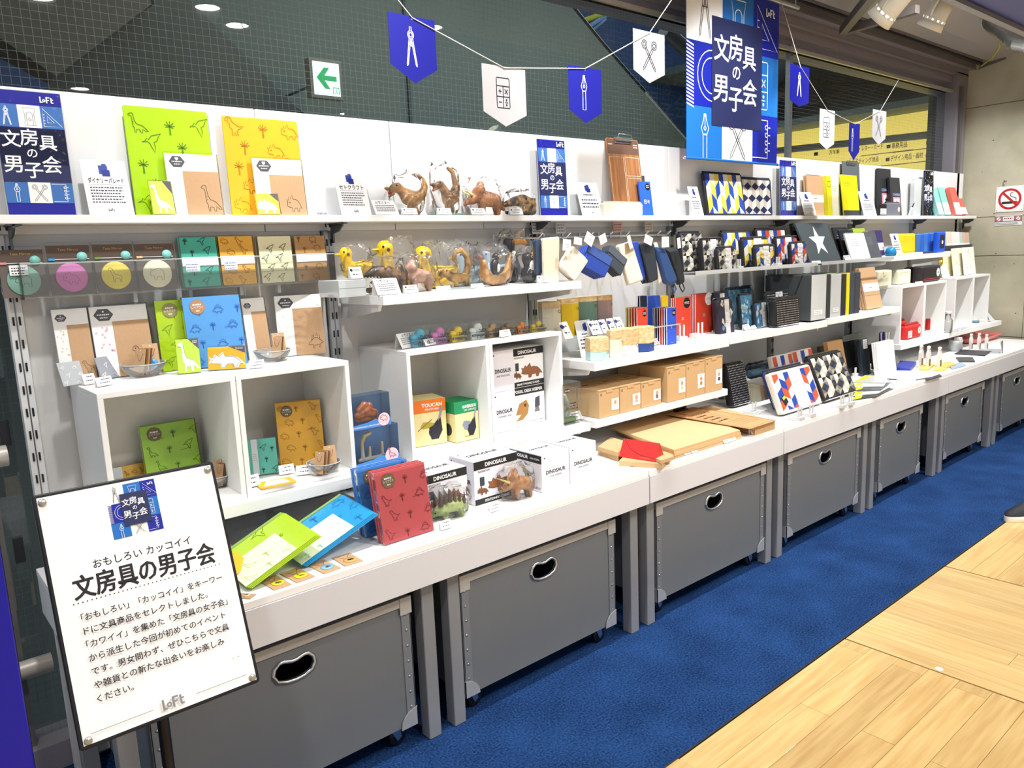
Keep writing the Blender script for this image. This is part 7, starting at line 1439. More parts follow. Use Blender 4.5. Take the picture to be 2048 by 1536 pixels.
files((603, 1130), (747, 1026), (672, 988), '#2a9fdc', '#e9f4dc', ['stego', 'palm', 'stego'], 4, 'sky blue stegosaurus clear file with a pale cover, top of the middle stack', 'sky blue clear file in the middle stack, %s below the top', '#1f6ea8')
A = at(600, 1120, Z=TBL); mb = MB(); mb.box(A.x-.09, -.36, TBL+.0006, A.x+.06, -.14, TBL+.05, ACR); tag(obj('acrylic_riser', mb), 'low clear acrylic riser under the blue clear files', 'riser')
f = fr3(at(470, 1150, Z=TBL+.03), at(504, 1128, Z=TBL+.03), at(463, 1108, Z=TBL+.06)); mb = MB(); mb.box(0, 0, 0, f.w, .003, f.h, M('#f2b233', .4)); tag(obj('clear_file', mb, None, f.m), 'orange clear file corner showing beside the notice board', 'file')
# strap cards lying at the table edge
for i, (bl, br, tl, dc, mt, l) in enumerate((((500, 1197), (512, 1188), (482, 1180), '#e6d6b0', 'trex', 'flat kraft strap card half hidden by the notice board'), ((548, 1180), (583, 1168), (523, 1158), '#e9d83c', 'tricera', 'flat kraft strap card with a yellow triceratops charm'), ((594, 1165), (630, 1152), (570, 1143), '#e9dc2e', 'brachio', 'flat kraft strap card with a yellow brachiosaurus charm'), ((648, 1147), (682, 1135), (622, 1127), '#8ec0e8', 'stego', 'flat kraft strap card with a pale blue stegosaurus charm'), ((690, 1132), (726, 1121), (665, 1115), '#d8b070', 'tricera', 'flat kraft strap card with a tan charm, rightmost of the five'))):
    f = lay(bl, br, tl, TBL, .0024); w, h = f.w, f.h; m2 = f.m.copy(); m2.translation = m2.translation+V((0, 0, .0))
    mb = MB(); mb.bbox(0, 0, 0, w, .0018, h, KRAFT, .0003); o = obj('strap_card', mb, None, m2); tag(o, l, 'strap card', 'kraft strap cards along the table edge'); a = Art(); a.line([(w*.2, h*.85), (w*.4, h*.6), (w*.6, h*.62), (w*.85, h*.9)], M('#5a3a20'), w*.02); a.disc(w*.5, h*.93, w*.03, PAPER, 8); a.put(o)
    c = MB(); c.lathe([(0, 0), (w*.33, 0), (w*.35, .001), (w*.33, .002), (0, .002)], M(dc, .35), 24, T=Matrix.Translation((w*.55, 0, h*.36)) @ Matrix.Rotation(math.pi/2, 4, 'X')); d = obj('charm', c, o); b_ = Art(); b_.poly([(w*.38+p[0]*w*.36, h*.26+p[1]*h*.2) for p in IC[mt][0][1:]], M('#4a4a2a') if i < 4 else BLACK)
    for v in range(len(b_.mb.v)): x, y, z_ = b_.mb.v[v]; b_.mb.v[v] = (x, y-.0022, z_)
    b_.put(d)
patbook('dinosaur_notebook', 'red dinosaur notebook with a brown seal at the front of the left table', stand(((770, 1093), (868, 1061)), 937, TBL, None, 9, .009), .009, '#c9565a', '#7c2a30', ['trex', 'palm', 'stego'], n=3, lbl=['red dinosaur notebook just behind the sealed red one', 'rearmost red dinosaur notebook on the left table'])
patbook('dinosaur_notebook', 'blue dinosaur notebook with a brown seal behind the red ones', stand(((733, 1078), (832, 1046)), 931, TBL, None, 9, .009), .009, '#4b86d2', '#254e94', ['stego', 'palm', 'brachio'], n=3, lbl=['blue dinosaur notebook just behind the sealed blue one', 'rearmost blue dinosaur notebook on the left table'])
def dbox(label, bl, br, top, D, face, side, topt='DINOSAUR'):
    return pbox('dinosaur_box', label, bl, br, top, TBL+.0006, D, PAPER, face, side=None) if False else pbox('dinosaur_box', label, bl, br, top, TBL+.0006, D, WB, face, topart=lambda a, w, d: (a.text(topt, w*.5, d*.45, w*.12, INK, 'c', .03, w*.7), a.disc(w*.1, d*.8, w*.02, INK, 8)), sideart=side)
def dface(foot, pic):
    g0 = dino_side('DINOSAUR', 'STEGOSAURUS' if pic == 'stego' else 'TRICERATOPS', foot, pic); return g0
dbox('white dinosaur box behind the green spiky dinosaur in a bag', (850, 1043), (937, 1015), 943, .12, dface(None, 'stego'), None)
dbox('white dinosaur box behind the bagged brown triceratops', (951, 1013), (1037, 986), 914, .13, dface('STATIONERY STAND', 'tricera'), plain('DINOSAUR', 'STAND'))
def keeper(a, w, h):
    a.rect(0, h*.76, w, h*.97, M('#222226')); a.text('DINOSAUR', w*.34, h*.83, h*.09, PAPER, 'c', .03, w*.5); a.text('DESK KEEPER', w*.8, h*.84, h*.045, PAPER, 'c', .01, w*.34); a.poly([(w*.3+p[0]*w*.5, h*.26+p[1]*h*.42) for p in IC['trex'][0][1:]], M('#8c8a64')); a.text('TYRANNOSAURUS', w*.95, h*.06, h*.07, INK, 'r', 0, w*.6)
dbox('large white box reading dinosaur desk keeper, left of the pair', (1085, 987), (1139.5, 969), 904, .16, plain('DINOSAUR', 'DESK KEEPER'), keeper)
dbox('large white box reading dinosaur desk keeper, right of the pair', (1141.5, 968), (1193, 951), 888, .16, plain('DINOSAUR', 'DESK KEEPER'), None)
ANK = [[(-.36, 0, .2, .12), (-.2, 0, .26, .17), (.0, 0, .3, .2), (.22, 0, .28, .19), (.4, 0, .2, .12), (.52, 0, .14, .06)], [(-.2, -.14, .14, .09), (-.22, -.16, .04, .07)], [(.24, -.14, .14, .09), (.26, -.16, .04, .07)], [(-.2, .14, .14, .09), (-.22, .16, .04, .07)], [(.24, .14, .14, .09), (.26, .16, .04, .07)], [(-.46, 0, .16, .09), (-.5, 0, .12, .06)]]
def P2(px, py, z): return at(px, py, Z=z)
plates = [('plate', both([cone_((-.3+i*.13, s*.09, .38+.06*math.sin(i)), (-.34+i*.14, s*.16, .64+.08*math.sin(i*.9)), .075, M('#4c3a30', .5)) for s in (-1, 1)])) for i in range(6)]
p = P2(896, 1032, TBL); fig('stegosaurus_clip', 'green dinosaur figure with dark brown plates in a clear bag on the table', 'figurine', p+V((0, -.012, 0)), .12, ANK, fur('#a9b873', '#7f9250', 40), plates+[('eye', both([ball_(-.46, -.08, .2, .018, EYE), ball_(-.46, .08, .2, .018, EYE)]))], -.1, .0035, bag=(1.25, .75, .85), seed=61)
p = P2(1028, 994, TBL); fig('triceratops_stand', 'brown triceratops figure with a pale horn in a clear bag on the table', 'figurine', p+V((0, -.016, 0)), .125, TRI, fur('#b98455', '#8f5f38', 40), tri_parts('#c9bb7a'), -.1, .0035, bag=(1.2, .75, .95), seed=62)
ptag('white price card before the green spiky dinosaur', ((883, 1063), (905, 1056)), 1042, TBL, dot=False); ptag('white price card before the bagged brown triceratops', ((981, 1027), (1003, 1020)), 1008, TBL, dot=False)
# ================================================================ TABLE: KRAFT BOARDS, RED CASE
def board(name, label, bl, br, tl, zt, T, mat, art=None, cat='board', label2=None, tr=None):
    f = lay(bl, br, tl, zt, 0); mb = MB(); mb.bbox(0, 0, 0, f.w, T, f.h, mat, .0008); o = obj(name, mb, None, f.m); tag(o, label, cat)
    if art: a = Art(); art(a, f.w, f.h); a.put(o)
    return o, f
CDB = M('#cda878', .8, var=.05, scale=40)
def lowbox(label, quad, z0, z1, mat=CD, name='flat_kraft_box', inset=0):
    P = [at(a, b, Z=z1) for a, b in quad]; c = sum(P, V((0, 0, 0)))/len(P); mb = MB(); mb.prism([(p.x-c.x, p.y-c.y) for p in P], 0, z1-z0, mat, plane='xy'); o = obj(name, mb, None, Matrix.Translation((c.x, c.y, z0))); tag(o, label, 'box' if 'box' in name else 'board'); return o
lowbox('flat kraft box at the left, beside the large white boxes, lower one', [(1196, 899), (1236, 913), (1262, 893), (1222, 880)], TBL+.0006, TBL+.02)
lowbox('flat kraft box at the left, beside the large white boxes, upper one', [(1196, 893), (1236, 905), (1262, 886), (1222, 874)], TBL+.0212, TBL+.038)
lowbox('flat kraft box under the red triangular case', [(1238, 922), (1325, 928), (1352, 905), (1262, 897)], TBL+.0006, TBL+.018)
lowbox('flat kraft box right of the red triangular case', [(1322, 921), (1349, 912), (1327, 903), (1300, 911)], TBL+.0192, TBL+.032)
z = TBL+.0006
for i, (q, t) in enumerate(((((1350, 911), (1484, 871), (1356, 827), (1232, 860)), .012), (((1349, 906), (1482, 865), (1352, 823), (1228, 856)), .012), (((1348, 900), (1480, 860), (1348, 819), (1222, 854)), .009))):
    lowbox('large kraft display board in the pile, %s' % ['lowest', 'middle', 'topmost, with faint printed lines'][i], q, z, z+t, [CD, CDB, M('#d4b083', .8, var=.04, scale=25)][i], 'kraft_board'); z += t+.001
for i, (q, t) in enumerate(((((1510, 860), (1550, 848), (1424, 817), (1384, 827)), .022), (((1506, 855), (1550, 842), (1420, 810), (1376, 820)), .012))):
    lowbox('kraft board under the wooden planner clipboard, %s' % ['lower', 'upper'][i], q, TBL+.0006+i*.023, TBL+.0006+i*.023+t, CDB, 'kraft_board')
zc = TBL+.042
f = lay((1500, 856), (1553, 838), (1364, 819), zc, 0); f = fr3(at(1500, 857, Z=zc), at(1553, 840, Z=zc), at(1365, 819, Z=zc+.004)); w, h = f.w, f.h
mb = MB(); mb.slab(w, h, .004, .001, .006, wood_mat('#d9aa78', '#c08a58', 8, 'Z', .5)); o = obj('planner_clipboard', mb, None, f.m); tag(o, 'wooden planner clipboard with dark burnt letters lying on the kraft boards', 'clipboard')
a = Art(); k_ = M('#4a2512', .7); a.line([(w*.03, h*.02), (w*.97, h*.02), (w*.97, h*.98), (w*.03, h*.98)], k_, w*.01, True)
for i, s in enumerate(('31', '日月火水木金土', '1234567', '8901234', '5678901', '2345678')): a.text(s, w*.12, h*(.80-i*.085), h*(.06 if i == 0 else .035), k_, 'l', .02, w*.76 if i else None)
for i in range(4): a.line([(w*.2, h*(.3-i*.05)), (w*.8, h*(.3-i*.05))], k_, h*.003)
a.put(o); clip(o, w, h, .4, M('#3b2a20', .4, .6))
# red triangular glasses case
A = at(1238, 913, Z=TBL+.0192); B = at(1311, 924, Z=TBL+.0192); C_ = at(1324, 914, Z=TBL+.0192); ex = (B-A).normalized(); w = (B-A).length; nrm = V((-ex.y, ex.x, 0)); d = .07
m_ = Matrix((ex, nrm, V((0, 0, 1)))).transposed().to_4x4(); m_.translation = A; mb = MB(); mb.prism([(0, 0), (d, 0), (d*.5, .062)], 0, w, M('#c9302e', .45), plane='yz'); o = obj('red_case', mb, None, m_); tag(o, 'red triangular folding glasses case on the kraft boxes', 'case')
mb = MB(); a1 = math.atan2(.062, d*.5); L1 = math.hypot(.062, d*.5); Tm = Matrix.Rotation(a1-math.pi/2, 4, 'X'); pts = [(w*.05, L1*.98), (w*.25, L1*.5), (w*.55, L1*.24), (w*.98, L1*.16)]; a = Art(); a.line(pts, M('#8f1d1f'), .002); a.text('ALL PURPOSE', w*.55, L1*.08, .005, M('#e07a74'), 'l', 0, w*.3)
a.put(o, Matrix.Rotation(-(math.pi/2-a1), 4, 'X'), 'flap_seam')
# price cards along the table edge
for i, (a0, b0) in enumerate(((1299, 932), (1370, 912), (1384, 908), (1449, 889), (1461, 885), (1504, 870), (1517, 866))):
    tent('white price card at the table edge, %s from the red case' % ordn[i], stand(((a0, b0), (a0+12, b0-3.5)), b0-15, TBL, lean=30))
# ================================================================ TABLE: PRINTED BAGS
def tq(px, py): return at(px, py, Z=TBL).y
ppouch('tall black bag with white dots standing beside the kraft box shelf', ((1467, 818), (1502, 808)), 730, TBL, None, 12, .04, A_dot(.011), '#141416', sleeve=False)
ppouch('orange, blue and cream zigzag bag in clear wrap, front one on the table', ((1566, 833), (1645, 812)), 742, TBL, None, 22, .03, A_cho(7, 3), '#d8d4c8')
ppouch('orange, blue and cream zigzag bag just behind the front one', ((1553, 822), (1630, 802)), 738, TBL, None, 22, .02, A_cho(7, 3), '#1b2a6a', sleeve=False)
ppouch('large pyramid-pattern bag beside the zigzag bags on the table', ((1650, 808), (1714, 790)), 713, TBL, None, 24, .035, A_pyr(4, 4), '#16171a', sleeve=False)
fp = bpy.data.objects
f_ = [o for o in bpy.data.objects if o.get('label', '').startswith('orange, blue and cream zigzag bag in clear')][0]
mb = MB(); mb.bbox(.05, -.004, .02, .085, -.001, .06, M('#1e1e20'), .001, T=Matrix.Rotation(math.radians(-20), 4, 'Y')); mb.box(.055, -.0045, .045, .08, -.0041, .058, M('#f0d91e'), T=Matrix.Rotation(math.radians(-20), 4, 'Y')); obj('hang_label', mb, f_)
for i, (a0, b0, s) in enumerate(((1508, 832, 1), (1600, 843, 1), (1623, 836, 1), (1685, 818, 1), (1702, 812, 1))): stop('grey prong stop on the table before the printed bags, %s' % ordn[i], a0, b0, TBL, STG, .9, .06, '#c9cac8')
# rolled, wrapped bags at the back
def roll(label, px0, px1, py, y, r, col, z=TBL+.0008):
    x0, x1 = xat(px0, y, z), xat(px1, y, z); mb = MB(); n = 10
    pts = [(x0+(x1-x0)*i/n, y+.004*math.sin(i*2), z+r*.72) for i in range(n+1)]; rr = [r*(.62 if i in (0, n) else 1+.06*math.sin(i*2.3)) for i in range(n+1)]; mb.tube(pts, r, M(col, .5, var=.25, scale=30), 12, radii=rr); 
    for v in range(len(mb.v)): a_, b_, c_ = mb.v[v]; mb.v[v] = (a_, b_, max(z, (c_-z)*.72+z))
    o = obj('rolled_bag', mb); tag(o, label, 'bag'); fb = MB(); fb.tube(pts, r, FILM, 10, radii=[q*1.06+.001 for q in rr]); obj('clear_wrap', fb, o); return o
zt1 = TBL+.07
mb = MB(); xa_, xb_ = 2.112, xat(1610, -.28, TBL+.13); mb.box(xa_, -.27, TBL+.0006, xb_, -.06, TBL+.12, ACR); tag(obj('acrylic_riser', mb), 'clear acrylic riser under the rolled blue bags on the table', 'riser')
zz_ = TBL+.121
roll('rolled teal-blue bag in clear wrap at the left of the riser', 1498, 1535, 0, -.22, .028, '#4d7388', zz_); roll('rolled blue-white bag in clear wrap beside the teal one', 1537, 1585, 0, -.22, .026, '#6f93a8', zz_)
roll('rolled dark blue bag at the back of the riser, left one', 1496, 1540, 0, -.13, .026, '#2f4f6c', zz_); roll('rolled grey-green bag at the back of the riser, right one', 1542, 1602, 0, -.13, .028, '#7b8a84', zz_)
roll('rolled dotted bag with zigzag edge behind the pyramid bag', 1590, 1640, 0, -.20, .026, '#c9c4b6', TBL+.05) if False else None
for i, (b, t, y, c, l) in enumerate((((1560, 1600), 712, -.33, '#e7e1d8', 'cream and orange folded bag behind the zigzag bags, left one'), ((1600, 1640), 702, -.33, '#dcd2c4', 'cream and orange folded bag behind the zigzag bags, right one'))):
    f = stand(b, t, TBL, y=y, lean=14, T=.03); a = Art(); chevrons(a, f.w*.94, f.h*.94, [OG, CRM, BL, CRM], 5, 3, f.w*.03, f.h*.03); pouch('folded_bag', l, 'bag', f, .03, M(c, .7), a, .01, .006)
# notebooks and bagged books standing behind
f = stand((1668, 1698), 683, TBL, y=-.30, lean=12, T=.012); book('kraft_book', 'kraft notebook standing among the black books on the table', 'notebook', f, .012, M('#b98f5e', .75), None, n=2, lbl=['kraft notebook just behind the front one on the table'])
for i, (b, t, y, c, l) in enumerate((((1697, 1714), 683, -.27, '#16171a', 'black bagged book right of the kraft notebook on the table'), ((1712, 1728), 680, -.27, '#1d1f23', 'second black bagged book on the table'), ((1726, 1742), 679, -.325, '#24313a', 'dark blue-grey bagged book with a white label on the table'), ((1742, 1756), 690, -.27, '#141416', 'small black book left of the blank white pads'))):
    f = stand(b, t, TBL, y=y, lean=8, T=.02); a = Art()
    if i == 2: a.rect(f.w*.4, f.h*.72, f.w*.9, f.h*.98, PAPER); a.greek(f.w*.5, f.h*.75, f.w*.85, f.h*.95, 4, M('#777777'), .3)
    book('bagged_book', l, 'book', f, .02, M(c, .2, coat=.5), a, film=True)
f = stand((1690, 1735), 668, TBL, y=-.12, lean=6, T=.01); book('grey_file', 'grey translucent file standing behind the black books on the table', 'file', f, .01, M('#8c9488', .4), None)
f = stand((1646, 1688), 690, TBL, y=-.14, lean=8, T=.02); book('dark_file', 'dark olive bagged file at the back of the table', 'file', f, .02, M('#4a4c3c', .4), None)
f = stand((1760, 1793), 684, TBL, y=-.40, lean=8, T=.01); book('white_pad', 'blank white pad standing upright on the table near the pens', 'pad', f, .01, M('#f6f6f6'), None, n=3, lbl=['blank white pad just behind the upright front one', 'rearmost blank white pad near the pens'])
for i, (a0, b0) in enumerate(((1713, 753), (1728, 748), (1742, 745))): stop('white prong stop before the black books on the table, %s' % ordn[i], a0, b0, TBL, s=.6, t=.05)
# yellow files fanned flat
z = TBL+.0006
for i in range(5):
    q = [(1706-i*0, 800-i*9), (1752+i*5, 793-i*7), (1787-i*3, 777-i*6), (1722+i*2, 770-i*5)]
    o = lowbox('fanned flat file with a yellow band, %s' % ['lowest and darkest', 'second from the bottom', 'third from the bottom', 'fourth from the bottom', 'topmost'][i], q, z, z+.004, M(['#3a3c3e', '#c7c9c6', '#55585a', '#d2d4d2', '#b9bcb8'][i], .35), 'flat_file'); o['category'] = 'file'
    P = [at(a, b, Z=z+.005) for a, b in ((q[0][0]+1, q[0][1]-1), (q[0][0]+16, q[0][1]-4), (q[3][0]+14, q[3][1]+3), (q[3][0]+1, q[3][1]+2))]; mb = MB(); mb.prism([(p.x-o.location.x, p.y-o.location.y) for p in P], z+.0041-o.location.z, z+.0048-o.location.z, M('#f3e41c', .4), plane='xy'); obj('yellow_band', mb, o); z += .0055
z = TBL+.0006
for i, (q, c, l) in enumerate((([(1790, 772), (1835, 764), (1822, 752), (1776, 757)], '#f4f4f4', 'flat white paper pack at the front of the table, left one'), ([(1800, 762), (1862, 752), (1838, 741), (1778, 748)], '#f0f1f2', 'flat white paper pack with blue print beside it'), ([(1752, 754), (1822, 757), (1846, 742), (1780, 741)], '#ededee', 'flat white paper pack on the table left of the metal-clip cards'))):
    o = lowbox(l, q, z, z+.006, M(c, .6), 'paper_pack'); o['category'] = 'paper pack'; z += .0068
P = [(1850, 758), (1853, 761), (1884, 752), (1879, 748)]; o = lowbox('narrow black strip at the table edge', P, TBL+.0006, TBL+.004, M('#3b3942'), 'black_strip'); o['category'] = 'strip'
for i, (q, c, l, h_) in enumerate((([(1793, 735), (1820, 738), (1833, 723), (1800, 721)], '#2a3a9c', 'royal blue flat pack under the shelf, left of the clip cards', .02), ([(1838, 737), (1857, 738), (1869, 728), (1846, 726)], '#e3c06a', 'yellow-tan small box under the left clip card', .012), ([(1866, 739), (1889, 739), (1900, 729), (1872, 725)], '#e3c06a', 'yellow-tan small box under the middle clip card', .012), ([(1889, 735), (1911, 728), (1900, 722), (1878, 726)], '#e0b75c', 'yellow-tan small box right of the clip cards', .014), ([(1905, 738), (1932, 730), (1922, 724), (1897, 731)], '#8fa5b8', 'blue-grey flat pack right of the tan boxes', .006), ([(1918, 722), (1950, 722), (1945, 714), (1912, 714)], '#3c3b38', 'dark flat notebook lying under the shelf end', .008), ([(1909, 707), (1970, 711), (1984, 702), (1925, 699)], '#2b2833', 'thin black flat folder lying before the second clip cards', .005), ([(1950, 705), (2000, 706), (2004, 698), (1960, 697)], '#a3a8ac', 'grey flat folder beside the thin black one', .004))):
    o = lowbox(l, q, TBL+.0006, TBL+.0006+h_, M(c, .4), 'flat_pack'); o['category'] = 'flat pack'
# white clip cards shaped like bottles
def clipcard(label, px, py, top, s=1.0, ang=-38):
    f = stand(((px, py), (px+8, py-2)), top, TBL, None, 0, .03); h = f.h; w = h*.34; m2 = Matrix.Translation(f.m.translation) @ Matrix.Rotation(math.radians(0), 4, 'Z'); root = empty('clip_card', m2); tag(root, label, 'clip card', None); c = M('#efece6', .5)
    pr = [(0, h*.06), (w, h*.06), (w, h*.66), (w*.78, h*.78), (w*.78, h*.95), (w*.66, h), (w*.34, h), (w*.22, h*.95), (w*.22, h*.78), (0, h*.66)]
    mb = MB(); mb.prism(pr, .0, .012, c); obj('card_body', mb, root); mb = MB(); mb.box(w*.4, -.003, h*.08, w*.75, -.0005, h*.4, M('#7c7468', .4, .5)); obj('metal_clip', mb, root); mb = MB(); mb.box(-.002, -.0005, .0006, w+.002, .025, h*.06, c); obj('foot', mb, root)
    mb = MB(); mb.tube([(w*.3, -.0006, h*.84), (w*.5, -.002, h*.9), (w*.7, -.0006, h*.84)], .0012, M('#77736c'), 5); obj('slot_rim', mb, root)
for i, (a0, b0, t) in enumerate(((1840, 735, 690), (1855, 737, 692), (1877, 738, 694))): clipcard('white bottle-shaped card with a metal clip in the left group, %s' % ['left', 'middle', 'right'][i], a0, b0, t)
for i, (a0, b0, t) in enumerate(((1941, 701, 667), (1957, 700, 666), (1972, 700, 668))): clipcard('white bottle-shaped card in the group before the pink tray, %s' % ['left', 'middle', 'right'][i], a0, b0, t)
p = at(1910, 702, Z=TBL); mb = MB(); mb.lathe([(.0, .001), (.035, .001), (.045, .02), (.04, .05), (.046, .075), (.043, .075), (.036, .05), (.0, .006)], ACRE, 14, T=Matrix.Translation(p)); o = obj('clear_cup', mb); tag(o, 'clear crinkled plastic cup under the shelf, left of the pink tray', 'cup')
mb = MB(); mb.bbox(p.x+.02, p.y-.02, TBL+.001, p.x+.07, p.y+.02, TBL+.09, M('#e4e2dc', .4), .004); o = obj('white_carton', mb); tag(o, 'small white carton standing beside the crinkled cup', 'carton')
p = at(2006, 706, Z=TBL)
for i in range(4): mb = MB(); mb.bbox(-.004, -.0008, 0, .012, .0008, .085, M(['#8e9296', '#b9bcc0', '#6b6f73', '#d0d2d4'][i], .3, .4), .0003); o = obj('metal_bookmark', mb, None, Matrix.Translation(p+V((-.004*i, .001, .001))) @ Matrix.Rotation(math.radians(-10-6*i), 4, 'Y') @ Matrix.Rotation(math.radians(30), 4, 'Z')); tag(o, 'slim metal strip fanned at the right end of the table, %s' % ['foremost', 'second', 'third', 'rearmost'][i], 'strip')
# pink tray
P = [at(a, b, Z=TBL+.07) for a, b in ((1972, 657), (2048, 666), (2110, 690), (1990, 684))]
x0, x1, y0, y1 = 4.88, 5.42, -.36, -.12; z0 = TBL+.0006; c = M('#e2827c', .3, coat=.4); mb = MB()
def rr_(x0, x1, y0, y1, z, r=.05):
    o_ = []
    for cx, cy, a0 in ((x1-r, y0+r, -90), (x1-r, y1-r, 0), (x0+r, y1-r, 90), (x0+r, y0+r, 180)):
        for i in range(5): t = math.radians(a0+22.5*i); o_.append((cx+r*math.cos(t), cy+r*math.sin(t), z))
    return o_
tz = .035
mb.loft([rr_(x0+.03, x1-.03, y0+.03, y1-.03, z0), rr_(x0, x1, y0, y1, z0+tz), rr_(x0+.012, x1-.012, y0+.012, y1-.012, z0+tz), rr_(x0+.035, x1-.035, y0+.035, y1-.035, z0+.006)], c, True, True)
o = obj('pink_tray', mb, None, Matrix.Translation((0, .0, 0))); tag(o, 'glossy pink tray propped against the wall at the right end of the table', 'tray')
cx_, cy_ = (x0+x1)/2, y1; o.matrix_world = Matrix.Translation((cx_, -.17, z0+.009)) @ Matrix.Rotation(math.radians(4), 4, 'X') @ Matrix.Translation((-cx_, -(y0+y1)/2, -z0)) @ Matrix.Translation((0, 0, .0))
o.location.z += .0; o.location.y -= .06
# ================================================================ RIGHT PART: M4 SHELVES
E4 = 1.2925
f = stand((1752, 1770), 462, E4, y=-.15, lean=10, T=.02); a = Art(); a.rect(0, f.h*.2, f.w, f.h*.5, M('#d9d2e6')); book('printed_pack', 'dark violet printed pack standing left of the info card', 'pack', f, .02, M('#3c2f66', .5), a)
info('white info card on the shelf before the yellow mesh pouch', (1790, 1806), 468, E4, -.22, '', 3)
YM = M('#f2c413', .6, bump=.5, scale=300)
f = stand((1800, 1832), 468, E4, y=-.19, lean=3, T=.05); pouch('mesh_pouch', 'soft yellow mesh pouch on the shelf', 'pouch', f, .05, YM, None, .012, .012)
for i in range(6):
    b = (1834+i*7, 1840.6+i*7); f = stand(b, 468-i*.6, E4, y=-.20, lean=0, T=.06); pouch('blue_case', 'blue mesh case in the row behind the dark-windowed one, %s from the left' % ordn[i], 'case', f, .06, M('#2563c9' if i % 2 else '#3f74b8', .5), None, .008, .006)
f = stand((1874, 1890), 464, E4, y=-.255, lean=0, T=.03); a = Art(); a.rect(f.w*.3, f.h*.2, f.w*.85, f.h*.85, M('#23262e')); a.disc(f.w*.6, f.h*.5, f.w*.1, PAPER, 8); pouch('blue_case', 'bright blue case with a dark window at the right end of the row', 'case', f, .03, M('#1557d6', .4), a, .008, .006)
p = V((xat(1781, -.24, E4), -.24, E4)); mb = MB(); mb.lathe([(0, 0.001), (.028, .001), (.034, .02), (.028, .045), (.01, .055), (0, .055)], M('#1f86c4', .3), 16); o = obj('round_case', mb, None, Matrix.Translation(p)); tag(o, 'round blue case at the foot of the info card', 'case')
for i, (b, c) in enumerate((((1800, 1818), '#efe6cf'), ((1822, 1842), '#e9e3dc'), ((1845, 1862), '#3c3560'))):
    x0, x1 = xat(b[0], -.25, E4), xat(b[1], -.25, E4); mb = MB(); mb.bbox(x0, -.262, E4+.0006, x1, -.215, E4+.012, M(c, .5), .001); tag(obj('flat_card', mb), ['flat cream card pack before the yellow pouch', 'flat pale card pack before the blue cases', 'small flat violet card before the blue cases'][i], 'card')
# clear tray with paper packs next to the wall
mb = MB(); TZ = 1.262; xa_, xb_ = 4.56, 5.28; mb.box(xa_, -.14, TZ-.003, xb_, -.024, TZ, ACR); mb.box(xa_, -.143, TZ-.003, xb_, -.1405, TZ+.07, ACR); mb.box(xb_-.003, -.14, TZ, xb_, -.024, TZ+.07, ACR); tag(obj('acrylic_tray', mb), 'clear acrylic rack of paper packs next to the concrete wall', 'rack')
for i, (b, c, l) in enumerate((((1894, 1904), '#e8dccb', 'beige'), ((1905, 1914), '#f0efe6', 'cream'), ((1914, 1921), '#f7f7f5', 'white'), ((1921, 1926), '#bfe0d4', 'mint'), ((1926, 1932), '#e7c3b0', 'salmon'), ((1932, 1940), '#d9c6a8', 'tan'))):
    f = stand(b, 464+i*.3, TZ+.0006, y=-.11, lean=6, T=.012); a = Art(); a.rect(0, f.h*.3, f.w, f.h*.5, PAPER); book('paper_pack', '%s paper pack in the clear rack beside the concrete wall' % l, 'paper pack', f, .012, M(c, .6), a)
C2 = 1.1185
for i, (b, t, y, lean, c, l, n) in enumerate((((1884, 1908), 503, -.19, 6, '#fdf1c0', 'pale yellow letter sheet leaning on the panel above the cubes, left one', 1), ((1909, 1932), 497, -.20, 8, '#fdf6d6', 'pale cream letter sheet leaning beside the yellow one', 2), ((1930, 1952), 495, -.20, 8, '#fbf7ea', 'pale dotted letter sheet nearest the concrete wall', 3))):
    f = stand(b, t, C2, y=y-.03*i, lean=lean, T=.008); a = Art(); rr = random.Random(i); y_ = a._y()
    for k in range(14): a.disc(f.w*rr.uniform(.1, .9), f.h*rr.uniform(.1, .9), f.w*.03, M(rr.choice(['#f2c9c0', '#f0d9a0', '#cfd6e8'])), 6, y_)
    book('letter_sheet', l, 'stationery set', f, .008, M(c, .5), a)
f = stand((1886, 1900), 532, C2, y=-.24, lean=20, T=.004); book('white_leaflet', 'small white leaflet leaning in front of the yellow sheet', 'leaflet', f, .004, PAPER, None)
p = at(1882, 523, Y=-.26); mb = MB(); mb.lathe([(0, 0), (.034, 0), (.034, .001), (0, .001)], M('#d4be34', .4), 24, T=Matrix.Translation(p) @ Matrix.Rotation(math.pi/2, 4, 'X')); o = obj('round_pop', mb); tag(o, 'round mustard yellow tag hanging from the white shelf edge', 'tag'); mb = MB(); mb.tube([p+V((0, -.0005, .03)), V((p.x, p.y-.001, 1.262))], .001, STEEL, 4); obj('wire', mb, o)
a = Art(); a.ring(0, 0, .028, M('#8a7a1c'), .001); a.disc(0, .004, .008, M('#f2eac0')); a.greek(-.018, -.02, .018, -.012, 1, M('#6e6214'), .6, 0); a.put(o, Matrix.Translation(p+V((0, -.0012, 0))))
C1 = 1.1125
LN = M('#d9d6bd', .8, bump=.3, scale=300)
mb = MB(); xs0 = 3.30; mb.box(3.20, -.29, C1-.012, 3.60, -.03, C1-.008, ACR); tag(obj('clear_shelf', mb), 'small clear shelf left of the white cubes holding a linen pouch', 'shelf')
f = stand((1757, 1784), 540, C1-.0075, y=-.25, lean=0, T=.05); a = Art(); a.line([(f.w*.3, f.h*.95), (f.w*.35, f.h*.6), (f.w*.5, f.h*.7)], INK, .003); pouch('linen_pouch', 'left linen pouch with a dark zip cord, on the small clear shelf', 'pouch', f, .05, LN, a, .012, .01)
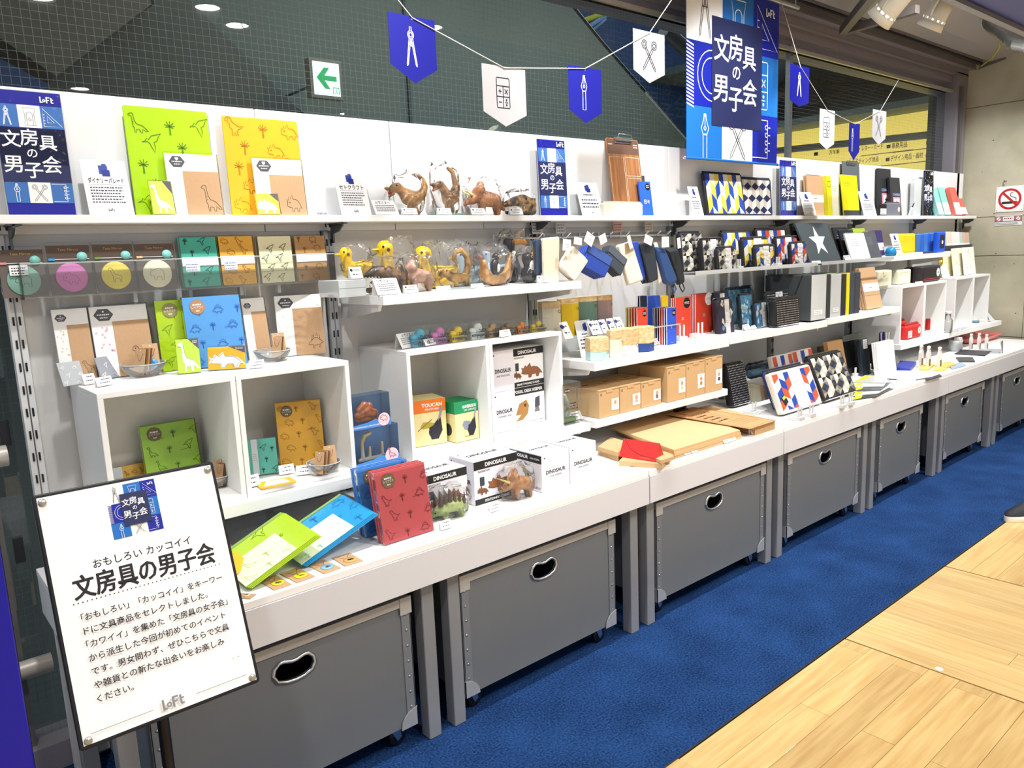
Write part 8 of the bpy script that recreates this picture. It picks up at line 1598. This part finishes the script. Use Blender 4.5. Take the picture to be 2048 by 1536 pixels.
f = stand((1797, 1822), 539, C1, y=-.26, lean=0, T=.05); a = Art(); a.rect(f.w*.2, f.h*.2, f.w*.85, f.h*.75, M('#e9e6d2')); pouch('linen_pouch', 'right linen pouch with a pale panel, on top of the white cubes', 'pouch', f, .05, LN, a, .012, .01)
f = stand((1824, 1848), 534, C1, y=-.24, lean=0, T=.06); a = Art(); a.rect(0, f.h*.02, f.w, f.h*.55, M('#1a2f9e')); a.text('★', f.w*.2, f.h*.25, f.h*.2, PAPER); pouch('round_pouch', 'black and royal blue zip pouch on top of the white cubes', 'pouch', f, .06, BLACK, a, .014, .012)
f = stand((1845, 1881), 531, C1, y=-.31, lean=0, T=.07); a = Art(); w, h = f.w, f.h; a.disc(w*.84, h*.55, h*.27, PAPER); a.ring(w*.84, h*.55, h*.23, M('#5a6a90'), h*.02); a.text('★', w*.84, h*.45, h*.2, M('#26407e'), 'c'); a.rect(w*.04, h*.18, w*.96, h*.22, M('#a93a3c')); a.rect(w*.04, h*.1, w*.96, h*.13, M('#a93a3c')); pouch('round_pouch', 'black zip pouch with a white star emblem and red stripes', 'pouch', f, .07, M('#2a2224', .6), a, .016, .012)
tent('white price card before the black star pouch', stand((1832, 1846), 564, C1, y=-.325, lean=28)); 
RC_ = RSH+.015; RP = M('#d02a2a', .55)
def redp(label, b, t, z, y, T, art=None, tagw=True):
    f = stand(b, t, z, y=y, lean=0, T=T); a = Art(); w, h = f.w, f.h
    if art == 'star': a.disc(w*.86, h*.55, h*.26, PAPER); a.ring(w*.86, h*.55, h*.2, M('#b03030'), h*.02); a.text('★', w*.86, h*.45, h*.2, M('#26407e'), 'c')
    if art == 'text': a.text('CONVERSE', w*.5, h*.46, h*.13, M('#7a2a8c'), 'c', .03, w*.95)
    o = pouch('red_pouch', label, 'pouch', f, T, RP, a, .014, .01, M('#a01e20'))
    if tagw: m2 = MB(); m2.box(w*.08, -.0018, h*.12, w*.34, -.0008, h*.62, PAPER); tg = obj('swing_tag', m2, o); a = Art(); a.greek(w*.11, h*.16, w*.31, h*.56, 4, M('#555555'), .35); a.put(tg, Matrix.Translation((0, -.0018, 0)))
redp('red zip pouch at the left in the first right-hand cube', (1788, 1813), 643, RC_, -.26, .05)
redp('front red zip pouch with a white star emblem on the shelf edge', (1813, 1842), 650, RC_, -.325, .055, 'star')
redp('red pouch with purple lettering inside the second right-hand cube', (1861, 1879), 634, RC_, -.25, .04, 'text', False)
p = V((xat(1896, -.33, RSH), -.325, RSH)); mb = MB(); mb.lathe([(0, .001), (.028, .001), (.03, .01), (.03, .085), (.022, .095), (.018, .1), (.018, .125), (.014, .125), (.014, .1), (.025, .085), (.026, .012), (0, .006)], BOWL, 20); mb.lathe([(.0, .126), (.02, .126), (.02, .145), (.0, .146)], M('#dfe3e2', .3), 16); o = obj('glass_bottle', mb, None, Matrix.Translation(p)); tag(o, 'clear glass bottle between the second and third right-hand cubes', 'bottle')
for i, (b, d_, c, l) in enumerate((((1900, 1916), .03, '#e6e4ee', 'flat white leaflet pack at the foot of the third cube, left one'), ((1918, 1932), .03, '#ebe9f2', 'flat white leaflet pack at the foot of the third cube, right one'))):
    x0, x1 = xat(b[0], -.335, RSH), xat(b[1], -.335, RSH); mb = MB(); mb.bbox(x0, -.3445, RSH+.0006, x1, -.3315, RSH+.02, M(c, .5), .001); o = obj('leaflet_pack', mb); tag(o, l, 'leaflet')
for i, (a0, c, l) in enumerate(((1951, '#5f8698', 'blue washi tape roll on the shelf before the last cubes'), (1963, '#e8e2d6', 'cream washi tape roll beside the blue one'))):
    y_ = -.3375 if False else -.30; p = V((xat(a0, -.30, RSH+.015), -.30, RSH+.0148)); mb = MB(); mb.lathe([(.012, 0), (.024, 0), (.024, .015), (.012, .015), (.012, 0)], M(c, .5), 20, cap=False); o = obj('tape_roll', mb, None, Matrix.Translation(p)); tag(o, l, 'tape')
f = stand((1981, 1990), 620, RSH, y=-.32, lean=30, T=.003); mb = MB(); mb.prism([(0, 0), (f.w, 0), (f.w*.4, f.h)], 0, .003, M('#dfe3f2', .3)); tag(obj('paper_triangle', mb, None, f.m), 'pale triangular paper stand at the far right shelf end', 'stand')
# pens in a clear holder
py_ = -.33; HP = 1.0
p = at(1778, 684, Y=-.36); base = TBL
x_ = xat(1776, -.30, TBL+.13); mb = MB(); mb.box(x_-.09, -.34, TBL+.0006, x_+.05, -.22, TBL+.075, ACR); o = obj('acrylic_riser', mb); tag(o, 'clear acrylic riser under the bundle of blue pens', 'riser')
zb = TBL+.0756; root_x = x_-.02; mb = MB(); mb.lathe([(0, 0), (.045, 0), (.045, .08), (.043, .08), (.043, .003), (0, .003)], ACR, 20, cap=False, T=Matrix.Translation((root_x, -.28, zb+.0005))); tag(obj('pen_holder', mb), 'clear round holder filled with white and blue pens', 'holder')
rp = random.Random(9)
for i in range(12):
    a_ = i*2.4; r0 = .012+.02*((i*7) % 5)/5; bx, by = root_x+r0*math.cos(a_), -.28+r0*math.sin(a_); tx, ty = root_x+r0*1.5*math.cos(a_)+rp.uniform(-.012, .02), -.28+r0*1.2*math.sin(a_); A_ = V((bx, by, zb+.006)); B_ = V((tx, ty, zb+.145)); mb = MB(); wh = i % 3 != 0
    mb.tube([A_, A_.lerp(B_, .35)], .005, M('#24309c', .3), 8); mb.tube([A_.lerp(B_, .352), B_], .0048, M('#e4e0cc' if wh else '#2230a8', .3), 8); mb.tube([A_.lerp(B_, .75)+V((0, -.006, 0)), B_+V((0, -.006, 0))], .0015, M('#2230a8', .3), 5); o = obj('blue_pen', mb); tag(o, '%s-barrelled pen in the clear holder left of the white cubes, %s' % ('cream' if wh else 'blue', ordn[i//3*1] if not wh else (ordn+['tenth', 'eleventh', 'twelfth'])[i-(i//3)-1]), 'pen', 'pens in the clear holder')
bpy.data.scenes.remove(TS)
